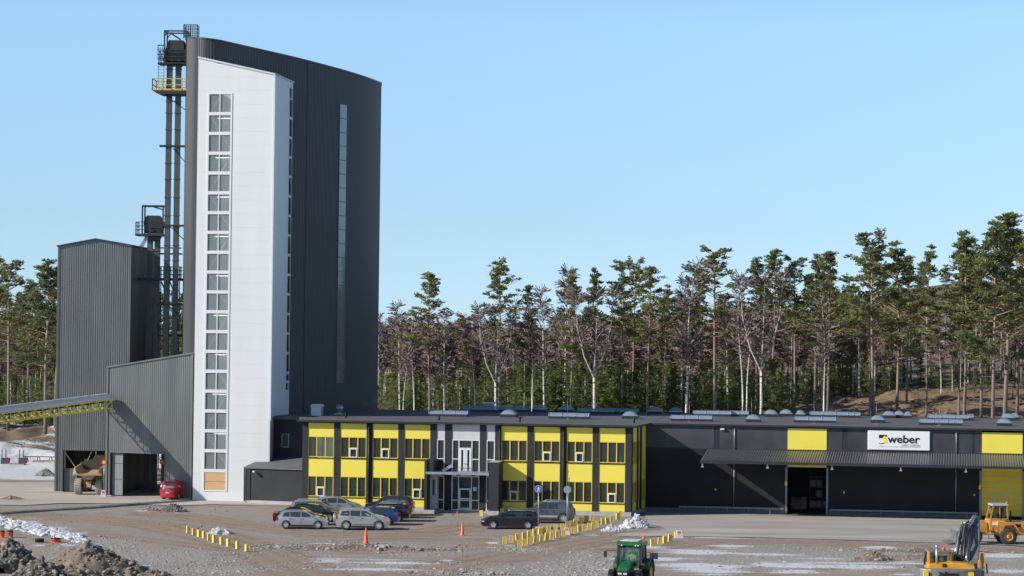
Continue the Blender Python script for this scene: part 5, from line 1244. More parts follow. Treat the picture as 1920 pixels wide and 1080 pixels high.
# ------------------------------------------------------------------ dump truck in the doorway (seen from behind)
def dump_truck():
    p = G(167, 927.5); root = empty('dump_truck', (p.x, p.y, 0), R(2), 'dusty beige articulated dump truck reversed into the silo doorway', 'truck')
    mb = MB()  # body: open tipper bed, rear edge towards -y
    w, z0, z1 = 1.30, 1.95, 2.95; t = .1
    o = [(-w, z1-.3), (-w-.02, z0+.35), (-w-.1, z0-.02), (w+.1, z0-.02), (w+.02, z0+.35), (w, z1-.3), (w-.12, z1-.3), (w-.25, z0+.25), (w-.45, z0+.12), (-w+.45, z0+.12), (-w+.25, z0+.25), (-w+.12, z1-.3)]
    vs = [(x, -1.5 if z < z0+.3 else -1.3, z) for x, z in o]+[(x, 3.2, z+.15) for x, z in o]; n = len(o)
    mb.add(vs, [(i, (i+1) % n, n+(i+1) % n, n+i) for i in range(n)]+[(0,1,10,11),(1,2,9,10),(2,3,8,9),(3,4,7,8),(4,5,6,7)]); mb.build('tipper_bed', M_dust, root)
    mb = MB(); mb.prism([(-w-.05, z0+.0), (w+.05, z0), (w+.05, z0+1.3), (.9, z0+1.75), (.1, z0+1.75), (-.2, z0+1.2), (-w-.05, z0+1.0)], 3.1, 3.3); mb.build('headboard', mat('dark_bed', (.07, .06, .05), .8), root)
    mb = MB(); mb.prism([(-.7, z0-.02), (.7, z0-.02), (.35, z0-.45), (-.35, z0-.45)], -1.2, 3); mb.build('bed_rib', M_dust, root)
    for s in (-1, 1):
        for y in (0, 4.9):
            mb = MB(); r = .78; mb.lathe([(.35, -.30), (r-.08, -.33), (r, -.24), (r, .24), (r-.08, .33), (.35, .30)], (s*1.0, y, r), 'x', 26)
            for k in range(22): a = 2*math.pi*k/22; mb.T = Matrix.Translation((s*1.0, y, r)) @ Matrix.Rotation(a, 4, 'X'); mb.box(-.30, .30, r-.01, r+.035, -.05, .05); mb.T = None
            wl = mb.build('wheel', M_dusttyre, root); mb = MB(); mb.lathe([(.38, s*.2), (.3, s*.12), (0, s*.14)], (s*1.0, y, r), 'x', 18); mb.build('rim', M_dust, wl)
    mb = MB(); mb.cyl((-.7, 0, .78), (.7, 0, .78), .17, n=12); mb.lathe([(0, -.45), (.22, -.3), (.32, 0), (.22, .3)], (0, 0, .8), 'y', 16); mb.box(-.35, .35, -.5, 6.5, 1.0, 1.35); mb.prism([(-.5, 1.0), (.5, 1.0), (.25, .6), (-.25, .6)], -.3, .3); mb.build('chassis', M_rust, root)
    mb = MB()
    for s in (-1, 1): mb.cyl((s*.42, -.3, .75), (s*.3, .3, 1.7), .07, n=10); mb.cyl((s*.15, -.55, 1.0), (s*.15, -.4, 1.5), .06, n=8)
    mb.box(-.15, .25, -.6, -.45, .75, 1.3); mb.build('hydraulics', M_dust, root)
    mb = MB(); mb.box(.35, 1.0, -.7, -.62, .55, .95); mb.build('mud_flap', mat('pale_flap', (.5, .48, .45), .8), root)
    mb = MB(); mb.prism([(3.7, 1.0), (6.9, 1.0), (7.4, 1.6), (6.4, 2.0), (5.6, 2.2), (5.4, 3.2), (4.0, 3.2)], -1.1, 1.1, 'x'); mb.build('cab', M_machine, root, bevel=.06)
    mb = MB(); mb.prism([(4.1, 2.3), (5.35, 2.25), (5.2, 3.05), (4.15, 3.05)], -1.12, 1.12, 'x'); mb.build('cab_window', M_carglass, root)
dump_truck()

def bigwheel(parent, c, r, wd, tyre, rimm, axis='y', rim_f=.55, tread=True, s=1, name='wheel'):
    mb = MB(); h = wd/2
    mb.lathe([(r*rim_f, -h*.9), (r*.9, -h), (r*.98, -h*.7), (r*.98, h*.7), (r*.9, h), (r*rim_f, h*.9)], c, axis, 28)
    if tread:
        n = 20
        for k in range(n):
            for q in (-1, 1):
                a = 2*math.pi*(k+.25*q)/n
                ax = 'Y' if axis == 'y' else 'X'
                mb.T = Matrix.Translation(c) @ Matrix.Rotation(a, 4, ax)
                if axis == 'y': mb.box(-.035, .035, q*h*.05, q*h*.95, r*.97, r*1.03)
                else: mb.box(q*h*.05, q*h*.95, -.035, .035, r*.97, r*1.03)
                mb.T = None
    wl = mb.build(name, tyre, parent)
    mb = MB(); mb.lathe([(r*rim_f*1.02, s*h*.88), (r*rim_f*.9, s*h*.9), (r*rim_f*.8, s*h*.5), (r*.28, s*h*.45), (r*.24, s*h*.75), (0, s*h*.8)], c, axis, 24); mb.build('rim', rimm, wl)
    return wl

# ------------------------------------------------------------------ wheel loader
def loader():
    p = G(1863, 1021.5); root = empty('wheel_loader', (p.x-.05, p.y+1.0, 0), math.pi+.03, 'weathered yellow wheel loader with a glazed cab, bucket lowered at left', 'loader')
    r = .65
    for x in (-1.2, 1.5):
        for s in (-1, 1): bigwheel(root, (x, s*.85, r), r, .45, M_tyre, M_machyel, 'y', .52, True, s)
    mb = MB(); mb.prism([(-2.75, .75), (-2.8, 1.55), (-2.6, 1.72), (-1.2, 1.75), (-.35, 1.85), (-.35, .95), (-.55, .6), (-1.0, 1.15), (-1.5, 1.15), (-1.95, .7)], -.72, .72); mb.build('engine_body', M_machyel, root, bevel=.05)
    mb = MB(); mb.box(-2.95, -2.7, -.8, .8, .62, 1.2); mb.build('counterweight', M_machyel, root, bevel=.06)
    CX = -.45; Z8 = Matrix.Translation((CX, 0, 0))
    mb = MB(); mb.T = Z8; mb.prism([(-.3, .85), (.6, .85), (.75, 1.9), (.55, 1.98), (-.5, 1.98), (-.55, 1.5)], -.68, .68); mb.build('cab_base', M_machyel, root, bevel=.03)
    mb = MB(); mb.T = Z8; pts = [(-.75, 1.95), (.62, 1.95), (.38, 2.98), (-.66, 2.98)]
    for s in (-.66, .66):
        for a, b in ((0, 3), (1, 2)): mb.beam((pts[a][0], s, pts[a][1]), (pts[b][0], s, pts[b][1]), .09)
        mb.beam((pts[3][0], -.66, pts[3][1]), (pts[3][0], .66, pts[3][1]), .08); mb.beam((pts[1][0], -.66, 1.97), (pts[1][0], .66, 1.97), .08); mb.beam((-.12, s, 1.95), (-.12, s, 2.98), .07); mb.beam((pts[0][0], s, 1.98), (pts[1][0], s, 1.98), .08)
    mb.build('cab_frame', M_machyel, root)
    mb = MB(); mb.T = Z8; mb.box(-.80, .50, -.76, .76, 2.98, 3.14); mb.build('cab_roof', mat('cab_roof_grey', (.4, .42, .45), .5), root, bevel=.04)
    mb = MB(); mb.T = Z8; mb.prism([(-.70, 2.0), (.56, 2.0), (.34, 2.96), (-.62, 2.96)], -.64, .64); mb.build('cab_glass', glass_mat('cab_glass', (.03, .05, .05), .35), root)
    mb = MB(); mb.T = Z8; mb.box(-.45, .0, -.25, .25, 1.9, 2.35); mb.box(-.5, -.38, -.25, .25, 2.3, 2.8); mb.build('seat', M_black, root)
    mb = MB(); mb.prism([(-.8, 1.15), (-.35, 1.6), (-.35, 1.72), (-1.6, 1.72), (-2.0, 1.2), (-1.95, 1.1), (-1.55, 1.52), (-.9, 1.52)], -.98, -.68); mb.prism([(-.8, 1.15), (-.35, 1.6), (-.35, 1.72), (-1.6, 1.72), (-2.0, 1.2), (-1.95, 1.1), (-1.55, 1.52), (-.9, 1.52)], .68, .98); mb.build('rear_fender', M_machyel, root)
    mb = MB(); mb.prism([(.3, .7), (1.5, .8), (1.75, 1.45), (1.5, 1.9), (.35, 1.7)], -.45, .45); mb.build('front_frame', M_machyel, root, bevel=.04)
    mb = MB()
    for s in (-.42, .42): mb.prism([(1.0, 1.5), (1.3, 1.9), (2.2, 1.2), (2.9, .45), (2.75, .3), (2.1, .85)], s-.07, s+.07)
    mb.build('lift_arm', M_machgrey, root)
    mb = MB()
    for s in (-.25, .25): mb.cyl((1.1, s, 1.15), (2.1, s, 1.0), .06, n=8)
    mb.cyl((1.3, 0, 1.85), (2.3, 0, 1.5), .07, n=8); mb.build('lift_cylinder', M_galv, root)
    mb = MB(); mb.prism([(2.75, .15), (3.6, .05), (3.62, .1), (2.95, .25), (2.8, .6), (2.95, 1.0), (2.88, 1.04), (2.68, .7)], -1.15, 1.15); mb.build('bucket', M_machgrey, root)
    mb = MB(); mb.cyl((-1.5, .3, 1.7), (-1.5, .3, 2.6), .055, n=10); mb.build('exhaust', M_black, root)
    mb = MB(); mb.T = Z8; mb.cyl((-.72, .5, 3.12), (-.72, .5, 3.32), .1, n=12); mb.build('beacon', M_orange, root)
    mb = MB(); mb.box(-2.2, -1.55, .725, .735, 1.35, 1.6); mb.build('nameplate', M_black, root)
    mb = MB(); mb.T = Z8; mb.box(.05, .45, .685, .70, 1.5, 1.75); mb.build('sticker', M_whitep, root)
    mb = MB(); mb.box(-.78, -.66, .7, .8, 1.35, 1.75); mb.build('tail_light', M_redl, root)
    mb = MB(); mb.T = Z8; mb.tube([(.45, .72, 2.9), (.68, .85, 2.75), (.72, .85, 2.4), (.55, .75, 2.3)], .022, 6); mb.cb((.7, .9, 2.6), .06, .2, .3); mb.build('mirror', M_galv, root)
    mb = MB()
    for k in range(3): mb.box(-.1, .35, .72, .95, .45+.3*k, .49+.3*k)
    for x in (-.1, .33): mb.beam((x, .85, .45), (x, .8, 1.5), .04)
    mb.build('step', M_rust, root)
loader()

# ------------------------------------------------------------------ excavator (rear view, boom raised ahead)
def excavator():
    D = 131.0; zc = P(1785, 1066, D).z; gz = T(P(1785, 1066, D).x, D); H = zc-gz; cx = (P(1727, 1066, D).x+P(1843, 1066, D).x)/2; W = P(1843, 1066, D).x-P(1727, 1066, D).x
    root = empty('excavator', (cx, D, gz), R(-2), 'yellow and grey excavator seen from behind with its dark boom raised', 'excavator')
    m = lambda px, py, d=0: (P(px, py, D+d).x-cx, d, P(px, py, D+d).z-gz)
    print('excavator', H, W, gz)
    # tracks
    for s in (-1, 1):
        mb = MB(); x0, x1 = s*W*.5-s*.65, s*W*.5; mb.prism([(-1.9, .35), (-1.6, .05), (2.6, .05), (2.95, .4), (2.75, .85), (-1.7, .85)], x0, x1, 'x')
        mb.build('track', M_black, root, bevel=.06)
    mb = MB(); mb.box(-.9, .9, -.9, 2.0, .4, 1.0); mb.cyl((0, .6, .9), (0, .6, 1.15), .8, n=24); mb.build('undercarriage', M_machgrey, root)
    # counterweight: curved rear, full width
    mb = MB(); K = 12; o = []
    for k in range(K+1): a = -1+2*k/K; o.append((a*W/2, .55*(abs(a)**3)))
    pts = o+[(W/2, 1.0), (-W/2, 1.0)]
    mb.prism(pts, H-1.25, H-.06, 'z'); mb.build('counterweight', M_machgrey, root, bevel=.08)
    t = text_obj('Sollvens', .34, M_ink, root, 'lettering', .01, .01); 
    for v in t.data.vertices: v.co = Vector((v.co.x-.75, v.co.y-.02, v.co.z+H-.42))
    for px in (1737, 1821):
        q = m(px, 1077); mb = MB(); mb.box(q[0]-.14, q[0]+.14, -.03 if px > 1800 else .06, .3, H-.55, H-.2); mb.build('sticker', M_yelp, root)
    # upper structure
    mb = MB(); mb.box(-W/2+.05, W/2-.05, 1.0, 3.4, 1.15, H-.15); mb.build('superstructure', M_machgrey, root, bevel=.04)
    a = m(1738, 1064, .9); b = m(1826, 1064, .9); mb = MB(); zt = m(1790, 1054, .9)[2]
    x0, x1 = a[0], b[0]; w_ = x1-x0
    for i in range(1):
        prof = [(x0, H-.15), (x0, H+.10), (x0+.08, H+.16), (x0+w_*.30, H+.17), (x0+w_*.42, zt-.06), (x0+w_*.52, zt), (x0+w_*.85, zt-.06), (x0+w_*.99, zt-.17), (x1, H-.15)]
        mb.prism(prof, .55, 2.1)
    mb.build('engine_hood', M_machine, root, bevel=.05)
    mb = MB(); q = m(1770, 1060, .5); mb.box(q[0]-.1, q[0]+.12, .52, .56, H+.02, H+.2); mb.build('hood_vent', M_black, root)
    # cab at left
    c0 = m(1737, 1062, 1.6); c1 = m(1778, 1034, 1.6); xa, xb, zt = c0[0], c1[0], c1[2]
    mb = MB(); 
    for x in (xa+.05, xb-.05):
        mb.box(x-.06, x+.06, 1.5, 1.62, H-.1, zt-.05); mb.box(x-.06, x+.06, 2.9, 3.0, H-.1, zt-.05)
    mb.box(xa, xb, 1.5, 1.6, H-.1, H+.12); mb.box(xa, xa+.08, 1.5, 3.0, H-.1, H+.05); mb.box(xb-.08, xb, 1.5, 3.0, H-.1, H+.05); mb.box(xa, xb, 2.9, 3.0, H-.1, H+.1); mb.box(xa, xb, 1.48, 1.6, zt-.22, zt-.08); mb.build('cab_frame', M_machgrey, root)
    mb = MB(); mb.prism([(xa, zt-.08), (xa+.06, zt+.04), (xb-.06, zt+.04), (xb, zt-.08)], 1.45, 3.05); mb.build('cab_roof', M_machgrey, root, bevel=.03)
    mb = MB(); mb.box(xa+.06, xb-.06, 1.55, 2.95, H-.05, zt-.12); mb.build('cab_glass', glass_mat('cab_glass', (.03, .05, .05), .35), root)
    mb = MB(); mb.box(xa-.02, xa+.12, 1.35, 1.5, H, zt); mb.build('corner_post', M_machine, root, bevel=.02)
    mb = MB(); mb.box(xb-.02, xb+.12, 1.5, 1.7, H, zt-.02); mb.box(xb+.0, xb+.1, 1.7, 3.0, H, H+.5); mb.build('cab_pillar', mat('ochre_panel', (.28, .15, .04), .6), root)
    mb = MB(); mb.box(xb+.14, xb+.42, 1.9, 2.0, H, zt-.05); mb.build('open_door', glass_mat('cab_glass', (.03, .05, .05), .35), root)
    mb = MB(); mb.box(xa+.4, xa+.75, 2.0, 2.1, H, H+.55); mb.box(xa+.47, xa+.68, 1.95, 2.08, H+.55, H+.75); mb.build('seat', M_black, root)
    q = m(1755.5, 1062, .7); mb = MB(); zz = m(1755.5, 1023, .7)[2]; mb.cyl((q[0], .7, H-.1), (q[0], .7, zz), .07, n=12); mb.cyl((q[0], .7, zz-.15), (q[0], .7, zz+.03), .085, n=12); mb.build('exhaust', M_galv, root)
    q = m(1767, 1033, 1.8); mb = MB(); mb.cyl((q[0], 1.8, zt), (q[0], 1.8, zt+.22), .11, .08, n=12); mb.box(q[0]-.2, q[0]-.12, 1.75, 1.85, zt, zt+.14); mb.build('beacon', M_orange, root)
    mb = MB(); mb.tube([(xa+.1, 1.5, zt), (xa-.1, 1.4, zt-.1), (xa-.18, 1.4, zt-.4)], .03, 6); mb.box(xa-.24, xa-.12, 1.36, 1.42, zt-.75, zt-.35); mb.build('mirror', M_black, root)
    # boom
    def bp(px, py, d): q = m(px, py, d); return Vector(q)
    # cross-section corners: boom rises from the pivot forward and up
    b0l, b0r = bp(1806, 1062, 2.6), bp(1832, 1062, 2.6); b1l, b1r = bp(1812, 985, 5.6), bp(1832, 988, 5.6)
    b2l, b2r = bp(1815, 966, 6.8), bp(1826, 968, 6.8)
    mb = MB()
    def slab(a0, a1, c0, c1, th):
        d = Vector((0, th, -th*.5)); vs = [a0, a1, c1, c0]; vs = vs+[v+d for v in vs]; mb.add(vs, [(0,1,2,3),(7,6,5,4),(0,4,5,1),(1,5,6,2),(2,6,7,3),(3,7,4,0)])
    slab(b0l+Vector((.28, 0, 0)), b0r, b1l, b1r, 1.0); slab(b1l, b1r, b2l, b2r, .8); mb.build('boom', M_machgrey, root, bevel=.06)
    mb = MB(); slab(bp(1784, 1062, 2.5), bp(1806, 1062, 2.5), bp(1786, 1038, 3.2), bp(1800, 1040, 3.2), .5); mb.build('boom_foot', M_black, root)
    cyl = MB()
    for (xa_, ya_, xb_, yb_, r_) in ((1788, 1042, 1797, 988, .12), (1804, 1044, 1808, 988, .13), (1797, 1045, 1803, 984, .06)):
        cyl.cyl(bp(xa_, ya_, 3.4), bp(xb_, yb_, 5.2), r_, n=12)
    cyl.build('boom_cylinder', M_machgrey, root)
    rod = MB(); rod.cyl(bp(1787, 1036, 3.2), bp(1789, 1003, 4.4), .035, n=8); rod.cyl(bp(1811, 985, 5.3), bp(1820, 966, 6.6), .07, n=10); rod.cyl(bp(1808, 1052, 3), bp(1809, 1028, 3.6), .05, n=8); rod.build('cylinder_rod', mat('polished_rod', (.55, .6, .7), .25, .8), root)
    hz = MB()
    for k, (xa_, xb_, top) in enumerate(((1792, 1796, 980), (1800, 1803, 978), (1803, 1806, 976), (1811, 1813, 984), (1814, 1816, 983))):
        hz.tube([bp(xa_, 1050, 3.0), bp(xa_+1, 1015, 4.0), bp(xb_, top+6, 5.2), bp(xb_+3, top, 5.5), bp(xb_+5, top+10, 5.6)], .03, 6)
    hz.build('hose', M_black, root)
    st = MB(); a, b = bp(1818, 967, 6.9), bp(1829, 969, 6.9); a2, b2 = bp(1812, 1030, 8.2), bp(1822, 1030, 8.2); d = Vector((0, .45, 0))
    st.add([a, b, b2, a2, a+d, b+d, b2+d, a2+d], [(0,1,2,3),(7,6,5,4),(0,4,5,1),(1,5,6,2),(2,6,7,3),(3,7,4,0)]); st.build('stick', M_machgrey, root)
    bk = MB(); q = (a2+b2)/2; bk.T = Matrix.Translation(q+Vector((0, -.2, -.2))); bk.prism([(0, 0), (.5, .1), (.8, -.5), (.5, -1.1), (0, -1.2), (.3, -.6)], -.6, .6, 'x'); bk.build('bucket', M_machgrey, root)
    # handrails on the right
    hr = MB()
    for (xa_, ya_, xb_, yb_) in ((1833, 1066, 1836, 1036), (1836, 1036, 1843, 1035), (1843, 1035, 1846, 1064)): hr.beam(bp(xa_, ya_, 1.2), bp(xb_, yb_, 1.2), .05)
    hr.beam(bp(1833, 1066, 1.2), bp(1835, 1050, 1.2), .12); hr.build('handrail', M_machine, root)
    hs = MB(); hs.tube([bp(1840, 1066, 1.4), bp(1840, 1054, 1.4), bp(1844, 1052, 1.4), bp(1848, 1060, 1.4), bp(1849, 1075, 1.4)], .04, 6); hs.tube([bp(1824, 1066, 2), bp(1825, 1057, 2), bp(1828, 1057, 2), bp(1829, 1066, 2)], .05, 6); hs.build('service_hose', M_black, root)
    sd = MB(); q0 = m(1844, 1066, 1); sd.box(W/2-.02, W/2+.22, .9, 3.0, .9, H-.2); sd.build('side_locker', M_machgrey, root)
excavator()

# ------------------------------------------------------------------ green tractor
def tractor():
    D = 149.0; p = P(1180, 1014, D); gz = T(p.x, D); S_ = (p.z-gz)/2.95
    root = empty('tractor', (p.x+.1, D, gz), R(-90-16), 'green farm tractor with orange beacon driving towards the camera', 'tractor'); root.scale = (S_, S_, S_)
    print('tractor scale', S_)
    # local: +x forward
    for s in (-1, 1):
        bigwheel(root, (-.95, s*.92, .85), .85, .48, M_black, M_yelp, 'y', .5, True, s, 'rear_wheel')
        bigwheel(root, (1.45, s*.85, .60), .60, .38, M_black, M_yelp, 'y', .5, True, s, 'front_wheel')
        mb = MB(); pts = []
        for k in range(9): a = R(20+k*20); pts.append((-.95+.95*math.cos(a), .87+.95*math.sin(a)))
        for k in range(8, -1, -1): a = R(20+k*20); pts.append((-.95+.90*math.cos(a), .87+.90*math.sin(a)))
        mb.prism(pts, s*.62, s*1.17); mb.build('rear_fender', M_green, root)
        mb = MB(); mb.prism([(1.0, 1.15), (1.45, 1.28), (1.95, 1.12), (1.93, 1.08), (1.45, 1.23), (1.02, 1.10)], s*.68, s*1.02); mb.build('front_fender', M_black, root)
        mb = MB(); mb.beam((.55, s*.8, 2.35), (.72, s*1.45, 2.32), .04); mb.cb((.72, s*1.5, 2.12), .09, .20, .38); mb.build('mirror', M_black, root, bevel=.02)
        mb = MB(); mb.cb((.55, s*.92, 1.55), .12, .16, .12); mb.build('marker_light', M_redl, root)
        mb = MB(); mb.box(-.1, .35, s*.72, s*.95, .5, .56); mb.box(-.1, .35, s*.72, s*.95, .85, .9); mb.beam((.35, s*.85, .5), (.35, s*.8, 1.3), .05); mb.build('step', M_black, root)
    mb = MB(); mb.prism([(.5, 1.05), (.5, 1.72), (.9, 1.72), (2.05, 1.48), (2.22, 1.30), (2.22, 1.05)], -.36, .36); mb.build('hood', M_green, root, bevel=.09)
    mb = MB(); mb.box(.6, 2.18, -.34, .34, .75, 1.12); mb.build('engine', M_black, root)
    mb = MB(); mb.box(2.2, 2.26, -.31, .31, .85, 1.28); gr = mb.build('grille', M_black, root, bevel=.02)
    for s in (-1, 1): mb = MB(); mb.box(2.25, 2.29, s*.05, s*.29, 1.02, 1.13); mb.build('headlight', M_clearl, root)
    mb = MB(); mb.box(2.24, 2.36, -.26, .26, .62, .80); mb.build('number_plate', M_whitep, root)
    mb = MB(); mb.box(2.1, 2.55, -.35, .35, .42, .62); mb.beam((2.3, -.5, .45), (2.6, -.42, .75), .12); mb.beam((2.3, .5, .45), (2.6, .42, .75), .12); mb.build('front_weight', M_green, root, bevel=.04)
    mb = MB(); mb.box(-1.1, 1.6, -.3, .3, .5, .95); mb.cyl((1.45, -.8, .6), (1.45, .8, .6), .09, n=10); mb.cyl((-.95, -.8, .85), (-.95, .8, .85), .14, n=10); mb.build('chassis', M_black, root)
    mb = MB(); pr = [(.45, 1.2), (.62, 1.75), (.42, 2.68), (-1.0, 2.68), (-1.15, 1.75), (-1.0, 1.2)]
    for s in (-.72, .72):
        for i in range(5): mb.beam((pr[i][0], s, pr[i][1]), (pr[i+1][0], s, pr[i+1][1]), .10)
        mb.beam((-.3, s, 1.2), (-.3, s, 2.68), .07)
    mb.beam((.45, -.72, 2.62), (.45, .72, 2.62), .14, .12); mb.beam((-1.0, -.72, 2.65), (-1.0, .72, 2.65), .12); mb.build('cab_frame', M_black, root)
    mb = MB(); mb.prism([(.60, 1.76), (.41, 2.6), (-.98, 2.6), (-1.12, 1.76)], -.69, .69); mb.prism([(.45, 1.25), (.60, 1.74), (-1.1, 1.74), (-1.0, 1.25)], -.69, .69); mb.build('cab_glass', glass_mat('tractor_glass', (.10, .22, .22), .35), root)
    mb = MB(); mb.prism([(.62, 2.68), (.58, 2.80), (.3, 2.93), (-.9, 2.93), (-1.15, 2.82), (-1.15, 2.68)], -.86, .86); mb.build('cab_roof', M_green, root, bevel=.06)
    mb = MB(); mb.box(-.85, .3, -.62, .55, 2.93, 2.99); mb.build('roof_snow', M_snow, root, bevel=.02)
    mb = MB()
    for y in (-.62, -.45, .45, .62): mb.cyl((.60, y, 2.71), (.66, y, 2.71), .055, n=10)
    mb.build('work_light', M_clearl, root)
    mb = MB(); mb.cyl((-.1, .8, 2.85), (-.1, .8, 3.08), .03, n=8); mb.lathe([(.09, 3.06), (.10, 3.12), (.08, 3.24), (0, 3.27)], (-.1, .8, 0), 'z', 12); mb.build('beacon', M_orange, root)
    mb = MB(); mb.cyl((.75, -.62, 1.2), (.75, -.62, 2.75), .055, n=10); mb.build('exhaust', M_black, root)
    mb = MB(); mb.box(-.75, -.3, -.27, .27, 1.3, 1.5); mb.box(-.85, -.7, -.27, .27, 1.45, 2.15); mb.build('seat', M_black, root)
    mb = MB(); mb.lathe([(.19, -.02), (.21, 0), (.19, .02)], (.15, 0, 1.72), 'x', 16); mb.cyl((.3, 0, 1.3), (.15, 0, 1.72), .03, n=6); mb.build('steering_wheel', M_black, root)
    mb = MB(); mb.box(-1.45, -1.4, .95, 1.45, 1.7, 2.1) ; mb.beam((-1.42, 1.05, 1.3), (-1.42, 1.1, 1.8), .05); mb.build('side_plate', mat('blue_plate', (.12, .25, .5), .5), root)
    # driver
    driver(root)
def driver(parent):
    me = bpy.data.meshes.new('person'); V = [(-.5,0,1.52),(-.52,0,1.75),(-.5,0,1.98),(-.48,0,2.08),(-.46,0,2.2),(-.46,0,2.27),(-.49,.2,1.95),(-.3,.27,1.72),(-.02,.18,1.76),(-.49,-.2,1.95),(-.3,-.27,1.72),(-.02,-.18,1.76),(-.1,.12,1.5),(.2,.13,1.15),(-.1,-.12,1.5),(.2,-.13,1.15)]
    E = [(0,1),(1,2),(2,3),(3,4),(4,5),(2,6),(6,7),(7,8),(2,9),(9,10),(10,11),(0,12),(12,13),(0,14),(14,15)]
    me.from_pydata(V, E, []); o = bpy.data.objects.new('person', me); COL.objects.link(o)
    md = o.modifiers.new('skin', 'SKIN'); rr = [.17,.16,.15,.06,.10,.08,.08,.06,.045,.08,.06,.045,.09,.06,.09,.06]
    for i, r in enumerate(rr): me.skin_vertices[0].data[i].radius = (r, r)
    me.skin_vertices[0].data[0].use_root = True
    o.modifiers.new('sub', 'SUBSURF').render_levels = 1
    mj = mat('driver_clothes_and_skin', (.5, .55, .05), .8); t = mj.node_tree; b = t.nodes["Principled BSDF"]; tc = t.nodes.new("ShaderNodeTexCoord"); sx = t.nodes.new("ShaderNodeSeparateXYZ"); t.links.new(tc.outputs['Object'], sx.inputs[0])
    mr = t.nodes.new("ShaderNodeMapRange"); mr.inputs[1].default_value = 1.0; mr.inputs[2].default_value = 2.5; t.links.new(sx.outputs[2], mr.inputs[0]); cr = t.nodes.new("ShaderNodeValToRGB"); cr.color_ramp.interpolation = 'CONSTANT'; t.links.new(mr.outputs[0], cr.inputs[0])
    for i, (p_, c_) in enumerate([(0, (.03, .04, .08)), (.36, (.5, .55, .05)), (.70, (.5, .3, .22)), (.83, (.07, .045, .03))]):
        e = cr.color_ramp.elements[i] if i < 2 else cr.color_ramp.elements.new(p_); e.position = p_; e.color = (*c_, 1)
    t.links.new(cr.outputs[0], b.inputs['Base Color']); me.materials.append(mj); o.matrix_world = parent.matrix_basis
    o.location = parent.location; o.rotation_euler = parent.rotation_euler; o.scale = parent.scale
    tag(o, 'person in a yellow work jacket driving the green tractor', 'person')
tractor()

# ------------------------------------------------------------------ small things on the yard
def block_at(px, py, label, group, rz, dark=False):
    p = G(px, py)
    o = BLK.copy() if BLK['used'] else BLK
    if BLK['used']: COL.objects.link(o)
    BLK['used'] = 1; o.location = (p.x, p.y, 0); o.rotation_euler = (0, R(random.uniform(-4, 4)), rz+random.uniform(-.15, .15)); s = random.uniform(.92, 1.06); o.scale = (s, s, s)
    tag(o, label, 'marker block', group); return o
mb = MB(); mb.box(-.16, .16, -.09, .09, -.03, .53); mb.box(-.162, -.13, -.10, -.085, .0, .50); mb.box(.13, .162, -.10, -.085, .0, .50)
BLK = mb.build('marker_block', M_block, bevel=.015); BLK['used'] = 0
q = [(352,998.8),(362.5,1002.5),(372.8,1005.8),(382,1008.8),(391,1012.5),(401,1016.5),(415,1020),(427.8,1023.8),(445,1028.3),(462,1033.8)]
for i, (x, y) in enumerate(q): block_at(x, y, 'yellow upright block, %s from the left in the short row left of the cars' % ORD[i], 'yellow blocks left of the parked cars', R(-62))
cx = lambda x, y: (900+x/10.105, 930+y/10.105)
up = [cx(*t) for t in ((465,905),(590,880),(720,848),(835,815),(935,785),(1040,752),(1145,725),(1210,712),(1300,688),(1432,660),(1565,638),(1655,590),(1740,590),(1810,565))]
up += [(820+x/4.174, 900+y/4.174) for x, y in ((1127,338),(1167,330),(1209,320))]
for i, (x, y) in enumerate(up): block_at(x, y, 'yellow upright block, %s from the left in the rear row by the signs' % ORD[i], 'yellow blocks in the rear row', R(12))
lo = [cx(*t) for t in ((757,970),(840,940),(938,915),(1045,890),(1165,855),(1265,835),(1360,810),(1470,788),(1585,750),(1690,720),(1775,705),(1890,680))]
lo += [(820+x/4.174, 900+y/4.174) for x, y in ((1152,397),(1190,388),(1220,378),(1250,370),(1295,346),(1331,342),(1366,325),(1413,308),(1431,290))]
for i, (x, y) in enumerate(lo):
    block_at(x, y, 'yellow upright block, %s from the left in the long front row' % (ORD[i] if i < 20 else 'last'), 'yellow blocks in the long front row', R(12))
for i, (x, y) in enumerate([(1223.5,1023.9),(1237,1020.5),(1246.5,1018.6),(1256,1015),(1268.5,1008.3)]): block_at(x, y, 'yellow upright block, %s from the left in the row behind the tractor' % ORD[i], 'yellow blocks behind the tractor', R(14))
block_at(902.6, 967.5, 'single yellow upright block beside the entrance', 'yellow blocks by the entrance', 0); block_at(941.5, 965, 'single yellow block just behind the black estate car', 'yellow blocks by the entrance', 0)

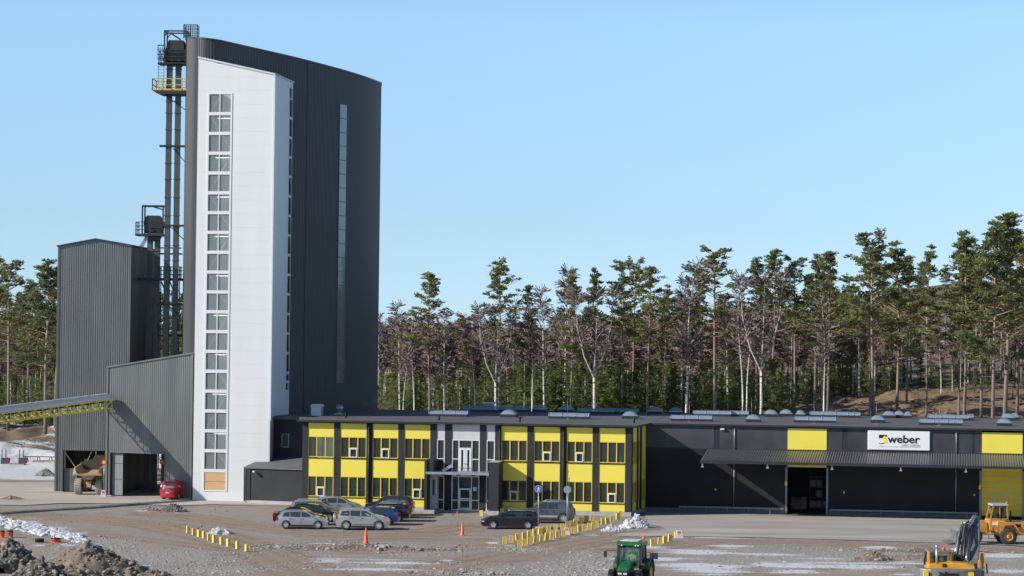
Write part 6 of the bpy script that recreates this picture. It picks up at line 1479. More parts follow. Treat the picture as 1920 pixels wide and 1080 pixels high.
def traffic_sign(px, py, ptop, kind, label):
    p = G(px, py); root = empty('traffic_sign', p, R(-6), label, 'road sign'); z = P(px, ptop, p.y).z
    mb = MB(); mb.cyl((0, 0, .1), (0, 0, z+.28), .034, n=10); mb.build('post', M_galv, root)
    mb = MB(); mb.cyl((0, -.05, z), (0, -.075, z), .30, n=32); pl = mb.build('sign_plate', M_galv if kind == 'back' else M_whitep, root)
    if kind == 'blue':
        mb = MB(); mb.cyl((0, -.074, z), (0, -.085, z), .28, n=32); mb.build('sign_face', M_bluep, pl)
        mb = MB(); y0, y1 = -.095, -.084
        mb.cyl((0, y0, z+.16), (0, y1, z+.16), .035, n=12); mb.prism([(-.05, z-.02), (.05, z-.02), (.06, z+.11), (-.06, z+.11)], y0, y1); mb.prism([(-.05, z-.03), (-.01, z-.03), (-.06, z-.2), (-.11, z-.2)], y0, y1); mb.prism([(.01, z-.03), (.05, z-.03), (.10, z-.2), (.05, z-.2)], y0, y1); mb.beam((-.06, y0, z+.09), (-.12, y0, z-.02), .03); mb.beam((.06, y0, z+.09), (.11, y0, z+.0), .03)
        mb.build('walker_symbol', M_whitep, pl)
    mb = MB(); mb.prism([(-.30,-.02),(.30,-.02),(.20,.55),(-.20,.55)], -.2, .2); f = mb.build('foot', M_concfoot, root, bevel=.02)
    mb = MB(); mb.box(-.15, .12, -.207, -.19, .36, .52); mb.build('reflector', M_orange, f)
traffic_sign(1009, 1001, 917, 'blue', 'round blue pedestrian sign on a grey post right of the black estate')
traffic_sign(1063, 1002.5, 918, 'back', 'grey back of a round sign on a post among the yellow blocks')
p = G(1066, 993); z = P(1065, 896, p.y).z; mb = MB(); mb.cyl((0, 0, 0), (0, 0, z), .03, n=8); mb.cyl((0, 0, z-.6), (0, 0, z), .05, n=8); o = mb.build('marker_pole', mat('green_pole', (.12, .2, .12), .5)); o.location = p; tag(o, 'thin greenish pole standing just behind the grey-backed sign', 'pole')
p = G(1274, 1008.5); root = empty('sign_foot', p, 0, 'loose white concrete sign foot with an orange mark beside the last yellow block', 'sign foot'); mb = MB(); mb.prism([(-.32,-.02),(.32,-.02),(.22,.58),(-.22,.58)], -.2, .2); mb.build('foot', M_concfoot, root, bevel=.02); mb = MB(); mb.box(-.2, .08, -.207, -.19, .38, .54); mb.build('reflector', M_orange, root)

def cone(px, pb, pt_, label):
    p = G(px, pb); h = P(px, pt_, p.y).z; root = empty('traffic_cone', p, 0, label, 'traffic cone', 'tall orange traffic cones')
    mb = MB(); k = h/1.2; mb.lathe([(.22*k, 0), (.20*k, .06), (.17*k, .10), (.05*k, h*.97), (0, h)], (0, 0, 0), 'z', 20); mb.build('body', M_redp if False else M_orange, root)
    mb = MB(); a = .55*h; b = .82*h; f = lambda z: (.17+(.05-.17)*(z/h))*k+.012; mb.lathe([(f(a), a), (f(b), b)], (0, 0, 0), 'z', 20); mb.build('collar', M_amber if pb > 1010 else mat('orange_collar', (.8, .25, .03), .4), root)
    mb = MB(); mb.box(-.2*k, .2*k, -.2*k, .2*k, -.02, .05); mb.build('base', M_orange, root, bevel=.02)
cone(686, 1019.5, 989, 'tall orange traffic cone in front of the silver off-roader'); cone(867, 1004.5, 978.5, 'tall orange traffic cone left of the black estate car')

def stake(px, pb, pt_, label, lean=.0):
    p = G(px, pb); h = P(px, pt_, p.y).z; root = empty('marker_stake', p, R(20), label, 'stake', 'thin stakes with red and white ribbon')
    mb = MB(); mb.beam((0, 0, -.05), (lean, 0, h), .035); mb.build('stick', M_wood, root)
    mb = MB(); 
    for k in range(4): x = -k*.13; mb.mi = k % 2; mb.add([(lean+x, -.02, h-.05-k*.07), (lean+x-.13, -.03, h-.12-k*.07), (lean+x-.13, -.03, h-.21-k*.07), (lean+x, -.02, h-.14-k*.07)], [(0,1,2,3),(3,2,1,0)])
    mb.build('ribbon', [M_whitep, M_redp], root, recalc=False)
stake(382.5, 994, 982, 'thin stake with ribbon at the head of the left block row'); stake(342, 953, 947, 'short stake with red ribbon on the small dark heap'); stake(866, 1048, 1017, 'stake with ribbon below the orange cone in the gravel'); stake(858, 986, 957, 'tall thin stake with ribbon before the office entrance'); stake(312, 961, 953, 'short red ribbon stake in front of the red van')
for px, pb, pt_, D_, lb in ((1825, 738+14, 738, 322, 'red marker post on the cleared slope, lower of two'), (1899, 733, 722, 330, 'red marker post on the cleared slope near the right edge')):
    p = P(px, pb, D_); g = T(p.x, D_); mb = MB(); mb.beam((0, 0, -.2), (0, 0, 1.4), .16); mb.beam((-.1, 0, 1.35), (.1, 0, 1.4), .14); o = mb.build('marker_post', M_redp if False else mat('faded_red', (.6, .12, .08), .6)); o.location = (p.x, D_, g); tag(o, lb, 'post', 'red posts on the slope')

def heap(name, px, pyb, pxw, pyt, m, label, cat='heap', stones=0, sm=M_stone, ry=.55, seed=1, z=0, rough=.28, scl=1.0):
    """a loose heap: centre px, base line pyb, full width in photo pixels, top pyt"""
    if name == 'gravel_heap': scl = .5; stones *= 2
    if name == 'snow_heap': scl = .62; stones = int(stones*1.6)
    p = G(px, pyb, z); w2 = pxw/2*p.y/FPX; h = P(px, pyt, p.y+w2*ry*.6).z-z; c = (p.x, p.y+w2*ry*.9)
    n = 44; rnd = random.Random(seed); vs = []; hh = {}
    for i in range(n+1):
        for j in range(n+1):
            u, v = -1+2*i/n, -1+2*j/n; d = math.sqrt(u*u+v*v)
            nz = mnoise.fractal(Vector((u*2.2+seed*7, v*2.2, seed)), 1, 2, 5); n2 = mnoise.fractal(Vector((u*9+seed*7, v*9, seed)), .8, 2, 3)
            zz = max(0, 1-(d*(1+.35*nz))**1.3)*(1+rough*nz+.5*rough*n2)+.07*n2
            zz = zz if d < 1.05 else -.3
            vs.append((u*w2*1.05, v*w2*ry*1.2, zz*h-.06)); hh[i, j] = zz*h-.06
    mb = MB(); mb.add(vs, [(i*(n+1)+j, (i+1)*(n+1)+j, (i+1)*(n+1)+j+1, i*(n+1)+j+1) for i in range(n) for j in range(n)], True)
    if not stones:
        o = mb.build(name, m, recalc=False); o.location = (c[0], c[1], z); return tag(o, label, cat)
    root = empty(name, (c[0], c[1], z), 0, label, cat); mb.build('soil' if 'snow' not in name else 'snow', m, root, recalc=False)
    mb = MB(); k = 0
    while k < stones:
        u, v = rnd.uniform(-1, 1), rnd.uniform(-1, 1)
        if u*u+v*v > .95: continue
        i, j = int((u+1)/2*n), int((v+1)/2*n); r = rnd.uniform(.05, .16)*scl*(1 if rnd.random() < .93 else 2.2); mb.rock((u*w2*1.05, v*w2*ry*1.2, hh[i, j]+r*.2), r); k += 1
    o = mb.build('stones', sm, root, recalc=False); o['kind'] = 'stuff'
    return root
M_earth = mat('heaped_earth', (.20, .155, .115), .9, 0, .3, 1.2, .8, 6); M_darkearth = mat('dark_gravel_heap', (.10, .095, .09), .9, 0, .3, 2, .8, 8); M_rocky = mat('rubble_stone', (.25, .215, .18), .9, 0, .45, 1.1)
heap('dirt_heap', 158, 1083, 215, 1024, M_earth, 'big stony brown earth heap at the lower left with a rocky crest', stones=900, sm=M_rocky, seed=3, ry=.6, scl=.8)
heap('dirt_heap', 12, 1075, 130, 1014, mat('grey_earth', (.13, .115, .10), .9, 0, .3, 1.2, .8, 6), 'dark grey earth heap at the left edge of the picture', stones=420, sm=M_rocky, seed=5, ry=.6, scl=1.0)
heap('dirt_heap', 70, 1092, 120, 1050, M_darkearth, 'low rubble heap at the bottom left between two taller heaps', stones=350, sm=M_rocky, seed=8, ry=.6, scl=.9)
heap('dirt_heap', 290, 1092, 90, 1068, M_earth, 'small rubble heap at the bottom edge right of the big heap', stones=120, sm=M_rocky, seed=9, ry=.6)
heap('gravel_heap', 322, 959, 54, 943.5, M_darkearth, 'small dark gravel heap in front of the red van', stones=90, seed=4)
heap('gravel_heap', 281, 957, 34, 950, M_earth, 'low brown heap left of the dark gravel heap', stones=30, seed=6)
heap('gravel_heap', 83, 893, 42, 878, mat('grey_gravel', (.22, .22, .23), .9, 0, .3, 2, .8, 8), 'grey gravel heap on the snow behind the conveyor', stones=60, seed=2)
heap('gravel_heap', 1642, 1051, 70, 1033, M_earth, 'low brown mound on the yard left of the excavator', stones=60, seed=12, ry=.8)
heap('gravel_heap', 20, 937, 50, 929, M_earth, 'small brown earth heap at the left edge beyond the pad', stones=30, seed=14)
heap('gravel_berm', 675, 1032, 395, 1021.5, M_earth, 'long low gravel berm across the yard behind the tall orange cone', 'berm', stones=420, sm=M_stone, seed=31, ry=.10, rough=.5, scl=.7)
heap('gravel_berm', 1745, 1036, 330, 1028.5, M_earth, 'long low dirt berm in front of the wheel loader', 'berm', stones=220, sm=M_stone, seed=33, ry=.10, rough=.5, scl=.6)
heap('gravel_berm', 870, 1078, 260, 1070, mat('berm_gravel', (.27, .24, .21), .9, 0, .3, 2, .8, 8), 'low stony ridge at the bottom edge left of the tractor', 'berm', stones=260, sm=M_stone, seed=35, ry=.10, rough=.5, scl=.6)
heap('snow_heap', 1190, 990, 56, 967, M_snow, 'heap of dirty white snow at the office corner', 'snow heap', stones=260, sm=M_snow, seed=21, rough=.6, scl=.9)
heap('snow_heap', 1148, 995.5, 40, 984, M_snow, 'smaller flat snow heap at the end of the block rows', 'snow heap', stones=90, sm=M_snow, seed=22, rough=.6)
heap('snow_heap', 410, 1002, 52, 988, mat('sandy_snow', (.5, .48, .46), .7, 0, .3, 2, .6, 8), 'small sandy snow heap behind the left block row', 'snow heap', stones=60, sm=M_snow, seed=23)
def patch_bank():
    # the melting snow bank along the left edge of the yard
    rnd = random.Random(11); mb = MB()
    for k in range(430):
        t = rnd.random(); px = -10+t*175; py = 975+t*38+rnd.uniform(-9, 11)*(1-.3*t); p = G(px, py)
        mb.rock((p.x, p.y, .03), rnd.uniform(.08, .34), .5)
    o = mb.build('snow_bank', M_snow, recalc=False); tag(o, kind='stuff')
patch_bank()
def stones():
    rnd = random.Random(2); E = ell(GRAVEL); mb = MB(); n = 0
    while n < 5200:
        cx_, cy_, rx_, ry_ = E[rnd.randrange(len(E)-2)]; a = rnd.random()*6.28; q = rnd.random()**.5*1.15
        x, y = cx_+math.cos(a)*rx_*q, cy_+math.sin(a)*ry_*q
        if y > 200 or y < 140: continue
        mb.rock((x, y, T(x, y)-.01), rnd.uniform(.03, .10)*(1 if rnd.random() < .96 else 2), .6); n += 1
    for k in range(1500):
        p = G(rnd.uniform(-40, 1960), rnd.uniform(950, 1085)); 
        if p.y > 192 and p.x > 8: continue
        mb.rock((p.x, p.y, T(p.x, p.y)-.01), rnd.uniform(.03, .09), .6)
    o = mb.build('gravel_stones', M_stone, recalc=False); tag(o, kind='stuff')
stones()
# drainage shafts at the lower left
for i, (px, py, w_, pt_, m1, lb) in enumerate(((4, 1007.5, 9, 995, M_orange, 'orange pipe stub with a dark lid at the left edge'), (19, 1007.5, 11, 994.5, M_orange, 'orange pipe stub with a dark lid, right one of the pair on the snow bank'), (74, 1016.5, 17, 1010, M_black, 'low black plastic shaft ring beside the orange one'), (105, 1016.5, 18, 1009, M_orange, 'low orange plastic shaft ring lower left of the yard'))):
    p = G(px, py); r = w_/2*p.y/FPX; h = P(px, pt_, p.y).z; root = empty('pipe_stub', p, 0, lb, 'pipe stub')
    mb = MB(); mb.lathe([(r, -.05), (r, h*.7), (r*1.05, h*.7), (r*1.05, h*.78), (r*.85, h*.78), (r*.85, 0)], (0, 0, 0), 'z', 20); mb.build('pipe', m1, root)
    mb = MB(); mb.lathe([(r*1.06, h*.78), (r*1.06, h), (0, h*1.02)], (0, 0, 0), 'z', 20); mb.build('lid', M_black, root)
# objects on the snow field beyond the conveyor
def farprops():
    for px, lb in ((8, 'dark post machine on the snow at the left edge'), (41, 'dark machine with a red guard standing on the snow field')):
        p = G(px, 874); root = empty('stationary_machine', p, 0, lb, 'machine')
        mb = MB(); mb.box(-.35, .25, -.3, .3, 0, .95); mb.box(-.3, -.2, -.2, -.1, .95, 1.9); mb.box(.15, .25, -.2, -.1, .95, 1.9); mb.build('housing', mat('dull_green', (.05, .09, .08), .6), root, bevel=.03)
        mb = MB(); mb.prism([(.1, .1), (.6, .4), (.65, .9), (.3, 1.0)], -.35, .2); mb.build('guard', mat('maroon', (.22, .03, .06), .6), root)
    p = G(22, 874); mb = MB(); mb.box(-1.4, 1.5, -.4, .4, .0, .28); mb.box(-2.6, -1.5, -.4, .4, 0, .5); o = mb.build('timber_stack', M_wood); o.location = p; tag(o, 'pale timber stack between the dark machines on the snow', 'timber')
    p = G(82, 873); root = empty('work_table', p, 0, 'long trestle frame with planks on the snow field by the silo building', 'trestle')
    mb = MB()
    for x in (-2.3, -.9, .5, 2.2): mb.beam((x, -.3, 0), (x+.25, -.1, 1.0), .06); mb.beam((x+.6, .3, 0), (x+.35, .1, 1.0), .06)
    mb.box(-2.4, 2.6, -.3, .3, .98, 1.05); mb.build('frame', M_steel, root); mb = MB(); mb.box(-1.2, 1.6, -.35, .35, .4, .62); mb.build('plank', M_wood, root)
    p = G(300, 905); root = empty('pipe_stack', p, R(20), 'pale pipes and timber stacked behind the drive-through shed', 'pipes')
    for k in range(5): mb = MB(); mb.cyl((-2, 3+k*.5, .2+.35*(k % 2)), (3, 3+k*.5+.8, .2+.35*(k % 2)), .2, n=12); mb.build('pipe', mat('pale_pipe', (.5, .45, .4), .6), root)
    p = G(296, 893); root = empty('pallet_stack', p, 0, 'stack of wooden pallets visible through the shed opening', 'pallets'); 
    for k in range(6): mb = MB(); mb.box(-.6, .6, -.5, .5, k*.15, k*.15+.03); mb.box(-.6, .6, -.5, .5, k*.15+.09, k*.15+.12); [mb.box(x-.06, x+.06, -.5, .5, k*.15+.03, k*.15+.09) for x in (-.5, 0, .5)]; mb.build('pallet', M_wood, root)
farprops()
def slope_litter():
    rnd = random.Random(4); mb = MB(); 
    for k in range(520):
        y = rnd.uniform(262, 335); x = y*rnd.uniform(.07, .235); r = rnd.uniform(.08, .35); mb.rock((x, y, T(x, y)+.3*rnd.random()*0), r, .6)
        if rnd.random() < .5: a = rnd.random()*6.28; l = rnd.uniform(.5, 1.8); mb.beam((x, y, T(x, y)+.1), (x+l*math.cos(a), y+l*math.sin(a), T(x, y)+.1+rnd.uniform(0, .6)), .07)
    o = mb.build('felling_debris', mat('debris', (.20, .13, .08), .9, 0, .5, 1)); tag(o, kind='stuff')
    for i, (px, D_, r_, lb) in enumerate(((1505, 300, 1.1, 'torn root plate lying left on the cleared slope'), (1775, 300, 1.4, 'broad root plate in the middle of the cleared slope'), (1912, 318, 1.3, 'upturned root plate at the right edge of the slope'))):
        x = P(px, 700, D_).x; root = empty('tree_stump', (x, D_, T(x, D_)), rnd.random()*6, lb, 'tree stump', 'upturned stumps on the slope'); mb = MB()
        mb.tube([(0, 0, -.2), (.1, 0, .3), (.3, .1, .8)], [r_*.35, r_*.28, r_*.25], 9); mb.build('trunk', M_rust, root); mb = MB()
        for k in range(12): a = k*.52; mb.tube([(0, 0, .1), (r_*.6*math.cos(a), r_*.6*math.sin(a), .35), (r_*1.1*math.cos(a+.2), r_*1.1*math.sin(a+.2), rnd.uniform(.1, .9))], [.16, .09, .03], 5)
        mb.build('roots', M_rust, root)
slope_litter()

# ------------------------------------------------------------------ trees
M_pinebark = barkmat('pine_bark', (.20, .165, .14), (.38, .25, .18), 4, 13)
M_sprucebark = mat('spruce_bark', (.10, .08, .065), .9, 0, .2, 3)
M_birchbark = barkmat('birch_bark', (.62, .59, .56), (.60, .54, .50), 2, 9, marks=(.06, .05, .045))
def leaf(name, c, var): 
    m = mat(name, c, .7, 0, var, .9); t = m.node_tree; b = t.nodes["Principled BSDF"]; col = b.inputs['Base Color'].links[0].from_socket
    tl = t.nodes.new("ShaderNodeBsdfTranslucent"); t.links.new(col, tl.inputs[0]); mx = t.nodes.new("ShaderNodeMixShader"); mx.inputs[0].default_value = .5
    t.links.new(b.outputs[0], mx.inputs[1]); t.links.new(tl.outputs[0], mx.inputs[2]); t.links.new(mx.outputs[0], t.nodes["Material Output"].inputs[0]); return m
M_needle = leaf('pine_needles', (.22, .235, .085), .45); M_needle2 = leaf('pine_needles_dark', (.16, .185, .075), .45)
M_spruce = leaf('spruce_needles', (.18, .235, .07), .45)
M_twig = mat('birch_twigs', (.22, .155, .14), .9, 0, .25, 1); M_twig2 = mat('pale_birch_twigs', (.17, .135, .115), .9, 0, .2, 1)
def rdir(rnd): 
    while True:
        v = Vector((rnd.uniform(-1, 1), rnd.uniform(-1, 1), rnd.uniform(-1, 1)))
        if .05 < v.length < 1: return v.normalized()
def clump(mb, rnd, c, rx, rz, n, size):
    for k in range(n):
        d = rdir(rnd)*rnd.random()**.4; p = c+Vector((d.x*rx, d.y*rx, d.z*rz)); a = rdir(rnd); a.z = abs(a.z)*.7; b = rdir(rnd)
        s = size*rnd.uniform(.6, 1.3); t = a.cross(b).normalized()
        mb.add([p, p+a*s+t*s*.22, p+a*s*.55-t*s*.3, p-t*s*.1], [(0, 1, 2), (0, 2, 3)])
def trunk_pts(rnd, h, lean=0.0, wob=.12, n=9):
    ax, ay = rnd.uniform(-1, 1)*wob, rnd.uniform(-1, 1)*wob; ph = rnd.random()*6
    return [Vector((lean*h*k/n*(k/n)+ax*math.sin(ph+k*.7)*(k/n), ay*math.cos(ph+k*.6)*(k/n), h*k/n-(.6 if k == 0 else 0))) for k in range(n+1)]
def along(pts, z):
    for a, b in zip(pts[:-1], pts[1:]):
        if z <= b.z: t = max(0, (z-a.z)/(b.z-a.z)); return a.lerp(b, t)
    return pts[-1]
def make_pine(seed, h=20, cb=.55, wide=2.6, dense=1.0, shape='flat', dead=6, leafm=None):
    rnd = random.Random(seed); root = empty('pine_tree'); pts = trunk_pts(rnd, h, rnd.uniform(-.03, .03), .25)
    r0 = .09+h*.0040; mb = MB(); mb.tube(pts, [r0*(1-.85*k/9)+.015 for k in range(10)], 8)
    lv = MB(); nb = int(66*dense)
    for k in range(nb):
        f = (k+rnd.random())/nb; z = h*(cb+(1-cb)*f); base = along(pts, z)
        prof = {'flat': .55+.5*math.sin(math.pi*min(1, f*.9+.25)), 'cone': 1.42*(1-f)**.85+.10, 'round': .35+.8*math.sin(math.pi*min(.98, f*.8+.18))}[shape]
        L_b = wide*prof*rnd.uniform(.45, 1.15); 
        if rnd.random() < .14 or math.sin(f*17+seed*2.1) > .94: continue
        a = rnd.random()*6.283; up_ = .10+.55*f+rnd.uniform(-.12, .15); d = Vector((math.cos(a), math.sin(a), up_)).normalized()
        mid = base+d*L_b*.55; end = base+d*L_b+Vector((0, 0, rnd.uniform(-.1, .3))); mb.tube([base, mid, end], [.05, .035, .015], 4, cap=False)
        for q in range(rnd.randint(2, 4)):
            t = rnd.uniform(.45, 1.05); c = base.lerp(end, t)+Vector((rnd.uniform(-.3, .3), rnd.uniform(-.3, .3), rnd.uniform(-.05, .25)))
            clump(lv, rnd, c, rnd.uniform(.30, .70)*(1.1-.5*f), rnd.uniform(.12, .24), rnd.randint(15, 23), .37)
    for k in range(dead):
        z = h*rnd.uniform(cb*.45, cb); b = along(pts, z); a = rnd.random()*6.28; l = rnd.uniform(.5, 1.6); mb.tube([b, b+Vector((math.cos(a)*l, math.sin(a)*l, rnd.uniform(-.3, .25)))], [.03, .012], 4, cap=False)
    clump(lv, rnd, pts[-1], .14, .5, 12, .3)
    mb.build('trunk', M_pinebark, root, recalc=False); lv.build('crown', leafm or M_needle, root, recalc=False); root['h'] = h; return root
def make_spruce(seed, h=9, wide=1.7, lo=.04, leafm=None):
    rnd = random.Random(seed); root = empty('spruce_tree'); pts = trunk_pts(rnd, h, 0, .05, 6); mb = MB(); mb.tube(pts, [.13*(1-k/6.5) for k in range(7)], 6)
    lv = MB(); n = int(h*13)
    for k in range(n):
        f = (k+rnd.random())/n; z = h*(lo+(1-lo)*f); L_b = wide*(1-f)**.8*rnd.uniform(.65, 1.12)+.12; a = rnd.random()*6.283; b = Vector((0, 0, z)); e = b+Vector((math.cos(a)*L_b, math.sin(a)*L_b, -.22*L_b+.1))
        m = max(2, int(L_b*3.2))
        for q in range(m):
            c = b.lerp(e, (q+.7)/m); c.z -= .05; clump(lv, rnd, c, .22, .13, 6, .30)
    clump(lv, rnd, Vector((0, 0, h)), .07, .3, 7, .22)
    mb.build('trunk', M_sprucebark, root, recalc=False); lv.build('crown', leafm or M_spruce, root, recalc=False); root['h'] = h; return root
def make_birch(seed, h=16, r0=.15, nb=26, twigs=22, spread=2.4, cb=.35, tm=None, fork=None, tw=.02):
    rnd = random.Random(seed); root = empty('birch_tree'); mb = MB(); tg = MB(); stems = []
    if fork:
        base = [Vector((0, 0, -.4)), Vector((.08, 0, h*.2)), Vector((0, 0, h*fork))]; mb.tube(base, [r0, r0*.9, r0*.8], 8, cap=False)
        for s, l in ((-1, .85), (.15, 1.0), (1, .9)):
            e = [Vector((0, 0, h*fork)), Vector((s*1.1, s*.4, h*(fork+.16*l))), Vector((s*1.8, s*.3, h*(fork+(1-fork)*.6*l))), Vector((s*2.1, s*.3, h*(fork+(1-fork)*l)))]
            mb.tube(e, [r0*.62, r0*.45, r0*.28, .02], 6, cap=False); stems.append(e)
    else: p = trunk_pts(rnd, h, rnd.uniform(-.06, .06), .3); mb.tube(p, [r0*(1-.9*k/9)+.012 for k in range(10)], 8, cap=False); stems.append(p)
    for p in stems:
        for k in range(nb//len(stems)):
            f = rnd.random(); z = h*(cb+(1-cb)*f)
            if z < p[0].z: z = p[0].z+rnd.random()*(h-p[0].z)*.7
            b = along(p, min(z, p[-1].z)); a = rnd.random()*6.283; L_b = spread*(1.05-.75*f)*rnd.uniform(.5, 1.1); d = Vector((math.cos(a)*.75, math.sin(a)*.75, rnd.uniform(.7, 1.2))).normalized()
            e = b+d*L_b; (mb if fork else tg).tube([b, b+d*L_b*.5+Vector((0, 0, .05)), e], [.04, .022, .01], 4, cap=False)
            for q in range(twigs):
                s = b.lerp(e, rnd.uniform(.3, 1.05)); t = (d+rdir(rnd)*1.15).normalized(); l = rnd.uniform(.4, 1.2); sd = rdir(rnd)*tw
                m = s+t*l; dr = m+Vector((t.x*.2, t.y*.2, -l*.1)); tg.add([s-sd, s+sd, m+sd*.5, dr], [(0, 1, 2), (0, 2, 3)])
    mb.build('trunk', M_birchbark, root, recalc=False); tg.build('crown', tm or M_twig, root, recalc=False); root['h'] = h; return root
PROTO = {
 'pine': [make_pine(1, 20, .50, 3.0, 1.5, 'cone'), make_pine(2, 20, .42, 2.5, 1.5, 'cone'), make_pine(3, 20, .52, 3.1, 1.4, 'flat'), make_pine(4, 20, .50, 2.0, 1.2, 'cone', leafm=M_needle2), make_pine(5, 20, .40, 2.7, 1.7, 'cone', leafm=M_needle2), make_pine(6, 20, .56, 2.5, 1.2, 'flat')],
 'spruce': [make_spruce(11, 9, 1.7), make_spruce(12, 9, 1.4), make_spruce(13, 9, 2.0), make_spruce(14, 9, 1.6, leafm=M_needle)],
 'birch': [make_birch(21, 16, .13, 34, 14, 1.7, .4, M_twig2, tw=.012), make_birch(22, 16, .11, 26, 14, 1.3, .5, M_twig2, tw=.012), make_birch(23, 16, .13, 38, 16, 2.2, .35, M_twig2, tw=.012), make_birch(24, 16, .16, 42, 16, 1.8, .5, M_twig2, fork=.38, tw=.012)],
 'thicket': [make_birch(31, 12, .085, 30, 26, 1.3, .42, M_twig, tw=.02), make_birch(32, 12, .075, 28, 28, 1.2, .48, M_twig, tw=.02), make_birch(33, 12, .095, 32, 26, 1.5, .38, M_twig, tw=.02)],
}
USED = set()
CNAME = {'pine': ('pine_tree', 'pine'), 'spruce': ('spruce_tree', 'spruce'), 'birch': ('birch_tree', 'birch'), 'thicket': ('young_birch', 'birch')}
TREES = []
def tree(kind, v, x, y, h, label, group, rz=None, sx=1.0, lean=0.0):
    pr = PROTO[kind][v % len(PROTO[kind])]
    if (kind, v % len(PROTO[kind])) in USED: o = copy_tree(pr)
    else: o = pr; USED.add((kind, v % len(PROTO[kind])))
    s = h/pr['h']; o.location = (x, y, T(x, y)); o.rotation_euler = (0, R(lean), 0) if rz is None else (0, R(lean), rz); sxy = sx*(.55*s+.45) if kind == 'pine' else sx*s
    o.scale = (sxy, sxy, s); o.name = CNAME[kind][0]; tag(o, label, CNAME[kind][1], group); TREES.append((x, y)); return o
def tree_px(kind, v, px, pytop, D, label, group=None, rz=0.0, sx=1.0, lean=0.0):
    if 700 < px < 1600: D += 20*(1 if px < 1480 else (1600-px)/120)
    sx *= .92 if kind == 'pine' else 1
    if group and 'front' not in group and 'bare white' not in group and 'tall pines' not in group and px > 1490: D = max(D, 340+(px % 7)*3)
    p = P(px, pytop, D); x = P(px, 760, D).x if lean == 0 else p.x-math.tan(R(lean))*20; return tree(kind, v, x, D, p.z-T(x, D), label, group, rz, sx, lean)
# trees one can pick out against the sky
tall = 'tall pines standing out of the forest edge'
big = [(806,517,284,0,1.25,0,'lone tall pine first right of the tower'),(936,502,286,2,1.15,0,'flat topped tall pine above the entrance'),(983,541,290,3,1.0,0,'slim pine right of the flat topped one'),(868,594,345,1,1.0,0,'small distant pine left of the flat topped one'),
 (1070,512,286,1,.95,0,'narrow tall pine above the middle of the office'),(1111,510,290,4,.85,0,'thin pine twined with a birch near the office middle'),(1166,500,292,5,1.15,0,'leaning tall pine above the right half of the office'),(1186,499,300,2,.9,0,'pine just right of the leaning one above the office'),(1214,506,288,0,1.1,0,'straight tall pine above the office corner'),
 (1340,478,288,2,1.35,0,'broad crowned pine left of the forked birch'),(1311,512,298,0,1.0,0,'pine just left of the broad crowned one'),(1248,538,320,1,.9,0,'lower pointed pine right of the office corner'),(1447,474,298,0,1.2,0,'tall pine behind the forked birch'),(1418,490,302,4,1.2,0,'dark pine left behind the forked birch'),
 (1490,494,300,2,1.1,0,'pine right of the forked birch'),(1528,484,306,4,1.1,0,'dark pine left of the twin trunks'),(1552,478,290,0,1.1,0,'tall pine with twin trunks above the yellow panel'),(1655,452,282,2,1.35,2.2,'tall slanting pine above the company sign'),(1682,460,286,1,1.3,0,'tall straight pine right of the slanting one'),(1632,480,300,0,1.2,0,'bushy pine left of the slanting one'),
 (1737,465,296,1,.85,0,'slender solitary pine on the cleared slope'),(1700,485,325,0,1.0,0,'paler distant pine left of the slender solitary one'),(1797,452,285,3,1.0,0,'very slim trunked pine on the slope'),(1808,441,283,1,1.25,0,'tall pine with spiky top on the slope'),(1840,462,300,2,1.2,0,'pine between the spiky one and the tallest'),
 (1862,428,276,4,1.25,0,'thick trunked pine at the right end of the slope'),(1884,409,278,0,1.55,0,'tallest pine in the picture near the right edge'),(1908,424,300,1,1.3,0,'pine close to the right edge behind the tallest'),(1922,455,290,5,1.2,0,'pine cut by the right edge of the picture'),
 (16,499,292,2,1.3,0,'tall pine at the left edge'),(52,531,302,4,1.1,0,'lower pine between the two left tall ones'),(86,495,288,4,1.55,0,'tall bushy pine beside the silo building'),(104,505,292,0,1.2,0,'pine half hidden by the silo building'),(-12,520,296,1,1.2,0,'pine cut by the left edge of the picture'),(335,560,285,2,1.0,0,'pine seen between elevator and tower')]
for i, (px, py, D_, v, sx, lean, lb) in enumerate(big): tree_px('pine', v, px, py, D_, lb, tall, rz=i*1.3, sx=sx, lean=lean)
bir = 'bare white birches at the forest edge'
bb = [(750,575,290,0,'bare birch first right of the tower'),(776,600,282,1,'slim white birch trunk left of the lone pine'),(834,590,281,2,'spreading bare birch right of the lone pine'),(756,640,280,1,'crooked thin birch near the tower edge'),(928,560,280,3,'multi-stemmed birch before the flat topped pine'),(998,575,283,1,'slim birch left of the narrow tall pine'),(1021,548,280,0,'tall white birch trunk above the office'),
 (1058,512,300,0,'high bare birch behind the narrow tall pine'),(1113,530,279,3,'birch with two pale stems above the office'),(1286,500,284,2,'very tall bare birch left of the broad crowned pine'),(1277,530,296,0,'bare birch just left of the very tall one'),(1426,500,276,3,'large forked white birch above the roof'),(1400,560,282,1,'leaning grey birch left of the forked one'),(1392,545,280,1,'thin dark birch trunk beside the forked one'),(1545,560,282,1,'pale birch stem above the yellow panel'),(1365,560,300,0,'bare birch between the pine and the forked one'),(890,610,286,1,'low bare birch left of the flat topped pine')]
for i, (px, py, D_, v, lb) in enumerate(bb): tree_px('birch', v, px, py, D_, lb, bir, rz=i*2.1 if v != 3 else (.1 if px != 1426 else 0))
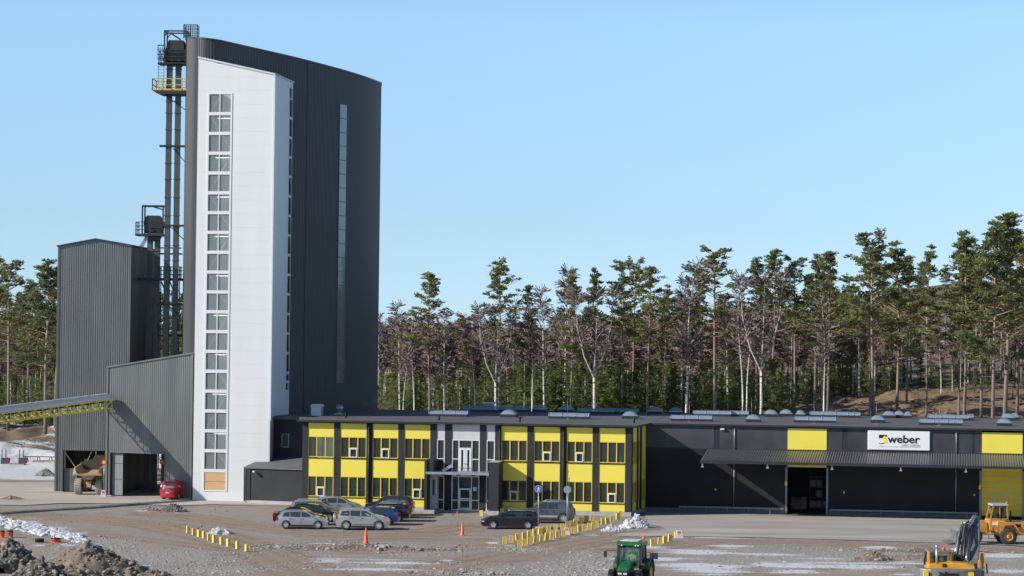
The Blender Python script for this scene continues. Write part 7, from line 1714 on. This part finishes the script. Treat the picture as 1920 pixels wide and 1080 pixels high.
# the forest behind them
rnd = random.Random(99)
def skyline(px):  # how high the background wood reaches (photo row) at a given column
    xs = [-50, 100, 350, 700, 760, 850, 1000, 1150, 1250, 1350, 1500, 1650, 1800, 2000]; ys = [560, 560, 600, 640, 628, 625, 600, 560, 560, 545, 520, 510, 500, 480]
    return float(np.interp(px, xs, ys))
lab = {'pine': 'pine in the dense wood behind the front row, bare trunk and green crown', 'spruce': 'young green spruce in the low belt at the forest edge', 'thicket': 'slender young birch with purple-brown twigs in the thicket', 'birch': 'bare pale birch standing deep in the wood'}
grp = {'pine': 'pines deep in the wood', 'spruce': 'young spruces along the forest edge', 'thicket': 'young birches in the thicket', 'birch': 'bare birches deep in the wood'}
def cols(n, a, b): return [x for x in (a+(b-a)*(i+rnd.random())/n for i in range(n)) if not (1695 < x < 1785 and rnd.random() < .5)]
for px in cols(54, 1130, 2050)+cols(14, 700, 1130)+cols(34, -60, 350):
    D_ = rnd.uniform(318, 430); py = skyline(px)+rnd.uniform(-8, 60); tree_px('pine', rnd.randrange(6), px, py, D_, lab['pine'], grp['pine'], rz=rnd.random()*6, sx=rnd.uniform(1.0, 1.35))
for px in cols(185, 690, 1640)+cols(40, 1640, 2050)+cols(34, -60, 350):
    D_ = rnd.uniform(314, 380); py = 628+rnd.uniform(-18, 30)-(12 if px > 1200 else 0); tree_px('thicket', rnd.randrange(3), px, py, D_, lab['thicket'], grp['thicket'], rz=rnd.random()*6, sx=rnd.uniform(1.0, 1.5))
for px in cols(70, 690, 1500):
    D_ = rnd.uniform(400, 560); py = 606+rnd.uniform(-14, 22)-(14 if px > 1100 else 0); tree_px('thicket', rnd.randrange(3), px, py, D_, 'distant young birch closing the view behind the wood', 'distant young birches', rz=rnd.random()*6, sx=rnd.uniform(1.2, 1.8))
for px in cols(36, 690, 1900):
    D_ = rnd.uniform(300, 350); py = 590+rnd.uniform(-20, 50); tree_px('birch', rnd.choice((0, 1, 2)), px, py, D_, lab['birch'], grp['birch'], rz=rnd.random()*6, sx=.8)
for px in cols(100, 840, 1640)+cols(46, 1640, 2020)+cols(20, 690, 840)+cols(44, -60, 350):
    D_ = rnd.uniform(292, 312) if px < 1560 else rnd.uniform(332, 346); py = (682 if px > 900 else 705)+rnd.uniform(-16, 26)-(10 if px > 1560 else 0); tree_px('spruce', rnd.randrange(4), px, py, D_, lab['spruce'], grp['spruce'], rz=rnd.random()*6, sx=rnd.uniform(1.0, 1.5))
for px in cols(26, -60, 350)+cols(30, 700, 1400)+cols(14, 1400, 2040):   # taller dark spruces further in
    D_ = rnd.uniform(330, 400); py = (560 if px < 400 else 640)+rnd.uniform(-25, 40); tree_px('spruce', rnd.randrange(3), px, py, D_, 'taller dark spruce further inside the wood', 'tall spruces inside the wood', rz=rnd.random()*6, sx=.75)
for k in PROTO:
    for i, o in enumerate(PROTO[k]):
        if (k, i) not in USED: tree(k, i, 60+i*3, 330, o['h'], lab[k], grp[k])
